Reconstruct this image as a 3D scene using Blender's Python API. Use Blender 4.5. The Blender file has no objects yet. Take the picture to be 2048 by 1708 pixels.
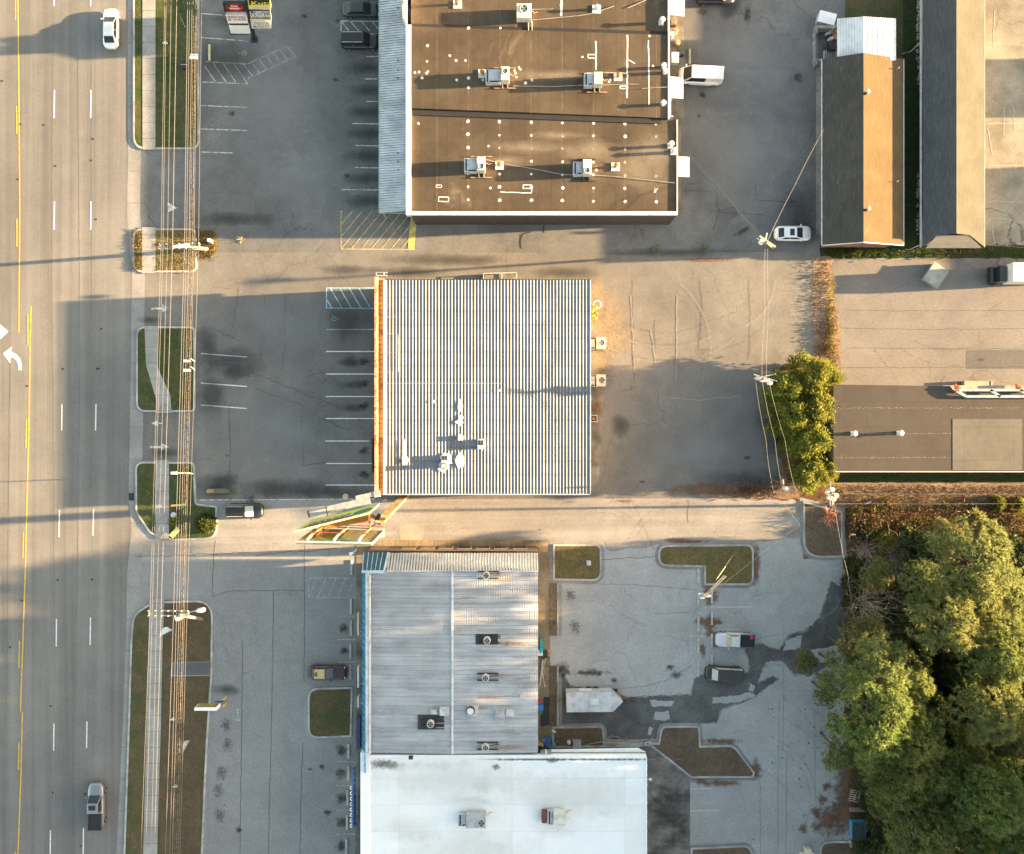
import bpy, math, random
from mathutils import Vector, Matrix
R = random.Random(7)
rad = math.radians
scene = bpy.context.scene

# ------------------------------------------------------------------ camera, world, sun, exposure
CH = 110.0                      # flying height of the drone
PXM = 16.0                      # photo pixels per metre at ground level
cam_d = bpy.data.cameras.new("camera")
cam = bpy.data.objects.new("camera", cam_d)
scene.collection.objects.link(cam)
cam.location = (0, 0, CH)
cam.rotation_euler = (0, 0, 0)
cam_d.sensor_width = 36
cam_d.lens = 36 * CH / 128.0
cam_d.clip_start = 1
cam_d.clip_end = 3000
scene.camera = cam

SUN_EL, SUN_AZ = 9.0, 2.9       # low winter sun just north of east (+x)
w = bpy.data.worlds.new("World"); scene.world = w; w.use_nodes = True
wn = w.node_tree
for n in list(wn.nodes): wn.nodes.remove(n)
sky = wn.nodes.new('ShaderNodeTexSky'); sky.sky_type = 'NISHITA'; sky.sun_disc = False
sky.sun_elevation = rad(SUN_EL); sky.sun_rotation = rad(90 - SUN_AZ)
sky.air_density = 1.0; sky.dust_density = 1.5; sky.ozone_density = 1.0
wb = wn.nodes.new('ShaderNodeMix'); wb.data_type = 'RGBA'; wb.blend_type = 'MULTIPLY'
wb.inputs[0].default_value = 1.0
wb.inputs[7].default_value = (1.0, 0.85, 0.68, 1)      # camera white balance set for open shade
bg = wn.nodes.new('ShaderNodeBackground'); bg.inputs['Strength'].default_value = 0.085
wo = wn.nodes.new('ShaderNodeOutputWorld')
wn.links.new(sky.outputs[0], wb.inputs[6]); wn.links.new(wb.outputs[2], bg.inputs['Color'])
wn.links.new(bg.outputs[0], wo.inputs[0])

sd = bpy.data.lights.new("sun", 'SUN'); sun = bpy.data.objects.new("sun", sd)
scene.collection.objects.link(sun)
sd.energy = 4.8; sd.angle = rad(0.55); sd.color = (1.0, 0.66, 0.33)
tosun = Vector((math.cos(rad(SUN_EL)) * math.cos(rad(SUN_AZ)), math.cos(rad(SUN_EL)) * math.sin(rad(SUN_AZ)), math.sin(rad(SUN_EL))))
sun.rotation_euler = tosun.to_track_quat('Z', 'Y').to_euler()
sun.location = (60, 0, 60)
vs = scene.view_settings
vs.view_transform = 'Standard'; vs.look = 'None'; vs.gamma = 1.0; vs.exposure = 3.38

# ------------------------------------------------------------------ helpers
def P(px, py, z=0.0):
    k = (CH - z) / CH
    return Vector(((px - 1024) / PXM * k, (854 - py) / PXM * k, z))

ORG = {}
def link(o): scene.collection.objects.link(o); return o
def meta(o, label=None, cat=None, group=None, kind=None):
    if label: o['label'] = label
    if cat: o['category'] = cat
    if group: o['group'] = group
    if kind: o['kind'] = kind
    return o
def thing(name, label, cat, loc=(0, 0, 0), rz=0, group=None):
    o = bpy.data.objects.new(name, None); link(o); o.location = loc; o.rotation_euler = (0, 0, rz)
    o.empty_display_size = .3
    ORG[o.name] = Vector(loc); return meta(o, label, cat, group)

class MB:
    def __init__(s): s.v = []; s.f = []; s.m = []; s.uv = []
    def face(s, pts, mi=0):
        i = len(s.v); s.v += [tuple(p) for p in pts]; s.f.append(tuple(range(i, i + len(pts)))); s.m.append(mi); return s
    def box(s, x0, y0, z0, x1, y1, z1, mi=0):
        i = len(s.v)
        s.v += [(x0,y0,z0),(x1,y0,z0),(x1,y1,z0),(x0,y1,z0),(x0,y0,z1),(x1,y0,z1),(x1,y1,z1),(x0,y1,z1)]
        for f in ((0,3,2,1),(4,5,6,7),(0,1,5,4),(1,2,6,5),(2,3,7,6),(3,0,4,7)):
            s.f.append(tuple(i + k for k in f)); s.m.append(mi)
        return s
    def bar(s, a, b, wd, ht, mi=0):
        # beam from a to b with rectangular section
        a = Vector(a); b = Vector(b); d = (b - a).normalized()
        up = Vector((0, 0, 1)) if abs(d.z) < .9 else Vector((1, 0, 0))
        sx = d.cross(up).normalized() * wd / 2; sy = sx.cross(d).normalized() * ht / 2
        i = len(s.v)
        for c in (a, b):
            for p in (c - sx - sy, c + sx - sy, c + sx + sy, c - sx + sy): s.v.append(tuple(p))
        for f in ((0,1,2,3),(7,6,5,4),(0,4,5,1),(1,5,6,2),(2,6,7,3),(3,7,4,0)):
            s.f.append(tuple(i + k for k in f)); s.m.append(mi)
        return s
    def cyl(s, cx, cy, z0, z1, r, n=16, r2=None, mi=0):
        r2 = r if r2 is None else r2; i = len(s.v)
        for z, q in ((z0, r), (z1, r2)):
            for k in range(n):
                a = 2 * math.pi * k / n; s.v.append((cx + q * math.cos(a), cy + q * math.sin(a), z))
        for k in range(n):
            s.f.append((i + k, i + (k + 1) % n, i + n + (k + 1) % n, i + n + k)); s.m.append(mi)
        s.f.append(tuple(i + n - 1 - k for k in range(n))); s.m.append(mi)
        s.f.append(tuple(i + n + k for k in range(n))); s.m.append(mi)
        return s
    def tube(s, pts, r, n=6, r2=None, mi=0):
        pts = [Vector(p) for p in pts]; m = len(pts); i = len(s.v)
        for j, p in enumerate(pts):
            d = (pts[min(j + 1, m - 1)] - pts[max(j - 1, 0)])
            d = d.normalized() if d.length > 1e-6 else Vector((0, 0, 1))
            up = Vector((0, 0, 1)) if abs(d.z) < .9 else Vector((1, 0, 0))
            a = d.cross(up).normalized(); b = a.cross(d).normalized()
            q = r if r2 is None else r + (r2 - r) * j / (m - 1)
            for k in range(n):
                t = 2 * math.pi * k / n; s.v.append(tuple(p + a * q * math.cos(t) + b * q * math.sin(t)))
        for j in range(m - 1):
            for k in range(n):
                s.f.append((i + j*n + k, i + j*n + (k+1) % n, i + (j+1)*n + (k+1) % n, i + (j+1)*n + k)); s.m.append(mi)
        if n > 3:
            s.f.append(tuple(i + n - 1 - k for k in range(n))); s.m.append(mi)
            s.f.append(tuple(i + (m - 1) * n + k for k in range(n))); s.m.append(mi)
        return s
    def prism(s, poly, z0, z1, mi=0, bottom=True):
        # poly: list of (x,y) world, any winding
        ar = sum(poly[k][0] * poly[(k+1) % len(poly)][1] - poly[(k+1) % len(poly)][0] * poly[k][1] for k in range(len(poly)))
        if ar < 0: poly = poly[::-1]
        n = len(poly); i = len(s.v)
        s.v += [(p[0], p[1], z0) for p in poly] + [(p[0], p[1], z1) for p in poly]
        for k in range(n):
            s.f.append((i + k, i + (k+1) % n, i + n + (k+1) % n, i + n + k)); s.m.append(mi)
        s.f.append(tuple(i + n + k for k in range(n))); s.m.append(mi)
        if bottom: s.f.append(tuple(i + n - 1 - k for k in range(n))); s.m.append(mi)
        return s
    def build(s, name, mats, parent=None, local=False, smooth=False, bevel=0, label=None):
        me = bpy.data.meshes.new(name)
        v = s.v
        if parent is not None and not local:
            og = ORG.get(parent.name, Vector((0, 0, 0))); v = [(p[0]-og.x, p[1]-og.y, p[2]-og.z) for p in v]
        me.from_pydata(v, [], s.f); 
        if not isinstance(mats, (list, tuple)): mats = [mats]
        for m in mats: me.materials.append(m)
        if len(mats) > 1: me.polygons.foreach_set('material_index', s.m)
        if smooth: me.polygons.foreach_set('use_smooth', [True] * len(me.polygons))
        if s.uv:
            ul = me.uv_layers.new(name='UVMap'); flat = [c for u in s.uv for c in u]; ul.data.foreach_set('uv', flat)
        me.update()
        o = bpy.data.objects.new(name, me); link(o)
        if parent is not None:
            o.parent = parent; ORG[o.name] = ORG.get(parent.name, Vector((0, 0, 0)))
        if bevel:
            b = o.modifiers.new('bevel', 'BEVEL'); b.width = bevel; b.segments = 2; b.limit_method = 'ANGLE'; b.angle_limit = rad(40)
        if label: o['label'] = label
        return o
def single(o, org, label, cat, group=None):
    # a thing that is one mesh: put its origin at its base
    org = Vector(org); o.data.transform(Matrix.Translation(-org)); o.location = org; ORG[o.name] = org
    return meta(o, label, cat, group)
def copy_tree(o, loc, rz=None, label=None, group=None, scale=None):
    c = o.copy(); link(c); c.location = loc
    if rz is not None: c.rotation_euler = (0, 0, rz)
    if scale: c.scale = scale if hasattr(scale, '__len__') else (scale,)*3
    if label: c['label'] = label
    if group: c['group'] = group
    for ch in list(o.children):
        d = ch.copy(); link(d); d.parent = c
        for g in list(ch.children):
            e = g.copy(); link(e); e.parent = d
    return c
ORD = 'first second third fourth fifth sixth seventh eighth ninth tenth eleventh twelfth thirteenth fourteenth fifteenth sixteenth seventeenth eighteenth nineteenth twentieth'.split()

def rpoly(pts, seg=7):
    # polygon in pixels with optional corner radius: (x, y[, r])
    out = []; n = len(pts)
    for k, p in enumerate(pts):
        r = p[2] if len(p) > 2 else 0
        if r == 0: out.append((p[0], p[1])); continue
        a = Vector(pts[k-1][:2]); b = Vector(p[:2]); c = Vector(pts[(k+1) % n][:2])
        u = (a - b).normalized(); v = (c - b).normalized()
        ang = math.acos(max(-1, min(1, u.dot(v))))
        t = min(r / math.tan(ang / 2), (a-b).length * .49, (c-b).length * .49)
        p0 = b + u * t; p1 = b + v * t
        for j in range(seg + 1):
            q = j / seg
            out.append(tuple((p0 * (1-q)**2 + b * 2*q*(1-q) + p1 * q*q)))
    return out
def inset(poly, d):
    # inset a pixel polygon by d pixels
    n = len(poly)
    ar = sum(poly[k][0]*poly[(k+1) % n][1] - poly[(k+1) % n][0]*poly[k][1] for k in range(n))
    sg = 1 if ar > 0 else -1
    out = []
    for k in range(n):
        a = Vector(poly[k-1]); b = Vector(poly[k]); c = Vector(poly[(k+1) % n])
        e1 = (b-a); e2 = (c-b)
        if e1.length < 1e-4 or e2.length < 1e-4: out.append(tuple(b)); continue
        n1 = Vector((-e1.y, e1.x)).normalized(); n2 = Vector((-e2.y, e2.x)).normalized()
        m = (n1 + n2)
        m = m.normalized() / max(.35, math.sqrt((1 + n1.dot(n2)) / 2)) if m.length > .1 else n1
        out.append(tuple(b + m * d * sg))
    return out
def jag(poly, amp=4, step=8, seed=1, closed=True):
    r = random.Random(seed); out = []; n = len(poly)
    for k in range(n if closed else n - 1):
        a = Vector(poly[k][:2]); b = Vector(poly[(k+1) % n][:2]); L = (b-a).length; m = max(1, int(L / step))
        nn = Vector((-(b-a).y, (b-a).x)).normalized() if L > 0 else Vector((0, 0))
        for j in range(m):
            out.append(tuple(a.lerp(b, j / m) + nn * r.gauss(0, amp * .6) + Vector((r.uniform(-1, 1), r.uniform(-1, 1))) * amp * .3))
    return out
def W(poly, z=0): return [tuple(P(p[0], p[1], z))[:2] for p in poly]
def sheet(name, poly, z, m, parent=None, kind='structure'):
    mb = MB(); pts = [tuple(P(p[0], p[1], 0))[:2] + (z,) for p in poly]
    ar = sum(pts[k][0]*pts[(k+1) % len(pts)][1] - pts[(k+1) % len(pts)][0]*pts[k][1] for k in range(len(pts)))
    if ar < 0: pts = pts[::-1]
    mb.face(pts); o = mb.build(name, m, parent)
    if parent is None and kind: o['kind'] = kind
    return o
def ribbon(mb, pts, wpx, z):
    # flat strip along pixel polyline, width in pixels
    pts = [Vector(p[:2]) for p in pts]; n = len(pts); L = []; Rr = []
    for k in range(n):
        d = (pts[min(k+1, n-1)] - pts[max(k-1, 0)]).normalized(); q = Vector((-d.y, d.x)) * (wpx / 2)
        L.append(P(*(pts[k] + q), 0)); Rr.append(P(*(pts[k] - q), 0))
    for k in range(n - 1):
        f = [(L[k].x, L[k].y, z), (Rr[k].x, Rr[k].y, z), (Rr[k+1].x, Rr[k+1].y, z), (L[k+1].x, L[k+1].y, z)]
        nz = (f[1][0]-f[0][0])*(f[2][1]-f[0][1]) - (f[1][1]-f[0][1])*(f[2][0]-f[0][0])
        if nz < 0: f = f[::-1]
        mb.face(f)

# ------------------------------------------------------------------ materials
def nodes(name):
    m = bpy.data.materials.new(name); m.use_nodes = True; t = m.node_tree
    b = t.nodes['Principled BSDF']; return m, t, b
def N(t, typ, **kw):
    n = t.nodes.new(typ)
    for k, v in kw.items(): setattr(n, k, v)
    return n
def coord(t, scale=(1, 1, 1), rot=(0, 0, 0), kind='geo'):
    if kind == 'geo': s = N(t, 'ShaderNodeNewGeometry').outputs['Position']
    elif kind == 'uv': s = N(t, 'ShaderNodeTexCoord').outputs['UV']
    else: s = N(t, 'ShaderNodeTexCoord').outputs['Object']
    mp = N(t, 'ShaderNodeMapping'); mp.inputs['Scale'].default_value = scale; mp.inputs['Rotation'].default_value = rot
    t.links.new(s, mp.inputs[0]); return mp.outputs[0]
def noise(t, vec, scale, detail=4, rough=.55, dist=0):
    n = N(t, 'ShaderNodeTexNoise'); n.inputs['Scale'].default_value = scale; n.inputs['Detail'].default_value = detail
    n.inputs['Roughness'].default_value = rough; n.inputs['Distortion'].default_value = dist
    t.links.new(vec, n.inputs['Vector']); return n.outputs['Fac']
def ramp(t, fac, a, b, lo=(0, 0, 0, 1), hi=(1, 1, 1, 1)):
    r = N(t, 'ShaderNodeMapRange'); r.inputs['From Min'].default_value = a; r.inputs['From Max'].default_value = b
    t.links.new(fac, r.inputs['Value']); return r.outputs[0]
def mixc(t, fac, a, b, mode='MIX'):
    m = N(t, 'ShaderNodeMix', data_type='RGBA', blend_type=mode)
    for sock, v in ((m.inputs[0], fac), (m.inputs[6], a), (m.inputs[7], b)):
        if isinstance(v, (int, float)): sock.default_value = v
        elif isinstance(v, tuple): sock.default_value = v if len(v) == 4 else v + (1,)
        else: t.links.new(v, sock)
    return m.outputs[2]
def mathn(t, op, a, b=None):
    m = N(t, 'ShaderNodeMath', operation=op)
    for i, v in enumerate((a, b)):
        if v is None: continue
        if isinstance(v, (int, float)): m.inputs[i].default_value = v
        else: t.links.new(v, m.inputs[i])
    return m.outputs[0]
def grey(t, f, k0, k1):
    # factor -> multiplier grey between k0..k1
    return mixc(t, f, (k0, k0, k0), (k1, k1, k1))
def bumpn(t, b, h, strength=.3, dist=.05):
    n = N(t, 'ShaderNodeBump'); n.inputs['Strength'].default_value = strength; n.inputs['Distance'].default_value = dist
    t.links.new(h, n.inputs['Height']); t.links.new(n.outputs[0], b.inputs['Normal'])
_mc = {}
def M(name, c=(.5, .5, .5), rough=.7, metal=0.0, var=.12, scale=1.5, c2=None, fine=.08, kind='geo', spec=.5, coat=0, emis=None, patch=(.45, .62)):
    if name in _mc: return _mc[name]
    m, t, b = nodes(name)
    v = coord(t, kind=kind)
    f = noise(t, v, scale, 6)
    c2 = c2 or tuple(x * (1 - var * 2) for x in c)
    col = mixc(t, ramp(t, f, *patch), tuple(x * (1 + var * .5) for x in c), c2)
    if fine:
        g = noise(t, v, 14, 3); col = mixc(t, 1.0, col, grey(t, ramp(t, g, .3, .7), 1 - fine, 1 + fine), 'MULTIPLY')
    t.links.new(col, b.inputs['Base Color']); b.inputs['Roughness'].default_value = rough; b.inputs['Metallic'].default_value = metal
    b.inputs['Specular IOR Level'].default_value = spec; b.inputs['Coat Weight'].default_value = coat
    _mc[name] = m; return m
def asphalt(name, c, c2, streak=None, mott=.2, fine=.16, crack=.5, big=.06, rough=.9, joints=None):
    m, t, b = nodes(name); v = coord(t)
    f = noise(t, v, big, 8, .6)
    col = mixc(t, ramp(t, f, .42, .6), c, c2)
    f2 = noise(t, v, .45, 7, .65); col = mixc(t, 1.0, col, grey(t, ramp(t, f2, .3, .7), 1 - mott, 1 + mott), 'MULTIPLY')
    f3 = noise(t, v, 3.2, 6, .75); col = mixc(t, 1.0, col, grey(t, ramp(t, f3, .32, .68), 1 - fine, 1 + fine), 'MULTIPLY')
    # small dark pitting
    f4 = noise(t, v, 9, 3, .6); col = mixc(t, mathn(t, 'MULTIPLY', ramp(t, f4, .62, .72), .35), col, tuple(x*.45 for x in c))
    if streak:
        vs_ = coord(t, scale=streak); s = noise(t, vs_, 1, 4, .6)
        col = mixc(t, 1.0, col, grey(t, ramp(t, s, .3, .7), .76, 1.2), 'MULTIPLY')
    if crack:
        d = noise(t, v, .5, 4, .6)
        vm = N(t, 'ShaderNodeVectorMath', operation='MULTIPLY_ADD'); vm.inputs[1].default_value = (1.6,)*3
        t.links.new(N(t, 'ShaderNodeTexNoise').outputs['Color'], vm.inputs[0]); t.links.new(v, vm.inputs[2])
        t.links.new(v, vm.inputs[0].links[0].from_node.inputs['Vector']); vm.inputs[0].links[0].from_node.inputs['Scale'].default_value = .6
        vo = N(t, 'ShaderNodeTexVoronoi', feature='DISTANCE_TO_EDGE'); vo.inputs['Scale'].default_value = .13
        t.links.new(vm.outputs[0], vo.inputs['Vector'])
        ln = ramp(t, vo.outputs['Distance'], .010, .003)
        mk = ramp(t, noise(t, v, .09, 3), .5, .56)
        col = mixc(t, mathn(t, 'MULTIPLY', mathn(t, 'MULTIPLY', ln, mk), crack), col, tuple(x*.35 for x in c))
    if joints:
        br = N(t, 'ShaderNodeTexBrick'); br.offset = 0; br.inputs['Scale'].default_value = 1
        br.inputs['Brick Width'].default_value = joints[0]; br.inputs['Row Height'].default_value = joints[1]; br.inputs['Mortar Size'].default_value = joints[2]
        br.inputs['Color1'].default_value = (1, 1, 1, 1); br.inputs['Color2'].default_value = (.93, .93, .93, 1); br.inputs['Mortar'].default_value = (.55, .55, .55, 1)
        t.links.new(v, br.inputs['Vector']); col = mixc(t, 1.0, col, br.outputs['Color'], 'MULTIPLY')
    t.links.new(col, b.inputs['Base Color']); b.inputs['Roughness'].default_value = rough; b.inputs['Specular IOR Level'].default_value = .25
    bumpn(t, b, f4, .25, .01)
    return m
def ground_cover(name, cols, scale=1.2, fine=.45, bump=.8):
    # mottled grass / litter: three colours
    m, t, b = nodes(name); v = coord(t)
    f = noise(t, v, scale*.25, 5, .6); g = noise(t, v, scale*.9, 6, .75); h = noise(t, v, scale*2.6, 6, .85)
    col = mixc(t, ramp(t, f, .4, .6), cols[0], cols[1]); col = mixc(t, ramp(t, g, .5, .68), col, cols[2])
    col = mixc(t, 1.0, col, grey(t, ramp(t, h, .3, .7), 1 - fine, 1 + fine), 'MULTIPLY')
    t.links.new(col, b.inputs['Base Color']); b.inputs['Roughness'].default_value = 1; b.inputs['Specular IOR Level'].default_value = .1
    bumpn(t, b, h, bump, .08); return m
def foliage(name, c1, c2, c3, trans=.32):
    m, t, b = nodes(name)
    geo = N(t, 'ShaderNodeNewGeometry'); oi = N(t, 'ShaderNodeObjectInfo')
    v = coord(t, kind='obj'); f = noise(t, v, .7, 3)
    col = mixc(t, ramp(t, f, .38, .62), c1, c2)
    col = mixc(t, ramp(t, geo.outputs['Random Per Island'], .55, 1.0), col, c3)
    hs = N(t, 'ShaderNodeHueSaturation'); t.links.new(col, hs.inputs['Color'])
    t.links.new(mathn(t, 'ADD', mathn(t, 'MULTIPLY', oi.outputs['Random'], .035), .483), hs.inputs['Hue'])
    t.links.new(mathn(t, 'ADD', mathn(t, 'MULTIPLY', oi.outputs['Random'], .4), .8), hs.inputs['Value'])
    t.links.new(hs.outputs[0], b.inputs['Base Color']); b.inputs['Roughness'].default_value = .65
    b.inputs['Specular IOR Level'].default_value = .2
    tr = N(t, 'ShaderNodeBsdfTranslucent'); t.links.new(hs.outputs[0], tr.inputs['Color'])
    mx = N(t, 'ShaderNodeMixShader'); mx.inputs[0].default_value = trans
    t.links.new(b.outputs[0], mx.inputs[1]); t.links.new(tr.outputs[0], mx.inputs[2])
    t.links.new(mx.outputs[0], t.nodes['Material Output'].inputs[0]); return m
def stain_mat(name, c, strength=.7, nz=.9, sc=1.3):
    # irregular soft-edged stain lying on paving, round its own centre
    m, t, b = nodes(name)
    uv = coord(t, kind='uv'); ln = N(t, 'ShaderNodeVectorMath', operation='LENGTH')
    sb = N(t, 'ShaderNodeVectorMath', operation='SUBTRACT'); sb.inputs[1].default_value = (.5, .5, 0)
    t.links.new(uv, sb.inputs[0]); t.links.new(sb.outputs[0], ln.inputs[0])
    n = noise(t, coord(t), sc, 7, .7)
    r = mathn(t, 'ADD', mathn(t, 'MULTIPLY', ln.outputs['Value'], 2), mathn(t, 'MULTIPLY', mathn(t, 'SUBTRACT', n, .5), nz * 2))
    a = mathn(t, 'MULTIPLY', ramp(t, r, .85, .15), strength)
    edge = ramp(t, ln.outputs['Value'], .5, .44)
    a = mathn(t, 'MULTIPLY', a, edge)
    b.inputs['Base Color'].default_value = c + (1,); b.inputs['Roughness'].default_value = .85
    t.links.new(a, b.inputs['Alpha']); return m
class Decals:
    def __init__(s): s.mb = MB()
    def add(s, px, py, rx, ry, z=.03, rot=0):
        z = z + .0005 * len(s.mb.f); c = P(px, py); ca, sa = math.cos(rad(rot)), math.sin(rad(rot)); q = []
        for u, v in ((-1, -1), (1, -1), (1, 1), (-1, 1)):
            x, y = u * rx / PXM, v * ry / PXM; q.append((c.x + x*ca - y*sa, c.y + x*sa + y*ca, z))
        s.mb.face(q); s.mb.uv += [(0, 0), (1, 0), (1, 1), (0, 1)]
        return s
# ------------------------------------------------------------------ ground materials
A_road = asphalt('road_asphalt', (.19, .185, .175), (.155, .152, .148), streak=(.75, .012, 1), mott=.07, fine=.11, crack=0, big=.05)
A_north = asphalt('north_lot_asphalt', (.165, .166, .163), (.115, .118, .118), mott=.16, crack=.5, big=.07)
A_mid = asphalt('middle_lot_asphalt', (.18, .171, .158), (.135, .13, .122), mott=.12, crack=.35, big=.05)
A_drive = asphalt('drive_concrete', (.275, .265, .252), (.235, .226, .215), mott=.09, crack=.4, streak=(.02, .5, 1))
A_sw = asphalt('southwest_lot_asphalt', (.24, .24, .237), (.205, .205, .205), mott=.09, crack=.25)
A_se = asphalt('southeast_lot_concrete', (.37, .37, .365), (.30, .30, .298), mott=.1, crack=.28, big=.05)
A_east = asphalt('east_lot_asphalt', (.20, .188, .176), (.16, .15, .142), mott=.1, crack=.5)
A_far = asphalt('far_lot_concrete', (.27, .25, .2), (.17, .16, .13), mott=.2, crack=.8, big=.12)
A_wet = asphalt('wet_asphalt', (.12, .12, .118), (.085, .085, .085), mott=.25, fine=.25, crack=0, rough=.5, big=.3)
A_damp = asphalt('damp_concrete', (.25, .25, .247), (.19, .19, .19), mott=.2, crack=0, big=.4)
A_patch = asphalt('asphalt_patch', (.12, .115, .115), (.1, .1, .1), crack=0, mott=.1)
Conc = asphalt('concrete_walk', (.33, .325, .31), (.27, .265, .25), mott=.14, crack=0, big=.3, joints=(30, 2.0, .035))
ConcG = asphalt('concrete_gutter', (.27, .27, .265), (.23, .23, .225), mott=.12, crack=0, big=.2, joints=(40, 4.0, .03))
ConcT = asphalt('tan_concrete', (.28, .22, .15), (.2, .155, .1), mott=.2, crack=0, big=.3, joints=(1.62, 30, .04))
ConcD = asphalt('dirty_concrete', (.22, .2, .17), (.12, .11, .09), mott=.3, crack=.3, big=.4)
Kerb = asphalt('kerb_concrete', (.42, .41, .39), (.27, .265, .25), mott=.2, crack=0, big=.5)
Grass1 = ground_cover('verge_grass', [(.04, .065, .022), (.07, .075, .035), (.11, .088, .052)], scale=1.6)
Grass2 = ground_cover('dry_verge_grass', [(.07, .078, .034), (.115, .09, .052), (.085, .065, .038)], scale=1.6)
Grass3 = ground_cover('brown_turf', [(.15, .112, .08), (.11, .085, .062), (.125, .11, .065)])
Grass4 = ground_cover('golden_turf', [(.16, .125, .055), (.12, .11, .052), (.09, .085, .042)])
Mulch = ground_cover('mulch_dirt', [(.18, .125, .085), (.25, .19, .14), (.11, .08, .06)])
Litter = ground_cover('leaf_litter', [(.085, .055, .032), (.14, .085, .045), (.04, .03, .022)], scale=1.0, fine=.5)
DarkG = ground_cover('dark_grass', [(.03, .055, .018), (.045, .05, .025), (.03, .03, .02)])
White = M('road_white_paint', (.74, .74, .72), var=.1, scale=2.5, fine=.15)
FWhite = M('faded_white_paint', (.50, .51, .50), c2=(.22, .22, .22), scale=2.2, fine=.2, patch=(.48, .6))
Yel = M('road_yellow_paint', (.62, .40, .05), c2=(.4, .27, .07), scale=2, fine=.15, patch=(.5, .65))
FYel = M('faded_yellow_paint', (.52, .42, .12), c2=(.3, .25, .11), scale=1.5, fine=.3)
FBlue = M('faded_blue_paint', (.30, .52, .62), c2=(.2, .35, .42), scale=2, fine=.2)

# ------------------------------------------------------------------ ground sheets
def rect(x0, y0, x1, y1): return [(x0, y0), (x1, y0), (x1, y1), (x0, y1)]
sheet('ground', rect(-9000, -9000, 12000, 12000), -.03, Grass2)
redge = [(256, -1500), (256, 300), (254, 430), (264, 540), (262, 700), (260, 850), (257, 1000), (263, 1060), (254, 1150), (252, 1281), (246, 1450), (240, 1560), (233, 1708), (205, 3200)]
sheet('road', redge + [(-700, 3200), (-700, -1500)], .0, A_road)
gut = [(a, b) for a, b in redge] + [(p[0] + (26 if -500 < p[1] < 1290 else 11), p[1]) for p in redge[::-1]]
sheet('gutter', gut, .006, ConcG)
road = bpy.data.objects['road']
nl = sheet('north_lot', [(267, -900), (1690, -900), (1690, 503), (1240, 505), (267, 505)], .002, A_north)
ml = sheet('middle_lot', [(267, 505), (1240, 505), (1640, 503), (1668, 512), (1668, 1000), (267, 1000)], .0, A_mid)
dl = sheet('drive_lane', [(267, 1000), (1610, 996), (1612, 1072)] + jag([(1612, 1072), (1500, 1088), (1315, 1092), (1205, 1102)], 3, 9, 77, closed=False) + [(1205, 1085), (725, 1085), (725, 1120), (267, 1125)], .004, A_drive)
sl = sheet('southwest_lot', [(267, 1125), (725, 1118), (725, 3000), (240, 3000)], .002, A_sw)
el = sheet('southeast_lot', [(1100, 1070), (1612, 1060), (1700, 1060), (1712, 1500), (1730, 3000), (1100, 3000)], .002, A_se)
eastl = sheet('east_lot', jag(rect(1664, 516, 2700, 772), 1.5, 10, 3), .006, A_east)
farl = sheet('far_lot', rect(1966, -500, 3200, 500), .006, A_far)
sheet('grass_strip', rect(1806, -600, 1970, 500), .003, DarkG)
sheet('grass_strip', jag(rect(1640, 490, 2700, 516), 2, 9, 5), .009, DarkG)
sheet('dirt_bank', jag([(1625, 512), (1665, 512), (1668, 600), (1682, 690), (1680, 730), (1640, 760), (1628, 700), (1622, 620)], 2, 8, 8), .012, Mulch)
sheet('dirt_strip', rect(1640, 770, 2700, 965), -.006, DarkG)
sheet('dirt_strip', jag([(1606, 965), (2700, 965), (2700, 1030), (1760, 1012), (1690, 1020), (1690, 1118), (1606, 1118)], 1.5, 12, 4), .008, Mulch)
sheet('forest_floor', jag([(1690, 1018), (1760, 1010), (2700, 1020), (2700, 3000), (1720, 3000), (1700, 1600), (1690, 1400), (1692, 1200)], 4, 14, 9), .016, Litter)
# planted beds under the shrubs along the middle lot
sheet('mulch_bed', jag([(1545, 740), (1668, 700), (1668, 1000), (1500, 1000), (1600, 985), (1570, 950), (1540, 850)], 3, 10, 12), .011, Litter)
sheet('mulch_bed', jag([(1400, 974), (1500, 970), (1600, 985), (1600, 998), (1400, 996)], 2, 8, 13), .013, Mulch)
# concrete walks and aprons
sheet('sidewalk', rect(713, 1080, 1100, 1112), .05, ConcT)
sheet('sidewalk', [(713, 1112), (726, 1112), (722, 3000), (706, 3000)], .045, ConcD)
sheet('sidewalk', rect(1074, 1112, 1100, 1500), .045, ConcT)
sheet('sidewalk', rect(1333, -300, 1368, 240), .03, ConcD)
sheet('sidewalk', rect(1350, 240, 1362, 430), .03, ConcD)
sheet('sidewalk', rect(1632, 120, 1652, 470), .03, Conc)
sheet('concrete_apron', [(1280, 1490), (1302, 1495), (1380, 1556), (1380, 2400), (1290, 2400)], .03, asphalt('stained_apron', (.20, .19, .175), (.07, .065, .06), mott=.35, fine=.2, crack=0, big=.22, streak=(.12, .9, 1)))
sheet('rear_walk', [(1178, 558), (1205, 565), (1212, 640), (1206, 820), (1198, 960), (1178, 988)], .02, ConcD)

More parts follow.
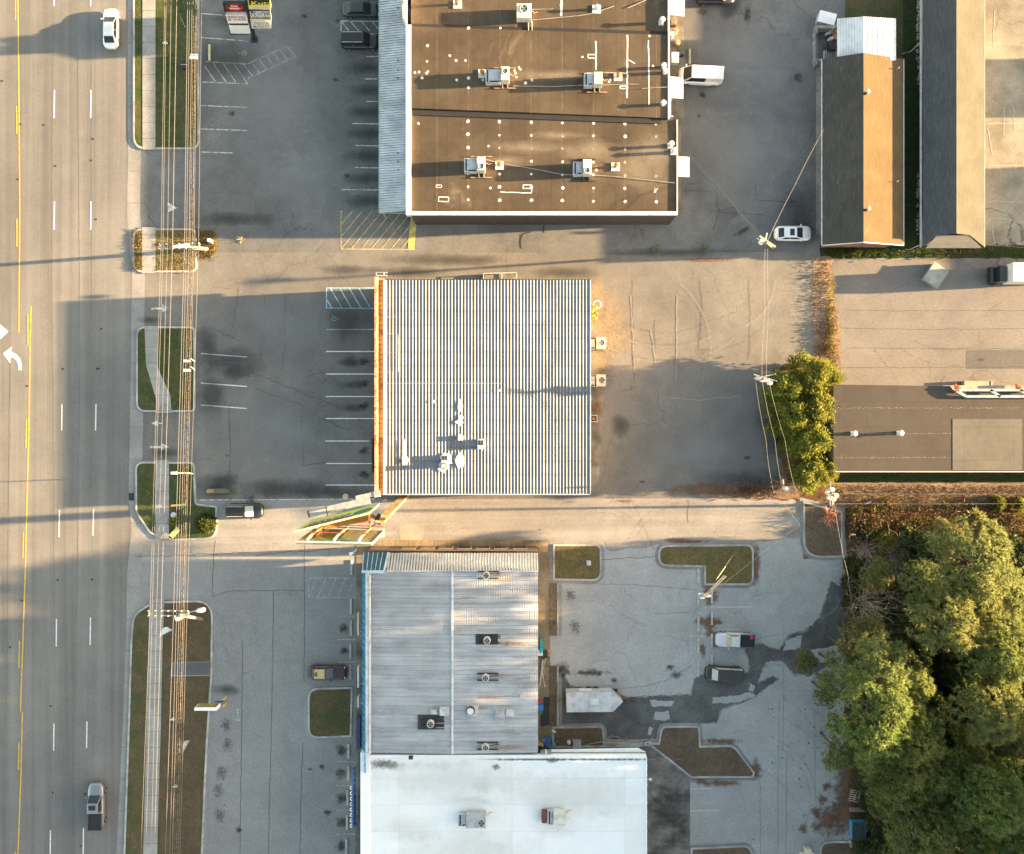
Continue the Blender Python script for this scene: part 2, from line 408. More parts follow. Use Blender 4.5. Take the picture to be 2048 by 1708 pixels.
# kerbed islands
def island(poly, mat, g=8, k=3.2, label=None, curb=True):
    poly = rpoly(poly)
    ins = inset(poly, g + k)
    o = sheet('grass_island', ins, .13, mat)
    if curb:
        if g: sheet('gutter', poly, .012, ConcG, parent=o)
        ring = MB(); a = inset(poly, g); n = len(a)
        A = [P(*p) for p in a]; B = [P(*p) for p in inset(poly, g + k * 1.15)]
        for i in range(n):
            j = (i + 1) % n
            ring.face([(A[i].x, A[i].y, .15), (A[j].x, A[j].y, .15), (B[j].x, B[j].y, .15), (B[i].x, B[i].y, .15)])
            ring.face([(A[i].x, A[i].y, .0), (A[j].x, A[j].y, .0), (A[j].x, A[j].y, .15), (A[i].x, A[i].y, .15)])
        ring.build('kerb', Kerb, o)
    return o
V1 = island([(267, -900), (399, -900), (399, 299, 18), (267, 299, 26)], Grass1, g=0)
V2 = island([(266, 457, 22), (394, 457, 14), (394, 545, 14), (266, 545, 22)], Grass4, g=0)
V3 = island([(273, 653, 20), (391, 653, 10), (391, 824, 10), (273, 824, 20)], Grass1, g=0)
V4 = island([(269, 921, 20), (391, 922, 12), (395, 1005, 4), (437, 1010, 6), (436, 1080, 26), (345, 1083, 30), (300, 1070, 30), (270, 1025, 30)], Grass1, g=2)
V5 = island([(257, 1281, 30), (262, 1225, 40), (305, 1198, 60), (432, 1194, 42), (430, 1350), (420, 1500), (411, 1708), (398, 2600), (225, 2600), (243, 1708), (252, 1450)], Grass2, g=5)
sheet('grass_island', jag([(394, 458), (425, 462), (436, 478), (434, 500), (420, 515), (394, 522)], 1.5, 6, 3), .05, Grass4)
island([(609, 1369, 30), (713, 1366), (710, 1480), (609, 1484, 30)], Grass2, g=7)
island([(1100, 1082), (1209, 1082, 22), (1209, 1168, 26), (1100, 1166)], Grass4, g=6)
for ya, yb_, gm in ((1166, 1271, Grass3), (1331, 1452, Grass3)):
    so = sheet('grass_strip', rect(1099, ya, 1114, yb_), .13, gm); p0, p1 = P(1114, yb_), P(1117, ya); MB().box(p0.x, p0.y, 0, p1.x, p1.y, .15).build('kerb', Kerb, so)
    p0, p1 = P(1117.2, yb_), P(1124, ya); MB().box(p0.x, p0.y, 0, p1.x, p1.y, .016).build('gutter', ConcG, so)
island([(1310, 1084, 30), (1513, 1082, 24), (1513, 1176, 24), (1402, 1176), (1402, 1140), (1310, 1138, 30)], Grass4, g=6)
island([(1100, 1448), (1212, 1446, 18), (1214, 1480), (1312, 1480), (1318, 1446, 22), (1404, 1446, 12), (1406, 1486), (1470, 1484, 30), (1516, 1545, 26), (1508, 1560, 14), (1380, 1560), (1300, 1497), (1098, 1500)], Grass3, g=5)
island([(1376, 1690), (1500, 1684, 24), (1530, 1740), (1530, 2300), (1376, 2300)], Grass3, g=5)
island([(1636, 1679, 26), (1735, 1680), (1735, 2300), (1640, 2300)], Grass3, g=2)
island([(1600, 994), (1690, 1018), (1692, 1120), (1600, 1122, 44)], ground_cover('bare_turf', [(.16, .12, .085), (.13, .105, .075), (.1, .085, .06)]), g=6)
# path strips across the verges
def path(poly, z=.16): return sheet('path', poly, z, Conc)
sheet('brown_turf', jag([(330, 1200), (360, 1200), (420, 1210), (426, 1300), (424, 1322), (332, 1322)], 2, 8, 60), .137, ground_cover('brown_verge', [(.095, .07, .045), (.115, .085, .055), (.07, .07, .035)], scale=2))
sheet('brown_turf', jag([(330, 1354), (413, 1354), (407, 1500), (399, 1720), (396, 2500), (300, 2500), (318, 1720), (326, 1450)], 2, 8, 61), .137, bpy.data.materials['brown_verge'])
path(rect(286, -900, 312, 300)); path(rect(285, 455, 312, 547))
path(rpoly([(290, 652), (317, 652), (316, 735, 30), (342, 790, 30), (344, 826), (313, 826), (313, 798, 30), (293, 730, 30)]))
path(rect(312, 920, 339, 1078)); path([(300, 1200), (330, 1195), (326, 1290), (323, 1450), (318, 1600), (313, 1800), (285, 1800), (290, 1600), (294, 1450), (298, 1290)])
sheet('concrete_slab', [(344, 1324), (422, 1322), (422, 1351), (342, 1352)], .17, ConcG)
sheet('storm_drain', rect(257.5, 986, 268, 1001), .016, M('drain_dark', (.02, .02, .02)))
sheet('concrete_slab', rpoly([(348, 1325, 4), (422, 1323), (422, 1349), (346, 1350, 4)]), .175, asphalt('drain_slab', (.13, .13, .135), (.1, .1, .105), mott=.15, crack=0))
# dark drive patch near van
for pl, z in (([(1372, 98), (1395, 100), (1398, 130), (1372, 128)], .008),): sheet('asphalt_patch', jag(pl, 1, 8, 2), z, A_patch)
sheet('asphalt_patch', jag([(1432, 420), (1470, 412), (1475, 432), (1452, 448), (1434, 440)], 1.5, 6, 2), .008, A_patch)
sheet('asphalt_patch', rect(1932, 700, 2050, 738), .011, A_patch)
sheet('asphalt_patch', rect(438, 388, 510, 455), .0065, asphalt('old_patch', (.15, .15, .15), (.13, .13, .13), crack=0))
sheet('asphalt_patch', [(798, 1050), (850, 1048), (845, 1080), (802, 1082)], .0085, asphalt('new_patch', (.36, .31, .26), (.33, .29, .25), crack=0))

# rain-wet paving at the back of the south-east lot
wet = [[(1116, 1332), (1140, 1372), (1200, 1380), (1250, 1395), (1300, 1393), (1384, 1390), (1388, 1362), (1400, 1350), (1500, 1345), (1497, 1322), (1490, 1295), (1520, 1288), (1560, 1300), (1580, 1270), (1612, 1262), (1640, 1235), (1662, 1165), (1700, 1180), (1700, 1300), (1660, 1330), (1625, 1348), (1590, 1350), (1565, 1320), (1530, 1322), (1515, 1368), (1545, 1352), (1556, 1358), (1500, 1398), (1440, 1420), (1432, 1444), (1395, 1448), (1322, 1450), (1314, 1478), (1212, 1478), (1204, 1448), (1116, 1448)]]
for q in wet: sheet('damp_concrete', jag(inset(jag(q, 1, 12, 5), -2.2), 1.8, 5, 22), .0065, A_damp); sheet('wet_asphalt', jag(q, 2.4, 5, 21), .009, A_wet)
for k, q in enumerate([[(1300, 1400), (1348, 1402), (1344, 1413), (1304, 1412)], [(1310, 1424), (1338, 1422), (1340, 1438), (1325, 1442), (1308, 1438)], [(1424, 1394), (1470, 1392), (1500, 1384), (1512, 1392), (1480, 1404), (1426, 1406)], [(1298, 1454), (1306, 1456), (1302, 1470), (1296, 1468)], [(1620, 1300), (1680, 1290), (1685, 1312), (1640, 1326)], [(1570, 1282), (1604, 1270), (1600, 1296), (1566, 1302)], [(1500, 1366), (1512, 1370), (1506, 1382), (1498, 1380)]]):
    sheet('dry_concrete', jag(q, 1.6, 5, 30 + k), .013, A_se)

# ------------------------------------------------------------------ painted lines
def lines(name, segs, m, parent, wpx=2.0, z=.012):
    mb = MB()
    for i, s in enumerate(segs): ribbon(mb, s, wpx, z + .0006 * (i % 12))
    return mb.build(name, m, parent)
ED = [(109, -100, 12), (109, 180, 236), (109, 403, 459), (124, 808, 861), (119, 1020, 1074), (113, 1238, 1293), (108, 1447, 1501), (101, 1660, 1730), (108, -300, -240)]
lines('lane_dashes', [[(x, a), (x - .6, b)] for x, a, b in ED] + [[(x, a), (x - .8, b)] for x, a, b in [(182, -100, 12), (182, 180, 236), (182, 403, 459), (192, 808, 861), (187, 1018, 1071), (181, 1235, 1290), (174, 1443, 1496), (167, 1656, 1730)]], White, road, 2.2, .008)
lines('centre_line', [[(36, -500), (36, 0), (38, 200), (39.5, 430), (38, 665)], [(62, 612), (60, 700), (58, 850), (54, 1000), (51, 1130), (46, 1281), (41, 1424)], [(45, 1424), (42, 1550), (36, 1708), (28, 2000)]], Yel, road, 2.4, .010)
lines('centre_dashes', [[(31, -60), (31, 39)], [(33, 212), (34, 268)], [(34, 437), (34, 493)], [(56, 628), (56, 690)], [(53, 838), (52, 896)], [(47, 1063), (46, 1115)], [(39, 1281), (38, 1336)], [(38, 1486), (37, 1540)], [(31, 1704), (30, 1760)]], Yel, road, 2.2, .014)
def arrow_mesh(name, polys, m, parent, z=.012):
    mb = MB()
    for q in polys:
        pts = [tuple(P(*p))[:2] for p in q]; ar = sum(pts[k][0]*pts[(k+1) % len(pts)][1]-pts[(k+1) % len(pts)][0]*pts[k][1] for k in range(len(pts)))
        if ar < 0: pts = pts[::-1]
        mb.face([p + (z,) for p in pts])
    return mb.build(name, m, parent)
arrow_mesh('turn_arrow', [[(6, 707), (24, 693), (22.5, 704), (33, 708), (41, 718), (43.5, 730), (43.5, 740), (37, 740), (36.5, 730), (33, 721), (28, 716), (21, 714), (21, 727)]], White, road)
arrow_mesh('turn_arrow', [[(-20, 668), (-1, 668), (1, 678), (17, 663), (-4, 645), (-4, 655), (-20, 656)]], White, road)
arrow_mesh('drive_arrow', [[(302, 615), (325, 615), (325, 608), (338, 617), (325, 625), (325, 619), (302, 619)]], FWhite, ml)
arrow_mesh('drive_arrow', [[(300, 892), (322, 892), (322, 886), (338, 894), (322, 901), (322, 896), (300, 896)], [(302, 846), (315, 841), (315, 845), (325, 845), (325, 848), (315, 848), (315, 852)]], FWhite, ml)
arrow_mesh('drive_arrow', [[(335, 404), (355, 416), (337, 424)]], FWhite, nl)
NLw = [[(402, 27), (455, 31)], [(402, 75), (495, 82)], [(402, 211), (494, 215)], [(402, 258), (494, 261)], [(402, 304), (465, 306)],
       [(410, 123), (495, 128), (572, 93), (590, 114), (497, 156), (495, 168), (405, 164)], [(592, 113), (574, 93)],
       [(410, 133), (432, 165)], [(425, 124), (453, 165)], [(446, 126), (473, 167)], [(468, 128), (495, 167)], [(487, 129), (505, 152)], [(503, 125), (518, 145)], [(518, 118), (533, 139)], [(533, 111), (547, 132)], [(546, 104), (561, 126)], [(560, 99), (575, 120)],
       [(733, 113), (757, 113)], [(730, 158), (757, 158)], [(733, 203), (757, 203)], [(705, 247), (757, 248)], [(710, 291), (757, 292)], [(710, 335), (757, 336)], [(683, 379), (757, 380)],
       [(682, 42), (757, 43)], [(682, 42), (682, 62)], [(684, 44), (698, 62)], [(700, 42), (718, 62)], [(722, 42), (740, 63)], [(743, 42), (757, 58)]]
lines('parking_lines', NLw, FWhite, nl, 1.9)
def circle(cx, cy, r, a0=0, a1=360, n=14): return [(cx + r*math.cos(rad(a0+(a1-a0)*k/n)), cy + r*math.sin(rad(a0+(a1-a0)*k/n))) for k in range(n+1)]
def wheelchair(cx, cy, s, m, parent, fl=1):
    lines('wheelchair_symbol', [circle(cx, cy, 4.6*s, -60, 200), [(cx - 10*s*fl, cy + 1*s), (cx - 4*s*fl, cy - .5*s), (cx + 2*s*fl, cy - 4*s), (cx + 3*s*fl, cy - 7*s)], [(cx - 11*s*fl, cy), (cx - 9*s*fl, cy + 2*s)], [(cx - 1*s*fl, cy - 3*s), (cx + 1*s*fl, cy + 1*s)]], m, parent, 1.5*s)
wheelchair(488, 106, 1, FWhite, nl); wheelchair(668, 637, 1, FBlue, ml, -1)
YH = [[(682, 422), (682, 497)], [(682, 498), (830, 499)]]
for k in range(-3, 8):
    x0 = 683 + 20*k; a = Vector((x0, 497)); b = Vector((x0 + 62, 422))
    if x0 < 683: t = (683 - x0)/62; a = Vector((683, 497 - 75*t))
    if b.x > 822: t = (822 - x0)/62; b = Vector((822, 497 - 75*t))
    YH.append([tuple(a), tuple(b)])
lines('hatching', YH, FYel, nl, 1.5, .02)
lines('wide_line', [[(828, 430), (822, 498)]], FYel, nl, 13, .03)
MLw = [[(652, y), (749, y)] for y in (703, 748, 793, 837, 927, 970)] + [[(651, 882), (739, 882)], [(402, 707), (494, 714)], [(402, 766), (494, 773)], [(402, 810), (494, 817)]]
lines('parking_lines', MLw, White, ml, 1.9)
BL = [[(653, 576), (749, 576)], [(653, 616), (749, 617)], [(653, 576), (653, 617)], [(653, 659), (748, 659)]] + [[(x, 577), (x + 23, 616)] for x in (661, 680, 699, 718)] + [[(654, 600), (664, 616)]]
lines('hatching', BL, FBlue, ml, 2.0)
lines('edge_line', [[(400, 1000), (750, 998)]], FWhite, ml, 2, .02)
SLw = [[(676, y), (712, y)] for y in (1232, 1279, 1324)] + [[(672, y), (710, y)] for y in (1523, 1571, 1620, 1668)] + [[(617, 1156), (712, 1156)], [(617, 1195), (712, 1195)], [(617, 1156), (617, 1195)]] + [[(x + 16, 1157), (x, 1194)] for x in (618, 636, 656, 675, 694)]
Ghost = M('worn_paint', (.36, .37, .37), c2=(.24, .24, .24), scale=2.5, fine=.2, patch=(.42, .55))
lines('parking_lines', SLw, Ghost, sl, 1.7)
lines('parking_lines', [[(1410, 1214), (1505, 1214)], [(1405, 1260), (1480, 1259)], [(1380, 1272), (1410, 1272)], [(1380, 1622), (1440, 1620)], [(1380, 1577), (1425, 1577)], [(1398, 1226), (1404, 1226)]], M('worn_paint2', (.52, .53, .52), c2=(.38, .38, .38), scale=2.5), el, 1.5)
lines('worn_arrow', [[(475, 1418), (477, 1440)], [(470, 1440), (481, 1440)]], Ghost, sl, 4)

# ------------------------------------------------------------------ cracks, seams, stains
def crackline(pts, seed, amp=2):
    return jag(pts, amp, 9, seed, closed=False) + [pts[-1]]
Ck = M('crack', (.035, .035, .035), rough=1)
def cracks(parent, ls, wd=.9, z=.016, amp=1.6, m=None):
    mb = MB()
    for k, c in enumerate(ls): ribbon(mb, crackline(c, 100 + k, amp), wd, z + .0005*k)
    mb.build('cracks', m or Ck, parent)
cracks(ml, [[(512, 747), (600, 785), (665, 810)], [(512, 778), (600, 808), (640, 836), (700, 862)], [(530, 592), (528, 660), (520, 720)], [(572, 590), (570, 660), (566, 740)], [(478, 575), (468, 640), (465, 655)], [(612, 753), (640, 745), (648, 744)], [(430, 660), (478, 682)], [(605, 930), (604, 860), (602, 830)], [(605, 930), (650, 924)], [(455, 990), (460, 900), (458, 810)], [(640, 836), (637, 850)],
            [(1264, 560), (1265, 640), (1268, 750), (1262, 780)], [(1308, 640), (1310, 700)], [(1400, 560), (1404, 620), (1398, 700)], [(1498, 560), (1500, 690), (1496, 720)]], .7)
cracks(nl, [[(1040, 497), (1041, 470), (1062, 463)], [(1086, 450), (1087, 466)], [(1430, 405), (1440, 420)], [(1424, 460), (1432, 447), (1434, 430)], [(1368, 380), (1430, 384), (1438, 425), (1530, 430)], [(1510, 360), (1512, 400), (1590, 405)]], .9)
cracks(nl, [[(1041, 497), (1040, 480), (1046, 468), (1060, 464)], [(1086.5, 451), (1087, 465)]], 2.2, .024)
cracks(dl, [[(270, 1112), (330, 1112), (420, 1108), (500, 1104)], [(430, 1080), (425, 1180), (427, 1195)], [(512, 1110), (580, 1104), (675, 1098)], [(1375, 1045), (1376, 1000)], [(1195, 1120), (1310, 1113)]], .8)
cracks(sl, [[(425, 1192), (460, 1182), (512, 1181), (608, 1181)], [(609, 1085), (609, 1230), (608, 1365)], [(547, 1182), (546, 1290), (544, 1420), (540, 1560), (537, 1708)], [(606, 1485), (603, 1560), (600, 1708)], [(485, 1280), (484, 1420), (480, 1708)]], .75, .016, .8)
cracks(el, [[(1568, 1250), (1567, 1350), (1566, 1500)], [(1628, 1300), (1629, 1440), (1630, 1600)], [(1573, 1510), (1572, 1708)], [(1520, 1560), (1521, 1708)], [(1130, 1168), (1250, 1168), (1395, 1180)], [(1230, 1378), (1290, 1372), (1330, 1362), (1385, 1330)], [(1310, 1228), (1380, 1225)], [(1555, 1700), (1558, 1400)]], .6, .02, .8, M('joint_grey', (.13, .13, .13)))
cracks(eastl, [[(1690, 620), (1800, 622), (2048, 621)], [(1680, 656), (1850, 659), (2048, 657)], [(1690, 696), (1900, 697), (2048, 698)], [(1680, 735), (2048, 734)], [(1890, 752), (1882, 765)]], .6, .014, .8)
cracks(farl, [[(1990, 20), (1986, 80), (1990, 100)], [(1975, 85), (2048, 90)], [(1975, 247), (2048, 247)], [(2008, 215), (2008, 270)], [(2028, 215), (2028, 260)], [(1975, 255), (1985, 310)], [(1975, 440), (1998, 436), (2048, 447)], [(1985, 440), (1990, 490)], [(1975, 330), (2048, 332)], [(1970, 402), (2048, 403)]], 1.3, .02, 1.2, M('crack_sealer', (.36, .34, .28)))
cracks(eastl, [[(1975, 489), (2000, 491), (2048, 495)]], 2.2, .03, 1.5, Mulch)
# light patch bands laid over old seams
cracks(ml, [[(1262, 590), (1265, 660), (1268, 720), (1264, 770)], [(1354, 590), (1354, 700), (1352, 760)], [(1302, 660), (1308, 700), (1312, 735)], [(1330, 795), (1400, 800), (1480, 792)]], 1.6, .03, 1.2, M('crack_dust', (.25, .225, .19)))

oil = stain_mat('oil_stain_mat', (.035, .035, .035), .7, 1.2, 1.8)
soft = stain_mat('soft_grime', (.05, .052, .052), .55, .6, .35)
lightst = stain_mat('pale_dust', (.27, .275, .275), .45, .8, .3)
rust = stain_mat('pine_straw_stain', (.16, .085, .05), .9, 1.0, 1.3)
drip = stain_mat('drip_spots', (.05, .05, .05), .5, 2.6, 4.2)
ds = Decals()
for y in (136, 181, 224, 268, 312, 357, 402): ds.add(735, y, 62, 17)
for y in (725, 770, 815): ds.add(705, y, 40, 12)
ds.add(700, 640, 70, 55).add(460, 725, 85, 42).add(470, 745, 40, 20).add(430, 975, 60, 34).add(560, 975, 150, 26).add(450, 960, 40, 22).add(640, 985, 160, 18)
ds.add(470, 40, 70, 30).add(450, 120, 90, 60).add(470, 440, 120, 20).add(300, 640, 40, 12).add(330, 905, 50, 12).add(415, 690, 30, 50).add(425, 790, 40, 60).add(1240, 850, 26, 30).add(1560, 830, 60, 120).add(1500, 960, 120, 30)
ds.add(1460, 20, 40, 18, rot=50).add(900, 520, 160, 16).add(1350, 505, 200, 12).add(1600, 430, 60, 90).add(452, 1380, 40, 16).add(820, 545, 90, 16).add(700, 540, 90, 14).add(1130, 545, 90, 16)
ds.mb.build('grime', soft, ml)
ds = Decals()
for y in (722, 768, 812, 902, 949): ds.add(728, y, 15, 10, .05)
for y in (1256, 1301): ds.add(688, y, 13, 12, .05)
for y in (1501, 1548, 1597, 1644, 1692): ds.add(683, y, 16, 15, .05)
ds.add(655, 1625, 10, 8, .05).add(620, 1538, 8, 5, .05).add(643, 1533, 8, 7, .05).add(672, 160, 10, 5, .05).add(675, 42, 6, 5, .05).add(610, 33, 8, 6, .05).add(694, 352, 8, 7, .05).add(1406, 25, 10, 8, .05).add(1405, 190, 9, 8, .05).add(1398, 233, 6, 6, .05).add(465, 228, 8, 8, .05).add(478, 1660, 10, 8, .05).add(1485, 462, 24, 8, .05, 35).add(1285, 963, 8, 4, .05).add(1493, 916, 10, 6, .05).add(1340, 1335, 12, 8, .05).add(1353, 1350, 14, 10, .05).add(1964, 720, 6, 6, .05).add(1595, 155, 14, 12, .05).add(1125, 1340, 20, 22, .05).add(1180, 1345, 50, 9, .05).add(1228, 1362, 8, 8, .05).add(1495, 30, 10, 26, .05, 0)
ds.mb.build('oil_stains', oil, ml)
ds = Decals()
for x, y in ((452, 1450), (455, 1490), (443, 1545), (437, 1580), (440, 1630), (1140, 1190), (1150, 1255), (700, 720), (700, 1080), (500, 1000)): ds.add(x, y, 13, 17, .07)
ds.mb.build('drip_spots', drip, sl)
ds = Decals()
ds.add(560, 200, 150, 180).add(600, 330, 120, 100).add(540, 90, 90, 90).add(1480, 300, 120, 160).add(1500, 120, 120, 110).add(560, 640, 130, 90).add(560, 850, 120, 90).add(480, 55, 22, 18, .06).add(1400, 900, 150, 60).add(330, 350, 50, 40)
ds.mb.build('pale_dust', lightst, nl)
ds = Decals()
for x, y, a, b in ((1644, 1598, 8, 10), (1632, 1622, 10, 10), (1633, 1656, 9, 10), (1606, 1657, 8, 8), (1652, 1573, 9, 8), (1660, 1524, 14, 14), (1415, 1242, 26, 7), (1432, 1244, 16, 5), (1430, 1280, 6, 14), (1660, 1640, 26, 30), (1690, 1570, 20, 60), (1690, 1630, 26, 40), (1405, 1300, 6, 14), (1200, 1400, 70, 8), (1380, 1083, 30, 3), (1350, 1080, 20, 4), (1512, 1130, 7, 40), (1440, 1566, 40, 6), (1400, 1562, 14, 5), (1512, 1540, 10, 20), (1440, 1482, 34, 5), (1420, 1252, 10, 24), (1420, 1188, 14, 22), (1250, 1002, 16, 3), (1430, 978, 90, 10), (1560, 975, 60, 14), (1420, 520, 40, 4)):
    ds.add(x, y, a * 1.5, b * 1.5, .06)
ds.mb.build('leaf_debris', rust, el)
ds = Decals()
ds.add(1195, 590, 26, 60).add(1215, 640, 60, 80).add(1230, 680, 50, 40).add(1200, 720, 30, 40)
ds.mb.build('sand_wash', stain_mat('sand_wash_mat', (.29, .225, .15), .55, 1.1, 1.0), ml)
# tyre arcs on the drive and rear lot
def arc(cx, cy, r, a0, a1, n=26): return [(cx + r*math.cos(rad(a0+(a1-a0)*k/n)), cy + r*math.sin(rad(a0+(a1-a0)*k/n))) for k in range(n+1)]
def soft_track(name, c, a):
    m, t, b = nodes(name); b.inputs['Base Color'].default_value = c + (1,); b.inputs['Roughness'].default_value = .9
    n = noise(t, coord(t), 1.2, 6, .7); t.links.new(mathn(t, 'MULTIPLY', ramp(t, n, .4, .65), a), b.inputs['Alpha']); return m
Tk = soft_track('tyre_track', (.05, .048, .045), .2); TkL = soft_track('pale_track', (.36, .33, .29), .3)
mb = MB(); k = 0
for cx, cy, r, a0, a1 in ((1330, 500, 190, 60, 140), (1330, 505, 215, 60, 130), (1330, 490, 175, 50, 150), (1250, 700, 150, -50, 20), (1245, 705, 163, -50, 25), (1420, 560, 140, 20, 100), (1200, 1120, 95, 250, 350), (1200, 1125, 110, 250, 345), (1400, 1150, 150, 200, 280), (1405, 1150, 165, 205, 280), (1560, 1080, 90, 180, 290), (1560, 1400, 130, 200, 320), (1500, 1600, 120, -70, 30), (1500, 1600, 132, -70, 30), (1440, 1700, 180, 270, 340), (1900, 560, 140, 60, 130), (1900, 570, 160, 60, 130), (530, 20, 46, 20, 110)):
    ribbon(mb, arc(cx, cy, r, a0, a1), 3.2, .034 + .0006*k); k += 1
mb.build('tyre_marks', Tk, ml)
mb = MB(); k = 0
for cx, cy, r, a0, a1 in ((1330, 495, 200, 60, 140), (1330, 500, 225, 50, 120), (1250, 700, 172, -50, 30), (1200, 1120, 120, 255, 350), (1450, 560, 100, 0, 100), (1560, 1500, 170, 190, 300), (1470, 1560, 190, -60, 10)):
    ribbon(mb, arc(cx, cy, r, a0, a1), 4, .055 + .0006*k); k += 1
mb.build('tyre_marks', TkL, ml)
# road seams, patches and a few dark marks on it
cracks(road, [[(104, 100), (103, 600)], [(104, 600), (112, 1708)], [(182, 70), (186, 1700)], [(155, 100), (160, 700), (152, 1400)], [(20, 700), (10, 1708)], [(7, 1150), (8, 1708)]], .6, .004, .5, M('road_seam', (.09, .088, .085)))
mb = MB()
for x, y in ((41, 248), (111, 332), (182, 321), (186, 278), (36, 359), (88, 250), (55, 772), (126, 738), (195, 738), (198, 737), (116, 1160), (185, 1159), (44, 1201), (20, 1294), (102, 1412), (106, 1585), (170, 1588), (161, 1692), (4, 162), (192, 439), (202, 658)):
    c = P(x + R.uniform(-.5, .5), y); s = .11; mb.face([(c.x - s*1.4, c.y - s, .02), (c.x + s*1.3, c.y - s*.8, .02), (c.x + s, c.y + s, .02), (c.x - s, c.y + s*1.2, .02)])
mb.build('road_studs', M('stud_dark', (.03, .03, .03)), road)
# sewer and speckles in south-east lot
mb = MB()
for k in range(46):
    x, y = R.uniform(1530, 1650), R.uniform(1400, 1700)
    if k > 22: x, y = R.uniform(420, 1700), R.uniform(40, 1690)
    c = P(x, y); s = R.uniform(.05, .1); mb.face([(c.x - s, c.y - s, .2), (c.x + s, c.y - s*.7, .2), (c.x + s*.8, c.y + s, .2), (c.x - s, c.y + s*.8, .2)])
o = mb.build('gum_spots', Ck, el); o.location.z = -.16
# ------------------------------------------------------------------ building materials
def membrane(name, c, c2, seams=None, mott=.15, big=.18, rough=.85, spots=None):
    m, t, b = nodes(name); v = coord(t)
    f = noise(t, v, big, 7, .6); col = mixc(t, ramp(t, f, .4, .62), c, c2)
    g = noise(t, v, 1.1, 7, .75); col = mixc(t, 1.0, col, grey(t, ramp(t, g, .3, .7), 1 - mott, 1 + mott), 'MULTIPLY')
    h = noise(t, v, 8, 4, .7); col = mixc(t, 1.0, col, grey(t, ramp(t, h, .3, .7), 1 - mott*.6, 1 + mott*.6), 'MULTIPLY')
    if spots:
        q = noise(t, v, spots[0], 6, .7, 1.2); col = mixc(t, mathn(t, 'MULTIPLY', ramp(t, q, spots[1], spots[1] + .08), spots[3]), col, spots[2])
    if seams:
        br = N(t, 'ShaderNodeTexBrick'); br.offset = seams[3] if len(seams) > 3 else .5; br.inputs['Scale'].default_value = 1
        br.inputs['Brick Width'].default_value = seams[0]; br.inputs['Row Height'].default_value = seams[1]; br.inputs['Mortar Size'].default_value = seams[2]
        br.inputs['Color1'].default_value = (1, 1, 1, 1); br.inputs['Color2'].default_value = (.9, .9, .88, 1); br.inputs['Mortar'].default_value = (.62, .6, .58, 1) if c[0] < .6 else (.72, .74, .78, 1)
        t.links.new(v, br.inputs['Vector']); col = mixc(t, 1.0, col, br.outputs['Color'], 'MULTIPLY')
    t.links.new(col, b.inputs['Base Color']); b.inputs['Roughness'].default_value = rough; b.inputs['Specular IOR Level'].default_value = .3
    return m
def sheetmetal(name, c, c2, streak=(.15, 1.6, 1), rough=.45, metal=.35, rustc=None, bands=None, amt=.2):
    m, t, b = nodes(name); v = coord(t)
    s = noise(t, coord(t, scale=streak), 1, 6, .65); col = mixc(t, ramp(t, s, .38, .62), c, c2)
    g = noise(t, v, .35, 6, .6); col = mixc(t, 1.0, col, grey(t, ramp(t, g, .3, .7), 1 - amt, 1 + amt), 'MULTIPLY')
    h = noise(t, v, 4, 4, .7); col = mixc(t, 1.0, col, grey(t, ramp(t, h, .3, .7), .93, 1.07), 'MULTIPLY')
    if bands:   # dark screw lines across the panels
        sx = N(t, 'ShaderNodeSeparateXYZ'); t.links.new(v, sx.inputs[0])
        q = mathn(t, 'ABSOLUTE', mathn(t, 'SUBTRACT', mathn(t, 'FRACT', mathn(t, 'DIVIDE', sx.outputs['XYZ'.index(bands[0])], bands[1])), .5))
        col = mixc(t, mathn(t, 'MULTIPLY', ramp(t, q, bands[2], bands[2]*.4), .5), col, tuple(x*.45 for x in c))
    if rustc:
        r = noise(t, v, 1.8, 6, .7, .8); col = mixc(t, ramp(t, r, rustc[0], rustc[0] + .06), col, rustc[1])
    t.links.new(col, b.inputs['Base Color']); b.inputs['Roughness'].default_value = rough; b.inputs['Metallic'].default_value = metal
    return m
def shingle(name, c, c2, c3, horiz=False):
    m, t, b = nodes(name); v = coord(t)
    br = N(t, 'ShaderNodeTexBrick'); br.inputs['Scale'].default_value = 1; br.inputs['Brick Width'].default_value = .9; br.inputs['Row Height'].default_value = .14
    br.inputs['Mortar Size'].default_value = .008; br.inputs['Bias'].default_value = -.2
    br.inputs['Color1'].default_value = c + (1,); br.inputs['Color2'].default_value = c2 + (1,); br.inputs['Mortar'].default_value = tuple(x*.5 for x in c) + (1,)
    t.links.new(v if horiz else coord(t, rot=(0, 0, rad(90))), br.inputs['Vector'])
    s = noise(t, coord(t, scale=(5, .6, 1) if not horiz else (.6, 5, 1)), 1.4, 3, .6)
    col = mixc(t, mathn(t, 'MULTIPLY', ramp(t, s, .55, .7), .8), br.outputs['Color'], c3)
    g = noise(t, v, .4, 5); col = mixc(t, 1.0, col, grey(t, ramp(t, g, .3, .7), .88, 1.12), 'MULTIPLY')
    t.links.new(col, b.inputs['Base Color']); b.inputs['Roughness'].default_value = .95; b.inputs['Specular IOR Level'].default_value = .1
    bumpn(t, b, br.outputs['Fac'], .3, .01); return m
Stucco = M('stucco_wall', (.34, .31, .27), rough=.9, scale=.8)
Brick = M('brick_wall', (.25, .13, .09), rough=.9, scale=.8)
CapW = M('white_parapet_cap', (.60, .60, .59), c2=(.44, .43, .41), rough=.6, scale=1.2, patch=(.5, .66))
Dark = M('dark_metal', (.025, .025, .028), rough=.5)
Blk = M('black_rubber', (.018, .018, .018), rough=.8)
GreyMt = M('grey_metal', (.42, .43, .44), rough=.5, metal=.3)
LtGrey = M('light_grey_enamel', (.48, .49, .50), rough=.5, scale=2)
Beige = M('beige_enamel', (.52, .50, .45), rough=.5, scale=2)
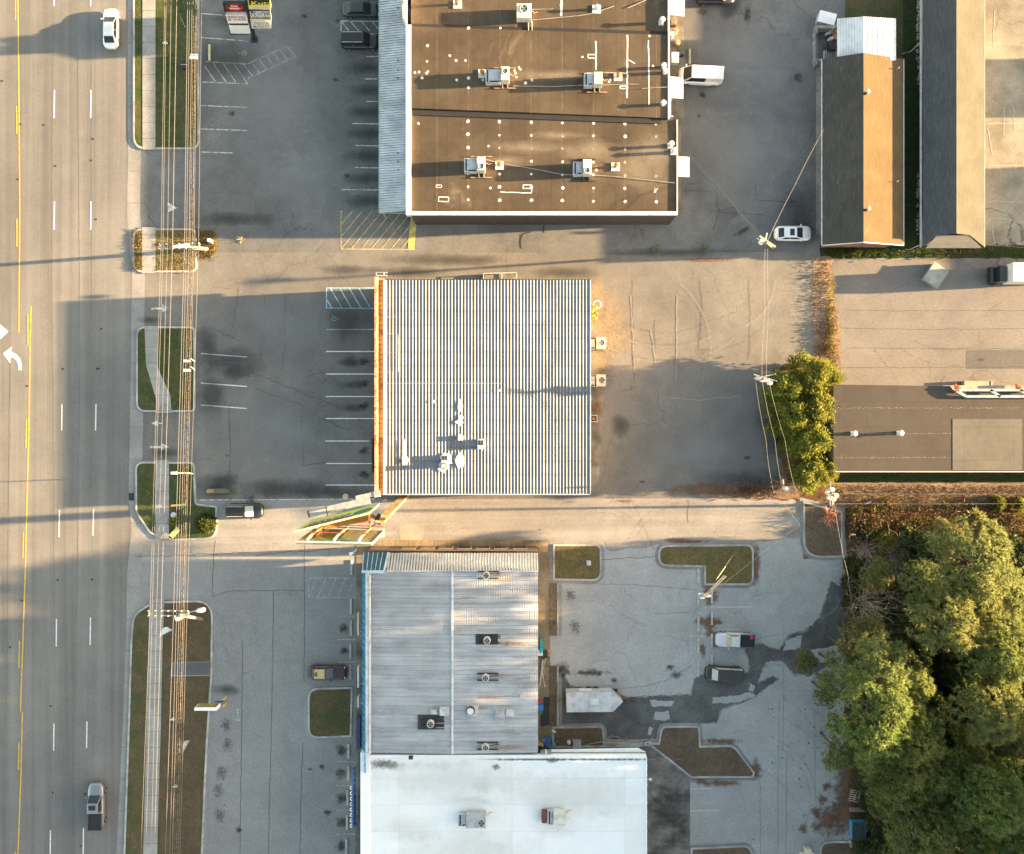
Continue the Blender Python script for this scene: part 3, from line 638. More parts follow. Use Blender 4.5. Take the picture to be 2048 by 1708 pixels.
RoofNB = membrane('gravel_brown_roof', (.088, .068, .046), (.060, .045, .031), seams=(1.55, 26, .03, 0), mott=.16, spots=(.10, .60, (.17, .14, .10), .7))
RoofNB.node_tree
NBpatch = M('white_roof_coating', (.58, .58, .56), var=.04, rough=.7)
StepShade = M('roof_step_shade', (.014, .015, .018), rough=.8)  # near-black colour for the shade along the roof steps
Wood = M('weathered_wood', (.30, .22, .15), rough=.9, scale=3)
Rusty = M('rusty_iron', (.30, .13, .05), c2=(.16, .07, .03), rough=.9, scale=2)
Glass = M('dark_glass', (.02, .025, .03), rough=.1, var=0, fine=0, spec=.5)

def windows_on(th, wall, x0, x1, z0, z1, y=None, x=None, n=4, door=False):
    # glazed shopfront bays standing proud of a wall
    for k in range(n):
        a = x0 + (x1 - x0) * (k + .12) / n; c = x0 + (x1 - x0) * (k + .88) / n
        f = MB(); g = MB()
        if y is not None:
            s = -1 if wall == 's' else 1
            f.box(a, y - .04 if s > 0 else y - .06, z0, c, y + .06, z1); g.box(a + .08, min(y + s*.07, y + s*.09), z0 + .08, c - .08, max(y + s*.07, y + s*.09), z1 - .08)
        else:
            s = -1 if wall == 'w' else 1
            f.box(x - .06, a, z0, x + .06, c, z1); g.box(min(x + s*.07, x + s*.09), a + .08, z0 + .08, max(x + s*.07, x + s*.09), c - .08, z1 - .08)
        fo = f.build('window', M('window_frame', (.3, .3, .3), rough=.5), th); g.build('pane', Glass, fo)

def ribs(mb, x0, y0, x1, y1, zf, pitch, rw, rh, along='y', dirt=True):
    # corrugated sheet: trapezoid ribs running along y (or x); zf(x, y) -> height; dirt: one flank in painted shade
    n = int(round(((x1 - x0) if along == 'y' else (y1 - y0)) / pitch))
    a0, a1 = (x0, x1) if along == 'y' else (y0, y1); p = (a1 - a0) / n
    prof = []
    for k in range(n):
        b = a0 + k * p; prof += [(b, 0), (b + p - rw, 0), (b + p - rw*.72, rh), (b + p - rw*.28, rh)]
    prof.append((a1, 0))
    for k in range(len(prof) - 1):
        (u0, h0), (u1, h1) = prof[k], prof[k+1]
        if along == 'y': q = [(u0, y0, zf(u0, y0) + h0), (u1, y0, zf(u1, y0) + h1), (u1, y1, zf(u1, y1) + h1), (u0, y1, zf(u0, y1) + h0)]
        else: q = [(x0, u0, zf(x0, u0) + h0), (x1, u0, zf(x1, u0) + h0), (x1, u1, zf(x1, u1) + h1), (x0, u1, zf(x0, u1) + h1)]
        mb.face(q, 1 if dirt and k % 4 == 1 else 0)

def rb(px0, py0, px1, py1, z):
    a = P(px0, py1, z); b = P(px1, py0, z); return min(a.x, b.x), min(a.y, b.y), max(a.x, b.x), max(a.y, b.y)
def vent(th, px, py, zr, h=.9, r=.12, cap=None, name='roof_vent', base=.5):
    c = P(px, py, zr); mb = MB(); b = MB()
    b.box(c.x - base, c.y - base, zr, c.x + base, c.y + base, zr + .1); v = b.build(name, NBpatch, th)
    mb.cyl(c.x, c.y, zr + .1, zr + h, r, 12).cyl(c.x, c.y, zr + h, zr + h + .12, r * 1.7, 12, r * .8); mb.build('vent_cap', cap or GreyMt, v)

RibShadeC = M('rib_shade_cool', (.12, .135, .155), rough=.6, scale=1.2)  # darker colours standing for shade on one flank of each rib
RibShadeL = M('rib_shade', (.13, .135, .14), rough=.7, scale=1.2, c2=(.22, .225, .23))
RibShadeP = M('rib_shade_pale', (.33, .33, .33), rough=.7, scale=1.2)
# ------------------------------------------------------------------ north shopping strip
ZB = 5.0
c0 = P(1080, 300, 0)
nb = thing('shopping_strip', 'long flat brown roofed shop building with white parapet and ribbed metal awning', 'building', (c0.x, c0.y, 0))
x0, y0, x1, y1 = rb(822, 430, 1336, -240, ZB); xe = P(1354, 0, ZB).x; yc = P(0, 240, ZB).y; yb = P(0, 60, ZB).y
MB().prism([(x0, y0), (xe, y0), (xe, yc), (x1, yc), (x1, y1), (x0, y1)], 0, ZB - .25).build('wall', M('dark_brick_wall', (.05, .042, .04), rough=.9), nb)
x0r = x0 + .02
ysl = P(0, 228, ZB).y
mb = MB()
mb.prism([(x0, y0), (xe, y0), (xe, yc), (x1, yc), (x1, P(0, 238, ZB).y), (x0, P(0, 218, ZB).y)], ZB - .25, ZB - .05)
roofS = mb.build('roof', RoofNB, nb)
MB().prism([(x0, P(0, 217.5, ZB).y), (x1, P(0, 237.5, ZB).y), (x1, P(0, 72, ZB).y), (x0, P(0, 55, ZB).y)], ZB - .25, ZB + .28).build('roof', RoofNB, nb)
MB().prism([(x0, P(0, 54.5, ZB).y), (x1, P(0, 71.5, ZB).y), (x1, y1), (x0, y1)], ZB - .25, ZB + .0).build('roof', RoofNB, nb)
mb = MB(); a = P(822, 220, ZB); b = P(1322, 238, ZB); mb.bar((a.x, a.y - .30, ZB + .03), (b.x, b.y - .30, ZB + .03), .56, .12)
a = P(822, 56, ZB); b = P(1336, 72, ZB); mb.bar((a.x, a.y + .2, ZB + .03), (b.x, b.y + .2, ZB + .03), .6, .1); mb.build('roof_step_shade', StepShade, nb)  # dark strips painted in as the shadow of the roof steps
# parapets
mb = MB(); xw = P(812.5, 0, ZB).x; yp = P(0, 424, ZB).y; 
mb.box(xw, y0 - .05, ZB - .5, x0 + .04, P(0, 52, ZB).y, ZB + .35)
mb.box(x0 + .04, y0 - .05, ZB - .12, xe + .02, y0 + .36, ZB + .28)
mb.box(xe - .05, y0 + .36, ZB - .6, xe + .08, yc, ZB + .12); mb.box(x1 - .06, yc, ZB - .6, x1 + .14, y1, ZB + .42)
mb.build('parapet', CapW, nb)
# raised shopfront gable at the north end
mb = MB(); g0 = P(0, 50, ZB).y
prof = [(g0, ZB), (g0, 6.6), (P(0, 26, ZB).y, 7.3), (P(0, 24, ZB).y, 8.1), (P(0, -6, ZB).y, 8.1), (P(0, -8, ZB).y, 7.3), (P(0, -30, ZB).y, 6.9), (P(0, -30, ZB).y, ZB)]
xa, xb_ = P(806, 0, 6.5).x, P(811, 0, 6.5).x
i = len(mb.v); n = len(prof)
mb.v += [(xa, p[0], p[1]) for p in prof] + [(xb_, p[0], p[1]) for p in prof]
for k in range(n): mb.f.append((i+k, i+n+k, i+n+(k+1) % n, i+(k+1) % n)); mb.m.append(0)
mb.f.append(tuple(range(i, i+n))); mb.f.append(tuple(range(i+2*n-1, i+n-1, -1))); mb.m += [0, 0]
for q in (1, 17): 
    yy = P(0, q, ZB).y; mb.cyl((xa+xb_)/2, yy, 8.1, 13.5, .22, 8)
mb.build('shopfront_gable', CapW, nb)
# awning
Awn = sheetmetal('awning_metal', (.62, .64, .66), (.42, .44, .46), streak=(.3, .6, 1), metal=.15, rough=.5)
ax0, ax1 = P(758, 0, 4.2).x, P(814, 0, 4.9).x; ay0 = P(0, 423, 4.6).y
mb = MB(); ribs(mb, ax0, ay0, ax1, y1, lambda x, y: 4.1 + (x - ax0) / (ax1 - ax0) * .8, .30, .13, .09, along='x')
mb.build('awning', [Awn, RibShadeL], nb); MB().box(ax0 - .06, ay0, 3.85, ax0 - .003, y1, 4.16).box(ax0, ay0 - .08, 3.85, ax1, ay0 - .003, 4.2).build('awning_fascia', M('awning_trim', (.30, .34, .28), rough=.6), nb)
for k in range(14): MB().cyl(ax0 + .25, ay0 + .3 + k * 3.2, .05, 4.1, .07, 8).build('awning_post', GreyMt, nb)
for py in (16, 122, 140, 157, 306, 323, 340): c = P(796, py, 4.7); MB().cyl(c.x, c.y, 4.6, 4.86, .07, 8).build('awning_vent', Dark, nb)
windows_on(nb, 'w', y0 + 1, y1 - 2, .5, 2.8, x=xw, n=9)
for k, (a, b, c, d, z) in enumerate(((1338, -60, 1369, 33, 3.1), (1338, 156, 1366, 198, 3.1), (1355, 315, 1378, 355, 3.1))):
    q = rb(a, d, c, b, z); mb = MB(); ribs(mb, q[0], q[1], q[2], q[3], lambda x, y: z + .5 - (x - q[0]) * .22, .26, .11, .08, along='x')
    o = mb.build('rear_awning', [Awn, RibShadeL], nb)
# white coating marks on the roof
mb = MB(); zz = ZB - .045
def dot(px, py, s, z): c = P(px, py, z); n = 9; MB().face([(c.x + s*math.cos(2*math.pi*k/n)*R.uniform(.8, 1.15), c.y + s*math.sin(2*math.pi*k/n)*R.uniform(.8, 1.15), z) for k in range(n)]).build('roof_patch', NBpatch, nb)
for cx in (936, 999, 1063, 1125, 1187, 1250, 1312):
    yy = 243 + (cx - 936) * .012
    for k in range(7):
        if cx == 936 and k == 3 or (cx, k) == (1312, 3): continue
        dot(cx + R.uniform(-.5, .5), yy + 26*k + R.uniform(-.6, .6), R.uniform(.15, .23), zz)
for px, py in ((837, 247), (977, 292), (981, 376), (1193, 340), (1312, 375), (1310, 383)): dot(px, py, .16, zz)
z2 = ZB + .285
for px, py in ((855, 91), (900, 111), (912, 121), (931, 121), (854, 123), (830, 145), (838, 144), (856, 143), (853, 146), (844, 156), (913, 160), (937, 156), (937, 175), (966, 160), (1038, 135), (1041, 139), (1029, 141), (1031, 146), (1033, 154), (1064, 160), (1051, 166), (1165, 114), (1306, 132), (1218, 163), (1221, 160), (1299, 72), (1001, 56), (937, 56)): dot(px, py, R.uniform(.13, .2), z2)
def strip(pts, w_, z, seed=0):
    ps = jag(pts, .5, 6, seed, closed=False) + [pts[-1]]; ps = [Vector(p) for p in ps]; mb = MB()
    for k in range(len(ps) - 1):
        d = (ps[k+1] - ps[k]).normalized(); q = Vector((-d.y, d.x)) * w_ / 2 * R.uniform(.8, 1.2)
        mb.face([P(*(ps[k]-q), z), P(*(ps[k+1]-q), z), P(*(ps[k+1]+q), z), P(*(ps[k]+q), z)])
    mb.build('sealed_seam', NBpatch, nb)
z3 = z2 + .006
strip([(1192, 82), (1192, 140)], 3, z3, 1); strip([(1255, 70), (1254, 196)], 3.2, z3, 2); strip([(1297, 80), (1298, 210)], 2.6, z3, 3)
for a in ([(1176, 109), (1191, 109)], [(1176, 116), (1190, 116)], [(1176, 108), (1176, 117)], [(1258, 120), (1270, 127)], [(1240, 172), (1253, 172)], [(1240, 177), (1253, 177)], [(1240, 172), (1240, 178)]): strip(a, 2, z3 + .004, 4)
for q, w_ in (([(872, 370), (883, 370)], 1.3), ([(872, 375), (883, 375)], 1.3), ([(872, 370), (872, 375)], 1.3), ([(883, 370), (883, 375)], 1.3), ([(877, 394), (897, 394)], 2), ([(877, 403), (897, 403)], 2), ([(877, 394), (877, 403)], 2), ([(897, 394), (897, 403)], 2), ([(1046, 370), (1062, 370)], 2), ([(1046, 377), (1062, 377)], 2), ([(1046, 370), (1046, 377)], 2), ([(1063, 369), (1063, 385)], 2), ([(1000, 384), (1063, 386)], 1.8)): strip(q, w_, zz + .006, 5)
z0_ = ZB + .006
strip([(1124, -20), (1122, 32)], 5, z0_, 7)
mb = MB()
for k in range(8):   # roofing seams with pale grit
    px = 874 + 62.6 * k
    for (a, b, z) in ((-200, 56 + 0.033*(px-822), ZB + .004), (57 + .033*(px-822), 217 + .04*(px-822), ZB + .284), (226 + .04*(px-822), 422, ZB - .047)):
        p = P(px, a, z); q = P(px, b, z); wd = .10; mb.face([(p.x - wd/2, q.y, z), (p.x + wd/2, q.y, z), (p.x + wd/2, p.y, z), (p.x - wd/2, p.y, z)])
mb.build('roof_seams', soft_track('seam_grit', (.28, .22, .15), .5), nb)
ds = Decals()
for x, y, a, b in ((1050, 295, 110, 18), (1010, 320, 60, 14), (1180, 300, 90, 30), (1100, 150, 110, 14), (1280, 330, 80, 60), (1310, 300, 50, 60), (1120, 270, 90, 12)):
    c = P(x, y, ZB + .3 if y < 225 else ZB); q = (c.x * PXM + 1024, 854 - c.y * PXM); ds.add(q[0], q[1], a, b, ZB - .03 if y > 225 else ZB + .3)
ds.mb.build('dried_ponding', stain_mat('ponding', (.21, .175, .13), .7, .8, .35), nb)
PipeW = M('white_pipe', (.30, .29, .285), rough=.6)
def conduit(pts, z, r=.035): MB().tube([P(p[0], p[1], z) for p in pts], r, 5).build('conduit', PipeW, nb)
conduit([(1065, 40), (1160, 31), (1188, 26), (1228, 12)], ZB + .12); conduit([(1255, 16), (1292, 0)], ZB + .1); conduit([(1026, 172), (1110, 173), (1170, 170)], ZB + .42); conduit([(1207, 145), (1256, 147)], ZB + .45, .07); conduit([(1206, 170), (1278, 168)], ZB + .42); conduit([(1284, 177), (1334, 174)], ZB + .42)
conduit([(968, 318), (1000, 326), (1080, 340), (1125, 349), (1160, 350)], ZB + .1); conduit([(1185, 350), (1240, 354), (1350, 366)], ZB + .1); conduit([(1057, 40), (1057, 64)], ZB + .15, .06); conduit([(1064, 42), (1064, 64)], ZB + .15, .06); conduit([(1042, 19), (1108, 18)], ZB + .1)
for px, py in ((915, 9), (999, 331), (1231, 334), (1236, 154), (965, 148), (1193, 19)): vent(nb, px, py, ZB + .29 if 60 < py < 225 else ZB, .8, .17, cap=Rusty if px != 1193 else LtGrey, base=.5)
for px, py in ((1325, 137), (1328, 148), (1340, 292), (1346, 305), (1322, 46), (1324, 211)): vent(nb, px, py, ZB, 1.0, .2, cap=CapW, base=.3)

# ------------------------------------------------------------------ centre building
ZC = 5.5
q = rb(767, 988, 1180, 560, ZC); c0 = P(960, 775)
cb = thing('metal_roof_shop', 'square building with pale grey corrugated metal roof and rusty front parapet, standing alone mid view', 'building', (c0.x, c0.y, 0))
CR = sheetmetal('galvanised_roof', (.165, .188, .22), (.115, .133, .158), streak=(.5, .16, 1), metal=.1, rough=.5, bands=('Y', 1.62, .10), amt=.2)
MB().box(q[0], q[1] + .1, 0, q[2] - .25, q[3] - .1, ZC - .1).build('wall', Stucco, cb)
mb = MB(); ribs(mb, q[0], q[1], q[2], q[3], lambda x, y: ZC, .39, .15, .038); mb.build('roof', [CR, RibShadeC], cb)
MB().box(q[0], q[1] - .1, ZC - .35, q[2], q[1] - .004, ZC + .06).box(q[2] + .004, q[1], ZC - .3, q[2] + .1, q[3], ZC + .07).build('roof_trim', CapW, cb)
MB().box(q[0], q[3] + .004, ZC - .35, q[2], q[3] + .08, ZC + .03).build('gutter', Dark, cb)
xt0, xt1 = P(749, 0, 6.4).x, P(754, 0, 6.4).x; yt0, yt1 = P(0, 992, 6.4).y, P(0, 553, 6.4).y
FR = sheetmetal('rust_streaked_parapet', (.55, .42, .30), (.50, .30, .15), streak=(1, .9, 1), metal=.1, rough=.7, rustc=(.5, (.34, .12, .03)))
MB().box(xt0, yt0, 3.2, xt1, yt1, 6.4).build('front_parapet', FR, cb)
Tro = sheetmetal('tan_trough', (.42, .33, .20), (.36, .25, .13), streak=(1, .5, 1), metal=.1, rough=.8, rustc=(.60, (.25, .10, .03)))
MB().box(xt1 + .004, yt0, 5.0, q[0] - .004, yt1, 5.15).build('canopy_deck', Tro, cb)
mb = MB()
for k in range(44):
    yy = yt0 + .3 + k * (yt1 - yt0 - .6) / 43; mb.box(xt1 + .01, yy, 5.153, q[0] - .01, yy + .045, 5.2)
for k in (1, 2, 3): yy = yt0 + k * (yt1 - yt0) / 4; mb.box(xt1 + .01, yy, 5.16, q[0] - .01, yy + .16, 5.5)
mb.build('canopy_struts', M('dark_brown_strut', (.12, .07, .035)), cb)
MB().box(q[0], q[1], ZC + .02, q[0] + .22, q[3], ZC + .16).build('roof_edge_cap', M('yellowed_cap', (.62, .60, .52)), cb)
windows_on(cb, 'w', yt0 + 1, yt1 - 1, .4, 2.7, x=q[0] - .02, n=6)
# end frame at the north corner of the front
mb = MB(); a = P(752, 545, 5.8); b = P(774, 556, 5.8)
mb.box(a.x, b.y + .6, 5.6, b.x, b.y + .68, 6.0).box(a.x, b.y + .25, 5.6, b.x, b.y + .33, 6.0).box(a.x, b.y + .3, 5.6, a.x + .1, b.y + .6, 6.0).box(b.x - .4, b.y + .3, 5.6, b.x - .3, b.y + .6, 6); mb.build('frame_end', GreyMt, cb)
p = P(743.5, 946, 3.4); q2 = P(748, 876, 3.4); MB().box(p.x, p.y, 3.0, q2.x, q2.y, 3.5).build('door_canopy', Blk, cb, bevel=.12)
mb = MB(); z = .9
for s_ in (((967, 547), (1004, 546)), ((1004, 546), (1033, 545)), ((967, 547), (967, 558)), ((1004, 546), (1004, 558)), ((1033, 545), (1033, 558))): mb.bar(P(*s_[0], z), P(*s_[1], z), .1, .1)
st_ = mb.build('landing_rail', LtGrey, cb); p = P(967, 558, .5); q2 = P(1033, 547, .5); MB().box(p.x, p.y, .03, q2.x, q2.y, .5).build('landing', ConcD, cb)
# roof coating splashes, vents
mb = MB()
def splash(px, py, a, b, z, seed):
    c = P(px, py, z); r2 = random.Random(seed); mb.face([(c.x + a*math.cos(2*math.pi*k/16)*r2.uniform(.55, 1.2), c.y + b*math.sin(2*math.pi*k/16)*r2.uniform(.55, 1.2), z) for k in range(16)])
for i_, (px, py, a, b) in enumerate(((921, 812, .3, .9), (922, 838, .35, .7), (919, 845, .5, .4), (921, 875, .35, .5), (921, 920, .6, 1.3), (890, 920, .8, 1.0), (887, 934, .7, .7), (962, 890, .5, .7), (808, 895, .3, 1.2), (811, 920, .5, .7), (869, 803, .2, .2), (1000, 781, .18, .15))): splash(px, py, a, b, ZC + .125 + .004*i_, i_)
mb.build('roof_coating', NBpatch, cb)
def curb(th, px, py, z, sx, sy, h, mat_=LtGrey, name='roof_vent', slots=True):
    c = P(px, py, z); mb = MB(); mb.box(c.x - sx/2, c.y - sy/2, z, c.x + sx/2, c.y + sy/2, z + h); o = mb.build(name, mat_, th, bevel=.03)
    if slots: MB().box(c.x - sx*.36, c.y - sy*.1, z + h + .003, c.x - sx*.06, c.y + sy*.38, z + h + .02).box(c.x + sx*.06, c.y - sy*.1, z + h + .003, c.x + sx*.36, c.y + sy*.38, z + h + .02).build('louvre', Dark, o)
    return o
curb(cb, 962, 888, ZC + .1, .8, 1.2, .5); curb(cb, 890, 918, ZC + .1, .8, 1.0, .5)
curb(cb, 921, 876, ZC + .1, .6, .6, .35, slots=False)
c = P(887, 932, ZC + 1); mb = MB(); mb.cyl(c.x, c.y, ZC + .1, ZC + 1.1, .28, 20); o = mb.build('roof_pipe', Dark, cb); MB().cyl(c.x, c.y, ZC + 1.103, ZC + 1.18, .36, 20).build('pipe_rim', Blk, o); MB().cyl(c.x, c.y, ZC + 1.183, ZC + 1.26, .25, 20).build('pipe_cap', CapW, o)
mb = MB()
for pts in ([(769, 634), (795, 634)], [(769, 667), (796, 668), (797, 743), (770, 745)], [(769, 704), (795, 705)], [(769, 767), (1000, 767)]): mb.tube([P(p[0], p[1], ZC + .15) for p in pts], .02, 5)
mb.build('roof_conduit', LtGrey, cb)

# ------------------------------------------------------------------ south blue-fronted metal building
ZS = 6.2
q = rb(737, 1506, 1076, 1141, ZS); c0 = P(905, 1320)
sb = thing('blue_front_shop', 'metal roofed shop with bright blue west fascia and white ribbed north mansard', 'building', (c0.x, c0.y, 0))
MB().box(q[0], q[1], 0, q[2] - .1, q[3], ZS - .15).build('wall', M('pale_block_wall', (.45, .44, .42)), sb)
xr = P(905, 0, ZS + .3).x
SR = sheetmetal('south_roof_metal', (.46, .47, .485), (.33, .34, .355), streak=(.10, .95, 1), metal=.3, rough=.42, amt=.16)
SR2 = sheetmetal('south_roof_bright', (.50, .51, .525), (.33, .34, .355), streak=(.10, .95, 1), metal=.25, rough=.42, amt=.16)
mb = MB(); ribs(mb, q[0], q[1], xr, q[3], lambda x, y: ZS - .1 + (x - q[0]) * .035, .53, .16, .06, along='x'); mb.build('roof', [SR, RibShadeL], sb)
mb = MB(); ribs(mb, xr, q[1], q[2], q[3], lambda x, y: ZS - .1 + (xr - q[0]) * .035 - (x - xr) * .035, .53, .16, .06, along='x'); mb.build('roof', [SR2, RibShadeC], sb)
rz_ = ZS - .1 + (xr - q[0]) * .035
MB().box(xr - .12, q[1], rz_ + .05, xr + .12, q[3], rz_ + .12).build('ridge_cap', M('ridge_cap_white', (.62, .63, .64)), sb)
for a_, m_ in (((.85, (.64, .65, .67)), 'bump'),): pass
# oil-canning ripples
for mt in (SR, SR2):
    t = mt.node_tree; b = t.nodes['Principled BSDF']; wv = N(t, 'ShaderNodeTexWave'); wv.inputs['Scale'].default_value = 1.1; wv.inputs['Distortion'].default_value = 1.5
    t.links.new(coord(t), wv.inputs['Vector']); mk = ramp(t, noise(t, coord(t, scale=(.35, .8, 1)), 1, 4), .45, .62)
    bumpn(t, b, mathn(t, 'MULTIPLY', wv.outputs['Fac'], mk), .5, .05)
Blue = sheetmetal('blue_fascia', (.05, .28, .50), (.035, .21, .40), metal=.1, rough=.5, streak=(1, .3, 1))
BlueD = sheetmetal('slate_blue_panel', (.035, .10, .16), (.03, .08, .13), metal=.2, rough=.45)
f0 = P(722, 0, 5.6).x; f1 = P(731, 0, 6.3).x; yN = P(0, 1140, ZS).y; yS = P(0, 1545, ZS).y
mb = MB(); mb.face([(f0, yS, 4.6), (f1, yS, 6.3), (f1, yN, 6.3), (f0, yN, 4.6)][::-1]); mb.face([(f0, yS, 4.3), (f0, yS, 4.6), (f0, yN, 4.6), (f0, yN, 4.3)][::-1])
mb.face([(f0, yS, 4.3), (f1, yS, 4.3), (f1, yS, 6.3), (f0, yS, 4.6)]); mb.build('blue_fascia', Blue, sb)
mb = MB()
for k in range(30):
    yy = yS + (yN - yS) * k / 29; mb.bar((f0 - .03, yy, 4.62), (f1 - .03, yy, 6.32), .06, .06)
mb.build('fascia_ribs', BlueD, sb)
MB().box(f1 + .003, q[1], ZS - .6, q[0] + .0, yN, 6.32).build('parapet', M('pale_grey_cap', (.55, .58, .60), c2=(.42, .44, .46)), sb)
MB().box(q[0] + .1, q[1], 6.33, q[0] + .32, q[3] - .5, 6.4).build('edge_flashing', CapW, sb)
# north mansard with white ribs
mx0, mx1 = P(776, 0, 5.5).x, P(1076, 0, 5.5).x; my0 = P(0, 1141, 6.3).y; my1 = P(0, 1106, 4.2).y
mb = MB(); n = 52
for k in range(n):
    a = mx0 + (mx1 - mx0) * k / n; b = mx0 + (mx1 - mx0) * (k + 1) / n
    sh = (my1 - my0); sk = (k - n) / n * .35
    for u0, u1, h0, h1 in ((a, a + .16, 0, 0), (a + .16, a + .19, 0, .05), (a + .19, a + .25, .05, .05), (a + .25, b, .05, 0)):
        mb.face([(u0, my0, 6.3 + h0), (u1, my0, 6.3 + h1), (u1, my1, 4.2 + h1), (u0, my1, 4.2 + h0)], 1 if h0 == .05 or h1 == .05 and h0 == 0 else 0)
mb.build('mansard', [M('white_ribbed_metal', (.62, .62, .63), var=.05, rough=.5), RibShadeL], sb)  # rib sides take the darker colour as painted shade
MB().box(mx0, my0 - .12, 6.0, mx1, my0 - .003, 6.42).build('mansard_cap', CapW, sb)
MB().box(mx0 - 2.6, my1 + .25, .05, mx1, my1 + .3, 4.15).build('north_wall', M('brown_shop_wall', (.16, .11, .08)), sb)
tx0, tx1 = P(728, 0, 5.5).x, P(769, 0, 5.5).x
mb = MB(); mb.face([(tx0, my0, 6.5), (tx1, my0, 6.5), (tx1 + .2, my1 + .1, 4.4), (tx0 - .2, my1 + .1, 4.4)]); mb.build('corner_roof', BlueD, sb)
mb = MB()
for k in range(6):
    u = k / 5; mb.bar((tx0 + (tx1 - tx0)*u, my0, 6.53), (tx0 - .2 + (tx1 - tx0 + .4)*u, my1 + .1, 4.43), .07, .06)
mb.bar((tx0 - .1, my0 - .1, 6.52), (tx1 + .1, my0 - .1, 6.52), .3, .12); mb.bar((tx1 + .12, my0, 6.5), (tx1 + .35, my1 + .1, 4.4), .25, .1)
mb.build('corner_trim', M('light_blue_trim', (.38, .52, .62)), sb)
windows_on(sb, 'w', q[1] + 1, yN - 2, .4, 3.0, x=q[0] - .05, n=6)
windows_on(sb, 'n', mx0 + 1, mx1 - 1, .4, 3.0, y=my1 + .3, n=7)
# soil-stained penetrations
for px, py in ((946, 1421),):
    o = curb(sb, px, py, ZS + .1, 1.3, 1.2, .25, LtGrey, slots=False); c = P(px - 5, py, ZS + .5)
    MB().cyl(c.x, c.y, ZS + .35, ZS + .75, .5, 24).build('fan_ring', Dark, o); MB().cyl(c.x, c.y, ZS + .753, ZS + .85, .40, 24).build('fan_cap', CapW, o)
curb(sb, 889, 1421, ZS + .2, 1.1, 1.0, .45, LtGrey, slots=False); curb(sb, 868, 1423, ZS + .15, .8, .5, .3, LtGrey, slots=False)
curb(sb, 1000, 1426, ZS + .1, 1.1, .9, .5, GreyMt, slots=False); curb(sb, 1020, 1424, ZS + .1, 1.0, .8, .45, LtGrey, slots=False)
curb(sb, 1042, 1391, ZS, .3, .3, .3, LtGrey, slots=False); curb(sb, 822, 1514, ZS + .05, .5, .4, .3, Dark, slots=False)
rs = MB(); k_ = 0
RS = stain_mat('rust_run', (.28, .16, .09), .55, .7, 2.2)
ds = Decals()
for px, py in ((1010, 1150), (1005, 1160), (1012, 1285), (1030, 1285), (1008, 1352), (975, 1394), (962, 1415), (1010, 1495), (1030, 1494), (1015, 1288), (1040, 1289)):
    c = P(px, py, ZS + .2); ds.add(c.x*PXM + 1024, 854 - c.y*PXM, 30, 5, ZS + .32)
ds.mb.build('rust_stain', RS, sb)
# blue channel letters stand on the front canopy of the white-roofed shop (below)

# ------------------------------------------------------------------ white-roofed building at the bottom
ZW = 5.8
q = rb(739, 2000, 1292, 1514, ZW); c0 = P(1010, 1640)
wbd = thing('white_roof_building', 'large building with bright white flat membrane roof and parapet at the bottom edge', 'building', (c0.x, c0.y, 0))
MB().box(q[0] - .5, q[1], 0, q[2], q[3] - 1.7, ZW - .31).build('wall', Stucco, wbd)
WR = membrane('white_membrane', (.80, .815, .83), (.77, .79, .81), seams=(13.4, 3.2, .025, 0), mott=.025, big=.2, rough=.6, spots=(.5, .78, (.5, .5, .48), .2))
MB().box(q[0], q[1], ZW - .3, q[2], q[3], ZW - .15).build('roof', WR, wbd)
CapN = M('new_white_cap', (.84, .855, .865), var=.02, rough=.5)
MB().box(P(721, 0, ZW).x, q[1], ZW - 1, q[0] + .02, q[3] + .55, ZW + .05).box(q[0] + .02, q[3] - .02, ZW - .4, q[2] + .02, q[3] + .28, ZW + .1).box(q[2] - .0, q[1], ZW - 1, q[2] + .12, q[3] - .03, ZW + .0).build('parapet', CapN, wbd)
MB().prism([(P(1083, 0, 5).x, q[3] + .29), (P(1292, 0, 5).x, q[3] + .29), (P(1276, 0, 5).x, P(0, 1496, 5).y), (P(1083, 0, 5).x, P(0, 1500, 5).y)], 4.9, 5.1).build('rear_lean_to_roof', CapN, wbd)
ds = Decals()
for px, py, a, b in ((760, 1529, 26, 12), (780, 1531, 30, 12), (1065, 1520, 140, 3), (1105, 1522, 14, 8), (992, 1535, 9, 8), (1200, 1520, 200, 3)):
    c = P(px, py, ZW); ds.add(c.x*PXM + 1024, 854 - c.y*PXM, a, b, ZW - .14)
ds.mb.build('roof_dirt', stain_mat('roof_dirt_mat', (.16, .16, .15), .8, 1.1, 1.6), wbd)
ds = Decals()
for px, py, a, b in ((850, 1532, 130, 14), (965, 1575, 26, 30), (1115, 1655, 60, 26), (1103, 1640, 30, 18), (1210, 1628, 16, 12), (930, 1600, 60, 12), (820, 1660, 80, 40), (900, 1560, 300, 40), (1150, 1590, 200, 60), (950, 1700, 180, 40)):
    c = P(px, py, ZW); ds.add(c.x*PXM + 1024, 854 - c.y*PXM, a, b, ZW - .13)
ds.mb.build('roof_grime', stain_mat('roof_grime_mat', (.6, .6, .57), .22, .8, .6), wbd)
for k in range(12): yy = q[3] - 1.2 - k * 1.1; MB().box(q[2] + .13, yy, ZW - .4, q[2] + .2, yy + .12, ZW - .08).build('gutter_bracket', GreyMt, wbd)
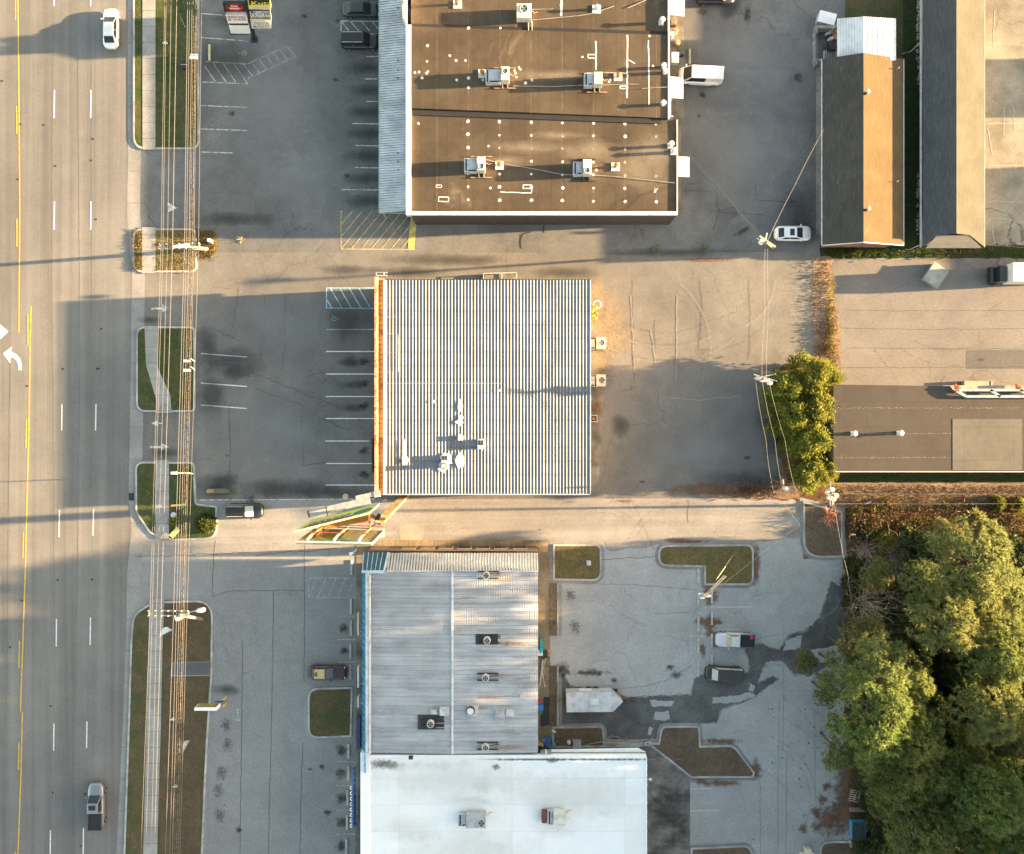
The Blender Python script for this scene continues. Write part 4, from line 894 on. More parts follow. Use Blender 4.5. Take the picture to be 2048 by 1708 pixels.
# front canopy and its dimensional letters
cx0, cx1 = P(703, 0, 4.4).x, P(722, 0, 4.4).x; cyt, cyb = P(0, 1532, 4.4).y, P(0, 1650, 4.4).y
MB().box(cx1 - .35, q[1], 3.4, cx1, q[3] - .2, 4.2).build('canopy', M('dark_teal_canopy', (.05, .10, .12)), wbd)
mb = MB()
for k in range(3): yy = cyb + (cyt - cyb) * (k + .5) / 3; mb.bar((cx0 + .5, yy, 4.6), (cx1 + .2, yy, 4.8), .06, .06)
mb.build('sign_brackets', M('maroon_bracket', (.18, .05, .08)), wbd)
lt = MB(); n = 11; BL_ = M('blue_letter', (.02, .10, .28), rough=.4); WL_ = M('white_letter_edge', (.75, .8, .85), rough=.5)
le = MB()
for k in range(n):   # row of upright letters seen from above their tops
    yy = cyb + (cyt - cyb) * (k + .08) / n; ww = (cyt - cyb) / n * .8; xx = cx0 + .25
    lt.box(xx, yy, 4.4, xx + .22, yy + ww, 5.3)
    if k < 8: le.tube([(xx - .02, yy + ww*.1, 5.25), (xx - .2, yy + ww*.3, 5.35), (xx - .22, yy + ww*.7, 5.35), (xx - .04, yy + ww*.9, 5.25)], .06, 6)
lt.box(cx0 + .48, cyb, 4.5, cx0 + .56, cyt, 4.7)
lo = lt.build('sign_letter', BL_, wbd); le.build('letter_edge', WL_, lo)

# ------------------------------------------------------------------ brown shingled building
ZE, ZR = 3.1, 4.9
q = rb(1645, 490, 1807, 118, ZE); xr = P(1727, 0, ZR).x; yt = P(0, 117, ZE).y; c0 = P(1725, 300)
bb = thing('shingle_roof_building', 'long building with brown shingle gable roof between the rear lot and the grass strip', 'building', (c0.x, c0.y, 0))
ov = .9
mb = MB(); mb.box(q[0] + ov, q[1] + .3, 0, q[2] - ov, q[3] - .4, ZE - .02); mb.build('wall', Brick, bb)
mb = MB()
for yy, s in ((q[1] + .3, -1), (q[3] - .4, 1)):
    mb.face([(q[0] + ov, yy, ZE - .02), (q[2] - ov, yy, ZE - .02), (xr, yy, ZR - .35)] if s < 0 else [(q[2] - ov, yy, ZE - .02), (q[0] + ov, yy, ZE - .02), (xr, yy, ZR - .35)])
mb.build('gable_wall', Brick, bb)
Sh = shingle('brown_shingle', (.075, .072, .064), (.062, .06, .055), (.12, .10, .075))
ShSun = shingle('brown_shingle_sunlit', (.115, .086, .050), (.10, .075, .043), (.15, .112, .068))  # brown shingle again, with its sunlight put into the colour
def slab(p, th, mat_, parent, name='roof'):
    mb = MB(); up = [Vector(a) for a in p]; dn = [a - Vector((0, 0, th)) for a in up]
    mb.face(up); mb.face(dn[::-1])
    for k in range(len(up)): j = (k + 1) % len(up); mb.face([up[k], dn[k], dn[j], up[j]])
    return mb.build(name, mat_, parent)
slab([(q[0], q[1], ZE), (xr, q[1], ZR), (xr, q[3], ZR), (q[0], q[3], ZE)], .12, Sh, bb)
slab([(xr, q[1], ZR), (q[2], q[1], ZE), (q[2], q[3], ZE), (xr, q[3], ZR)], .12, ShSun, bb)
MB().box(q[0] - .1, q[1], ZE - .22, q[0] - .003, q[3], ZE - .02).box(q[2] + .003, q[1], ZE - .22, q[2] + .1, q[3], ZE - .02).build('gutter', LtGrey, bb)
mb = MB(); mb.bar((q[0], q[1] - .05, ZE - .02), (xr, q[1] - .05, ZR - .02), .09, .16); mb.bar((xr, q[1] - .05, ZR - .02), (q[2], q[1] - .05, ZE - .02), .09, .16); mb.build('gable_trim', CapW, bb)
for px, py in ((1731, 187), (1732, 420)):
    c = P(px, py, ZR); MB().cyl(c.x, c.y, ZR - .3, ZR + .5, .16, 12).build('flue', Dark, bb); MB().cyl(c.x + .1, c.y + .1, ZR + .5, ZR + .66, .26, 12, .1).build('flue_cap', LtGrey, bb)
for px, py in ((1795, 138), (1793, 364)): c = P(px, py, 3.5); MB().cyl(c.x, c.y, 3.2, 4.0, .05, 8).build('pipe_vent', CapW, bb)
# carport: white metal roof
ZK = 3.6; zk2 = 4.1
k4 = rb(1676, 121, 1791, 37, ZK); xk = P(1727, 0, zk2).x; c0 = P(1730, 80)
cp = thing('metal_carport', 'white corrugated metal shelter roof joined to the north end of the brown shingled building', 'carport', (c0.x, c0.y, 0))
KM = M('carport_white', (.72, .73, .73), c2=(.62, .63, .64), rough=.5, scale=.6)
mb = MB(); ribs(mb, k4[0], k4[1] , xk, k4[3], lambda x, y: ZK + (x - k4[0]) / (xk - k4[0]) * (zk2 - ZK), .31, .07, .05); ribs(mb, xk, k4[1], k4[2], k4[3], lambda x, y: zk2 - (x - xk) / (k4[2] - xk) * (zk2 - ZK), .31, .07, .05)
mb.build('roof', [KM, RibShadeP], cp)
for px, py in ((1680, 41), (1680, 118), (1787, 41), (1787, 118), (1735, 41), (1735, 118)): c = P(px, py, 3.5); MB().box(c.x - .06, c.y - .06, 0, c.x + .06, c.y + .06, 3.58).build('post', GreyMt, cp)
MB().box(k4[0] - .06, k4[1], ZK - .16, k4[0] - .003, k4[3], ZK + .02).box(k4[2] + .003, k4[1], ZK - .16, k4[2] + .06, k4[3], ZK + .02).build('eave_trim', CapW, cp)

# ------------------------------------------------------------------ gabled building, top right
ZE2, ZR2 = 3.1, 4.75
q = rb(1847, 494, 1969, -300, ZE2); xr = P(1913, 0, ZR2).x; c0 = P(1905, 200)
eb = thing('gabled_building', 'long narrow building with shaded grey west slope, sunlit east slope and hipped south end', 'building', (c0.x, c0.y, 0))
MB().box(q[0] + 1.0, q[1] + .8, 0, q[2] - .8, q[3], ZE2 - .05).build('wall', Stucco, eb)
yh = P(0, 467, ZR2).y
GSh = shingle('grey_shingle', (.085, .088, .09), (.068, .072, .075), (.12, .12, .12)); GShSun = shingle('grey_shingle_sunlit', (.092, .093, .08), (.082, .083, .07), (.105, .106, .09)); HSh = shingle('hip_shingle', (.20, .195, .17), (.17, .165, .145), (.24, .23, .2), True)  # east slope: same grey shingle, low sun put into its colour
xh0, xh1 = P(1877, 0, 4.2).x, P(1942, 0, 4.2).x
slab([(q[0], q[1], ZE2), (xh0, yh, 3.95), (xr, yh, ZR2), (xr, q[3], ZR2), (q[0], q[3], ZE2)], .12, GSh, eb)
slab([(q[2], q[1], ZE2), (q[2], q[3], ZE2), (xr, q[3], ZR2), (xr, yh, ZR2), (xh1, yh, 3.95)], .12, GShSun, eb)
slab([(q[0] + .3, q[1] - .1, ZE2 - .1), (q[2] - .3, q[1] - .1, ZE2 - .1), (xh1, yh, 3.9), (xh0, yh, 3.9)], .1, HSh, eb)
MB().box(q[0] - .38, q[1], ZE2 - .2, q[0] - .2, q[3], ZE2 - .05).box(q[2] + .01, q[1], ZE2 - .2, q[2] + .1, q[3], ZE2 - .05).build('gutter', M('gutter_grey', (.35, .37, .38)), eb)
mb = MB(); a = P(1845, 83, ZE2); mb.tube([(a.x, a.y, ZE2 - .15), (a.x - .15, a.y, ZE2 - .3), (a.x - .15, a.y, .3), (a.x - 1.1, a.y - .2, .12)], .07, 8); a = P(1845, 489, ZE2); mb.tube([(a.x, a.y, ZE2 - .15), (a.x - .2, a.y, ZE2 - .4), (a.x - .2, a.y, .2), (a.x - .7, a.y, .1)], .06, 8); mb.build('downspout', LtGrey, eb)

# ------------------------------------------------------------------ flat-roofed building, right
ZF = 4.8
q = rb(1667, 942, 2700, 769, ZF); c0 = P(1860, 860)
fb = thing('flat_roof_building', 'low building with brown grey flat roof and a paler square patch by the right edge', 'building', (c0.x, c0.y, 0))
MB().box(q[0] + .1, q[1] + .1, 0, q[2], q[3] - .1, ZF - .2).build('wall', M('block_wall', (.3, .28, .26)), fb)
FRm = membrane('brown_grey_membrane', (.062, .056, .050), (.05, .045, .041), seams=(3.3, 3.0, .02, .15), mott=.1, big=.12)
FRl = membrane('pale_roof_patch', (.13, .123, .11), (.11, .104, .094), seams=(6, 4, .02, 0), mott=.15)
MB().prism([(q[0], q[1]), (q[2], q[1]), (q[2], P(0, 790, ZF).y), (P(1914, 0, ZF).x, P(0, 790, ZF).y), (P(1900, 0, ZF).x, P(0, 772, ZF).y), (q[0], q[3])], ZF - .2, ZF).build('roof', FRm, fb)
p4 = rb(1905, 940, 2044, 838, ZF); MB().box(p4[0], p4[1], ZF + .003, p4[2], p4[3], ZF + .03).build('roof_overlay', FRl, fb)
MB().box(q[0], q[1] - .14, ZF - .15, q[2], q[1] - .02, ZF + .02).build('gutter', LtGrey, fb)
mb = MB()
for py in (867, 915):
    for k in range(48):
        px = 1672 + k * 5 + R.uniform(-1, 1)
        if px < 1903: c = P(px, py + R.uniform(-.8, .8), ZF); s = R.uniform(.015, .05); mb.face([(c.x - s*2, c.y - s, ZF + .006), (c.x + s*2, c.y - s, ZF + .006), (c.x + s*2, c.y + s, ZF + .006), (c.x - s*2, c.y + s, ZF + .006)])
    
for k in range(75):
    px = 1672 + k * 5 + R.uniform(-1, 1); c = P(px, 816 + R.uniform(-.8, .8), ZF); s = R.uniform(.015, .05); mb.face([(c.x - s*2, c.y - s, ZF + .006), (c.x + s*2, c.y - s, ZF + .006), (c.x + s*2, c.y + s, ZF + .006), (c.x - s*2, c.y + s, ZF + .006)])
mb.build('seam_fasteners', M('seam_dash', (.20, .18, .15)), fb)
for px, py in ((1705, 867), (1797, 866)): vent(fb, px, py, ZF, .75, .2, cap=CapW, base=.24)
# entrance canopy frame with its orange flood lamps
BG = M('blue_grey_frame', (.24, .30, .33), rough=.5); a = P(1912, 778, 5.1); b = P(2300, 792, 5.1)
mb = MB(); z = 5.2
for seg in (((1913, 782), (1932, 793)), ((1932, 793), (2300, 793)), ((1912, 780), (2300, 780)), ((1980, 780), (2000, 793)), ((2040, 780), (2060, 793))):
    mb.bar(P(*seg[0], z), P(*seg[1], z), .32, .22)
mb.build('canopy_frame', BG, fb)
MB().box(P(1935, 0, 4.9).x, P(0, 792, 4.9).y, 4.7, P(2300, 0, 4.9).x, P(0, 781, 4.9).y, 4.8).build('canopy_deck', Dark, fb)
for px in (1919, 2042):
    c = P(px, 776, 5.1); mb = MB(); mb.cyl(c.x - .1, c.y, 4.9, 5.4, .34, 12, .16); mb.box(c.x - .5, c.y - .1, 4.8, c.x - .42, c.y + .5, 5.3); o = mb.build('flood_lamp', M('orange_lamp', (.75, .16, .04), rough=.5, var=0), fb); MB().cyl(c.x + .05, c.y - .4, 4.9, 5.25, .2, 12, .14).build('lamp_globe', CapW, o)
# unseen buildings added east of the view to shade the far lot
for nm, pr, h, lb in (('added_shade_building', (2480, 95, 2640, 205), 5.2, 'unseen building added beyond the right edge for shade, north one'), ('added_shade_building', (2480, 312, 2640, 520), 5.6, 'unseen building added beyond the right edge for shade, south one')):
    q = rb(*[pr[i] for i in (0, 3, 2, 1)], 0); t_ = thing(nm, lb, 'building', ((q[0]+q[2])/2, (q[1]+q[3])/2, 0)); MB().box(q[0], q[1], 0, q[2], q[3], h).build('wall', Stucco, t_); MB().box(q[0] - .2, q[1] - .2, h, q[2] + .2, q[3] + .2, h + .15).build('roof', GreyMt, t_)
# ------------------------------------------------------------------ vehicles
def paint(name, c, rough=.3, metal=.2): return M(name, c, rough=rough, metal=metal, var=.03, fine=.02, coat=.6, kind='obj')
Tyre = Blk; Rim = M('wheel_rim', (.35, .35, .36), rough=.35, metal=.7, var=0)
HeadL = M('headlamp_lens', (.7, .72, .74), rough=.15, var=0); TailL = M('tail_lamp_lens', (.35, .02, .02), rough=.2, var=0)
def lerp_prof(pr, t):
    for (a, va), (b, vb) in zip(pr, pr[1:]):
        if t <= b: return va + (vb - va) * (t - a) / max(1e-6, b - a)
    return pr[-1][1]
def loft(mb, st, mi=0):
    n = len(st[0]); i = len(mb.v)
    for r_ in st: mb.v += r_
    for a in range(len(st) - 1):
        for k in range(n):
            mb.f.append((i + a*n + k, i + a*n + (k+1) % n, i + (a+1)*n + (k+1) % n, i + (a+1)*n + k)); mb.m.append(mi)
    mb.f.append(tuple(i + n - 1 - k for k in range(n))); mb.m.append(mi); mb.f.append(tuple(i + (len(st)-1)*n + k for k in range(n))); mb.m.append(mi)
def vehicle(name, label, px, py, rz, L, Wd, H, top, cab, pnt, style='sedan', roofmat=None, glass=None, extras=(), group=None):
    c = P(px, py, .9); t = thing(name, label, {'pickup_truck': 'pickup truck', 'cargo_van': 'van', 'minivan': 'van', 'parked_suv': 'SUV'}.get(name, 'car'), (c.x, c.y, .012), rad(rz), group)
    glass = glass or M('tinted_glass', (.03, .035, .04), rough=.12, var=0, fine=0, spec=.35)
    gc = .2
    mb = MB(); st = []; NS = 20
    for k in range(NS + 1):
        u = k / NS; uu = .5 - .5 * math.cos(math.pi * u) if k not in (0, NS) else u
        x = (uu - .5) * L; e = min(uu, 1 - uu) / .19
        w_ = Wd / 2 * (1 if e >= 1 else .48 + .52 * math.sqrt(1 - (1 - e) ** 2)); zt = lerp_prof(top, uu); zb = gc + (0.12 if e < .3 else 0)
        half = [(0, zb), (w_*.85, zb), (w_*.97, zb + .15), (w_, .52), (w_*.985, min(zt - .12, .8)), (w_*.86, zt - .02), (w_*.45, zt + .015), (0, zt + .025)]
        st.append([(x, y, z) for y, z in half] + [(x, -y, z) for y, z in half[-2:0:-1]])
    loft(mb, st); body = mb.build('body', pnt, t, local=True, smooth=True)
    r0, r1, r2, r3 = [(q - .5) * L for q in cab]; wb_ = Wd/2*.84; wr = Wd/2*(.68 if style in ('sedan', 'pickup') else .74)
    z0a, z3a = lerp_prof(top, cab[0]) - .02, lerp_prof(top, cab[3]) - .02
    mb = MB(); ring = lambda x, zb, zt, wt, crown: [(x, -wb_, zb), (x, wb_, zb), (x, wt, zt - .03), (x, wt*.6, zt + crown), (x, -wt*.6, zt + crown), (x, -wt, zt - .03)]
    def mid(a, b, f): return a + (b - a) * f
    mb.v += []; sts = [ring(r0, z0a - .1, z0a, wb_*.9, 0), ring(r1, z0a - .1, H - .03, wr, .01), ring(mid(r1, r2, .5), z0a - .1, H, wr, .02), ring(r2, z3a - .1, H - .03, wr, .01), ring(r3, z3a - .1, z3a, wb_*.92, 0)]
    loft(mb, sts); cabin = mb.build('cabin', pnt, t, local=True, smooth=False, bevel=.05)
    if roofmat:
        mb = MB(); mb.v += [(r1 - .02, -wr*.93, H - .005), (r2 + .02, -wr*.93, H - .005), (r2 + .02, wr*.93, H - .005), (r1 - .02, wr*.93, H - .005), (r1, -wr*.6, H + .02), (r2, -wr*.6, H + .02), (r2, wr*.6, H + .02), (r1, wr*.6, H + .02)]
        mb.f += [(0, 1, 5, 4), (4, 5, 6, 7), (7, 6, 2, 3)]; mb.m += [0]*3; mb.build('roof_cover', roofmat, t, local=True)
    def plate(nm, pts, mat_, off):
        a, b, c_ = Vector(pts[0]), Vector(pts[1]), Vector(pts[2]); nn = (b - a).cross(c_ - a).normalized() * off
        up = [Vector(p) + nn for p in pts]; m2 = MB(); m2.face(up); m2.face([p - nn * .9 for p in up][::-1]); return m2.build(nm, mat_, t, local=True)
    def sh(p, q, f): return tuple(p[i] + (q[i] - p[i]) * f for i in range(3))
    # windshield / rear window
    A, B, C, D = (r3, -wb_*.92, z3a), (r3, wb_*.92, z3a), (r2, wr, H - .03), (r2, -wr, H - .03)
    A2, B2, C2, D2 = sh(A, B, .05), sh(B, A, .05), sh(C, D, .06), sh(D, C, .06)
    plate('windshield', [sh(A2, D2, .04), sh(B2, C2, .04), sh(C2, B2, .08), sh(D2, A2, .08)], glass, .03)
    A, B, C, D = (r0, -wb_*.9, z0a), (r0, wb_*.9, z0a), (r1, wr, H - .03), (r1, -wr, H - .03)
    A2, B2, C2, D2 = sh(A, B, .08), sh(B, A, .08), sh(C, D, .08), sh(D, C, .08)
    if style != 'van': plate('rear_window', [sh(B2, C2, .08), sh(A2, D2, .08), sh(D2, A2, .12), sh(C2, B2, .12)], glass, .03)
    for s in (1, -1):
        def sp(x, f):  # point on cabin side
            zb = mid(z0a, z3a, (x - r0) / (r3 - r0)) + .03; zt = H - .09
            return (x, s * mid(wb_*.965, wr + .02, f) , mid(zb, zt, f))
        m_ = mid(r1, r2, .48) if style != 'pickup' else None
        segs = [(r0 + (r1 - r0) * .55 + .1, r1 + .05, m_ - .06, m_ - .06), (m_ + .04, m_ + .04, r2 - .03, mid(r2, r3, .75))] if style in ('sedan', 'suv') else [(mid(r1, r2, .55), mid(r1, r2, .55), r2 - .03, mid(r2, r3, .7))] if style == 'van' else [(r1 + .1, r1 + .12, r2 - .03, mid(r2, r3, .7))]
        for a, b, c_, d in segs:
            pts = [sp(a, 0), sp(d, 0), sp(c_, .95), sp(b, .95)]
            if s > 0: pts = pts[::-1]
            plate('side_window', pts, glass, .035)
        mb = MB(); mb.box(r3 - .35, s*Wd/2*.93 if s > 0 else -Wd/2*.93 - .22, z3a + .02, r3 - .2, s*Wd/2*.93 + (.22 if s > 0 else 0), z3a + .17); mb.build('mirror', pnt, t, local=True, bevel=.03)
        x = L/2 - .3; mb = MB(); mb.box(x - .16, (.52*Wd/2) if s > 0 else -.80*Wd/2, .62, x + .06, (.80*Wd/2) if s > 0 else -.52*Wd/2, .76); mb.build('headlight', HeadL, t, local=True, bevel=.03)
        mb = MB(); mb.box(-x - .08, (.55*Wd/2) if s > 0 else -.80*Wd/2, .74, -x + .12, (.80*Wd/2) if s > 0 else -.55*Wd/2, .90); mb.build('taillight', TailL, t, local=True, bevel=.03)
        for xw_ in (L*.5 - L*.19, -L*.5 + L*.2):
            r_ = .33 if style == 'sedan' else .38; mb = MB(); i0 = len(mb.v); nn = 20; y0_ = s * (Wd/2 - .2); y1_ = s * (Wd/2 + .015)
            for yy, q in ((y0_, r_), (y1_ - s*.03, r_), (y1_, r_*.9)): mb.v += [(xw_ + q*math.cos(2*math.pi*k/nn), yy, r_ + q*math.sin(2*math.pi*k/nn)) for k in range(nn)]
            for a in range(2):
                for k in range(nn): mb.f.append((a*nn + k, a*nn + (k+1) % nn, (a+1)*nn + (k+1) % nn, (a+1)*nn + k)); mb.m.append(0)
            mb.f.append(tuple(range(2*nn, 3*nn))); mb.f.append(tuple(range(nn))[::-1]); mb.m += [0, 0]
            wo_ = mb.build('wheel', Tyre, t, local=True); m2 = MB(); m2.face([(xw_ + r_*.6*math.cos(2*math.pi*k/nn), y1_ + s*.004, r_ + r_*.6*math.sin(2*math.pi*k/nn)) for k in range(nn)]); m2.build('rim', Rim, wo_, local=True)
    for e in extras: e(t, dict(L=L, W=Wd, H=H, r0=r0, r1=r1, r2=r2, r3=r3, wr=wr, zb=z0a))
    return t
def sunroof(t, d): x = mid_(d['r1'], d['r2'], .62); MB().box(x - .28, -.42, d['H'] + .012, x + .28, .42, d['H'] + .035).build('sunroof', Glass, t, local=True)
def mid_(a, b, f): return a + (b - a) * f
def racks(t, d, mt=None):
    for s in (-1, 1): MB().bar((d['r1'] + .1, s*d['wr']*.86, d['H'] + .05), (d['r2'] - .2, s*d['wr']*.86, d['H'] + .05), .05, .06).build('roof_rail', mt or LtGrey, t, local=True)
def crossribs(t, d):
    for k in range(5): x = mid_(d['r1'], d['r2'], .12 + .18*k); MB().box(x - .02, -d['wr']*.8, d['H'] + .022, x + .02, d['wr']*.8, d['H'] + .035).build('roof_rib', Dark, t, local=True)
def bed(mat_):
    def f(t, d):
        x0, x1 = -d['L']/2 + .12, d['r0'] - .08; w_ = d['W']/2 * .80
        MB().box(x0 + .06, -w_, d['zb'] + .035, x1, w_, d['zb'] + .05).build('bed_liner', mat_, t, local=True)
        mb = MB(); mb.box(x0 - .04, -w_ - .12, d['zb'] - .1, x0 + .05, w_ + .12, d['zb'] + .12).box(x0 + .05, w_, d['zb'] - .1, x1, w_ + .12, d['zb'] + .12).box(x0 + .05, -w_ - .12, d['zb'] - .1, x1, -w_, d['zb'] + .12); mb.build('bed_rail', M('bed_rail_paint', (.09, .09, .095), rough=.4) if mat_ is Blk else pnt_silver, t, local=True)
    return f
sedan_top = [(0, .62), (.03, .9), (.08, .99), (.2, 1.0), (.7, .95), (.9, .84), (.97, .7), (1, .55)]
suv_top = [(0, .7), (.03, 1.0), (.1, 1.08), (.7, 1.05), (.92, .98), (.98, .85), (1, .6)]
van_top = [(0, .8), (.03, 1.15), (.1, 1.2), (.75, 1.15), (.93, 1.02), (.98, .85), (1, .6)]
tr_top = [(0, .9), (.02, 1.0), (.1, 1.05), (.7, 1.08), (.95, 1.0), (.99, .85), (1, .6)]
WhiteP = paint('white_car_paint', (.80, .80, .79)); BlackP = paint('black_car_paint', (.014, .015, .017), .3, .0); pnt_silver = paint('silver_paint', (.25, .27, .29), .35, .5)
DkGreen = paint('dark_sedan_paint', (.05, .058, .056), .3, .4); Purp = paint('plum_car_paint', (.045, .024, .03), .35, .3); OffW = paint('pickup_white_paint', (.55, .56, .60), .4, .1)
RedP = paint('dark_red_paint', (.25, .03, .02), .35, .3)
vehicle('sedan', 'white four-door sedan driving north in the outer lane of the road', 220, 55, 90, 5.0, 1.9, 1.42, sedan_top, (.1, .27, .58, .76), WhiteP)
vehicle('pickup_truck', 'silver grey pickup truck driving north in the outer lane, open black load bed', 191, 1614, 90, 5.9, 2.0, 1.82, tr_top, (.38, .42, .62, .76), pnt_silver, 'pickup', extras=(bed(Blk), sunroof))
vehicle('sedan', 'dark green-black sedan nosed under the metal awning at the top', 722, 17, 0, 4.8, 1.85, 1.45, sedan_top, (.08, .24, .56, .76), DkGreen)
vehicle('parked_suv', 'black boxy SUV with roof rails beside the hatched bay by the awning', 720, 81, 0, 4.9, 1.95, 1.85, suv_top, (.02, .06, .62, .76), BlackP, 'suv', extras=(racks, crossribs))
vehicle('sedan', 'white sedan with black sunroof parked beside the brown shingled building', 1587, 466, 0, 4.6, 1.85, 1.42, sedan_top, (.08, .24, .55, .75), WhiteP, extras=(sunroof,))
vehicle('cargo_van', 'long white cargo van parked nose to the rear awning of the strip', 1402, 151, 177, 5.5, 2.15, 2.15, van_top, (.02, .04, .74, .9), WhiteP, 'van', extras=(lambda t, d: [MB().box(mid_(d['r1'], d['r2'], .08), y - .03, d['H'] + .018, mid_(d['r1'], d['r2'], .95), y + .03, d['H'] + .035).build('roof_rib', WhiteP, t, local=True) for y in (-.5, -.17, .17, .5)],))
vehicle('sedan', 'black sedan cut off by the top edge behind the strip', 1432, -9, 0, 4.8, 1.85, 1.42, sedan_top, (.1, .27, .58, .76), BlackP)
vehicle('minivan', 'black minivan with silver roof rails stopped beside the street corner shrub', 488, 1022, 0, 4.7, 1.9, 1.72, suv_top, (.02, .07, .56, .76), BlackP, 'suv', glass=M('pale_reflecting_glass', (.30, .34, .35), rough=.12, var=0), extras=(racks, crossribs))
TanTop = M('tan_roof_cover', (.52, .42, .20), rough=.8, var=.03)
def number6(t, d):
    crv = bpy.data.curves.new('num', 'FONT'); crv.body = '6'; crv.size = .95; crv.align_x = 'CENTER'; crv.align_y = 'CENTER'; crv.extrude = .004; crv.offset = .02
    ob = bpy.data.objects.new('num', crv); me = bpy.data.meshes.new_from_object(ob); bpy.data.objects.remove(ob)
    me.transform(Matrix.Translation((d['r1'] + .22, 0, d['H'] + .03)) @ Matrix.Rotation(rad(90), 4, 'Z') @ Matrix.Diagonal((1.3, .5, 1, 1))); me.materials.append(Blk); o = bpy.data.objects.new('roof_number', me); link(o); o.parent = t
vehicle('sedan', 'plum coupe with tan roof cover marked 6, parked above the kerbed lawn', 654, 1346, 0, 4.9, 1.85, 1.40, sedan_top, (.12, .2, .46, .66), Purp, roofmat=TanTop, glass=M('dusty_glass', (.10, .11, .11), rough=.2, var=0), extras=(number6,))
def pk_extra(t, d):
    MB().box(-d['L']/2 + .35, -.75, d['zb'] + .06, -d['L']/2 + .75, -.3, d['zb'] + .3).build('red_bag', M('crimson_bag', (.45, .02, .10), rough=.7), t, local=True, bevel=.06)
vehicle('pickup_truck', 'white-cabbed pickup with black open bed parked against the wheel stops', 1471, 1281, 178, 4.9, 1.8, 1.65, tr_top, (.40, .42, .62, .74), OffW, 'pickup', glass=M('amber_shade_glass', (.36, .30, .14), rough=.25, var=.2), extras=(bed(Blk), pk_extra))
vehicle('minivan', 'black minivan with grey roof parked on wet paving south of the pickup', 1450, 1349, 177, 4.9, 1.95, 1.75, suv_top, (.03, .08, .70, .84), BlackP, 'suv', glass=M('white_glare_glass', (.45, .46, .46), rough=.15, var=0), roofmat=M('grey_van_roof', (.035, .037, .04), rough=.4, var=.05))
# enclosed trailer
c = P(1190, 1404, 2.4); tr = thing('box_trailer', 'light grey enclosed cargo trailer with pointed nose and roof hatch on wet paving', 'trailer', (c.x, c.y, 0), rad(1))
TrW = M('trailer_grey', (.50, .51, .53), rough=.45, scale=.8, kind='obj')
pl = [(-3.45, -1.17), (2.15, -1.22), (3.4, 0), (2.15, 1.17), (-3.45, 1.17)]
MB().prism(pl, .5, 2.38).build('body', TrW, tr, local=True); MB().prism([(p[0]*1.01, p[1]*1.015) for p in pl], 2.384, 2.44).build('roof', TrW, tr, local=True)
for x in (-2.25, -1.05): MB().box(x - .03, -1.17, 2.443, x + .03, 1.17, 2.47).build('roof_seam', CapW, tr, local=True)
MB().box(-.55, -.3, 2.443, .45, .38, 2.56).build('roof_hatch', CapW, tr, local=True, bevel=.03)
MB().cyl(.05, .85, 2.443, 2.55, .28, 14, .22).build('roof_vent', M('vent_pale_green', (.45, .5, .47)), tr, local=True)
MB().box(-1.9, 1.2, 1.9, -.4, 1.55, 2.0).build('door_shelf', CapW, tr, local=True)
for x in (-.6, .3):
    for s in (-1, 1): mb = MB(); mb.tube([(x, s*1.02, .36), (x, s*1.2, .36)], .36, 18); mb.build('wheel', Blk, tr, local=True)
mb = MB(); mb.bar((3.1, 0, .5), (4.0, 0, .5), .12, .12).bar((2.2, .9, .5), (3.9, 0, .5), .08, .1).bar((2.2, -.9, .5), (3.9, 0, .5), .08, .1).box(3.6, -.12, .5, 3.85, .12, .95); mb.build('hitch', Rusty, tr, local=True)
MB().box(-3.3, -1.0, .4, 3.0, 1.0, .498).build('chassis', Dark, tr, local=True)
# white box truck at right edge
c = P(2042, 544, 3.2); bt = thing('box_truck', 'white box truck cut off by the right edge on the beige lot', 'truck', (c.x, c.y, 0), rad(180))
MB().box(-3.2, -1.15, .9, 1.0, 1.15, 3.3).build('cargo_box', WhiteP, bt, local=True, bevel=.06); MB().box(1.15, -1.0, .5, 2.0, 1.0, 2.2).box(2.0, -.98, .5, 2.7, .98, 1.4).build('cab', BlackP, bt, local=True, bevel=.08)
mb = MB(); mb.face([(2.03, -.85, 1.45), (2.03, .85, 1.45), (2.03, .8, 2.1), (2.03, -.8, 2.1)]); mb.build('windshield', Glass, bt, local=True); MB().box(-3.2, -.9, .45, 1.1, .9, .88).build('chassis', Dark, bt, local=True)
for x in (-2.2, 1.9):
    for s in (-1, 1): mb = MB(); mb.tube([(x, s*.85, .42), (x, s*1.12, .42)], .42, 18); mb.build('wheel', Blk, bt, local=True)

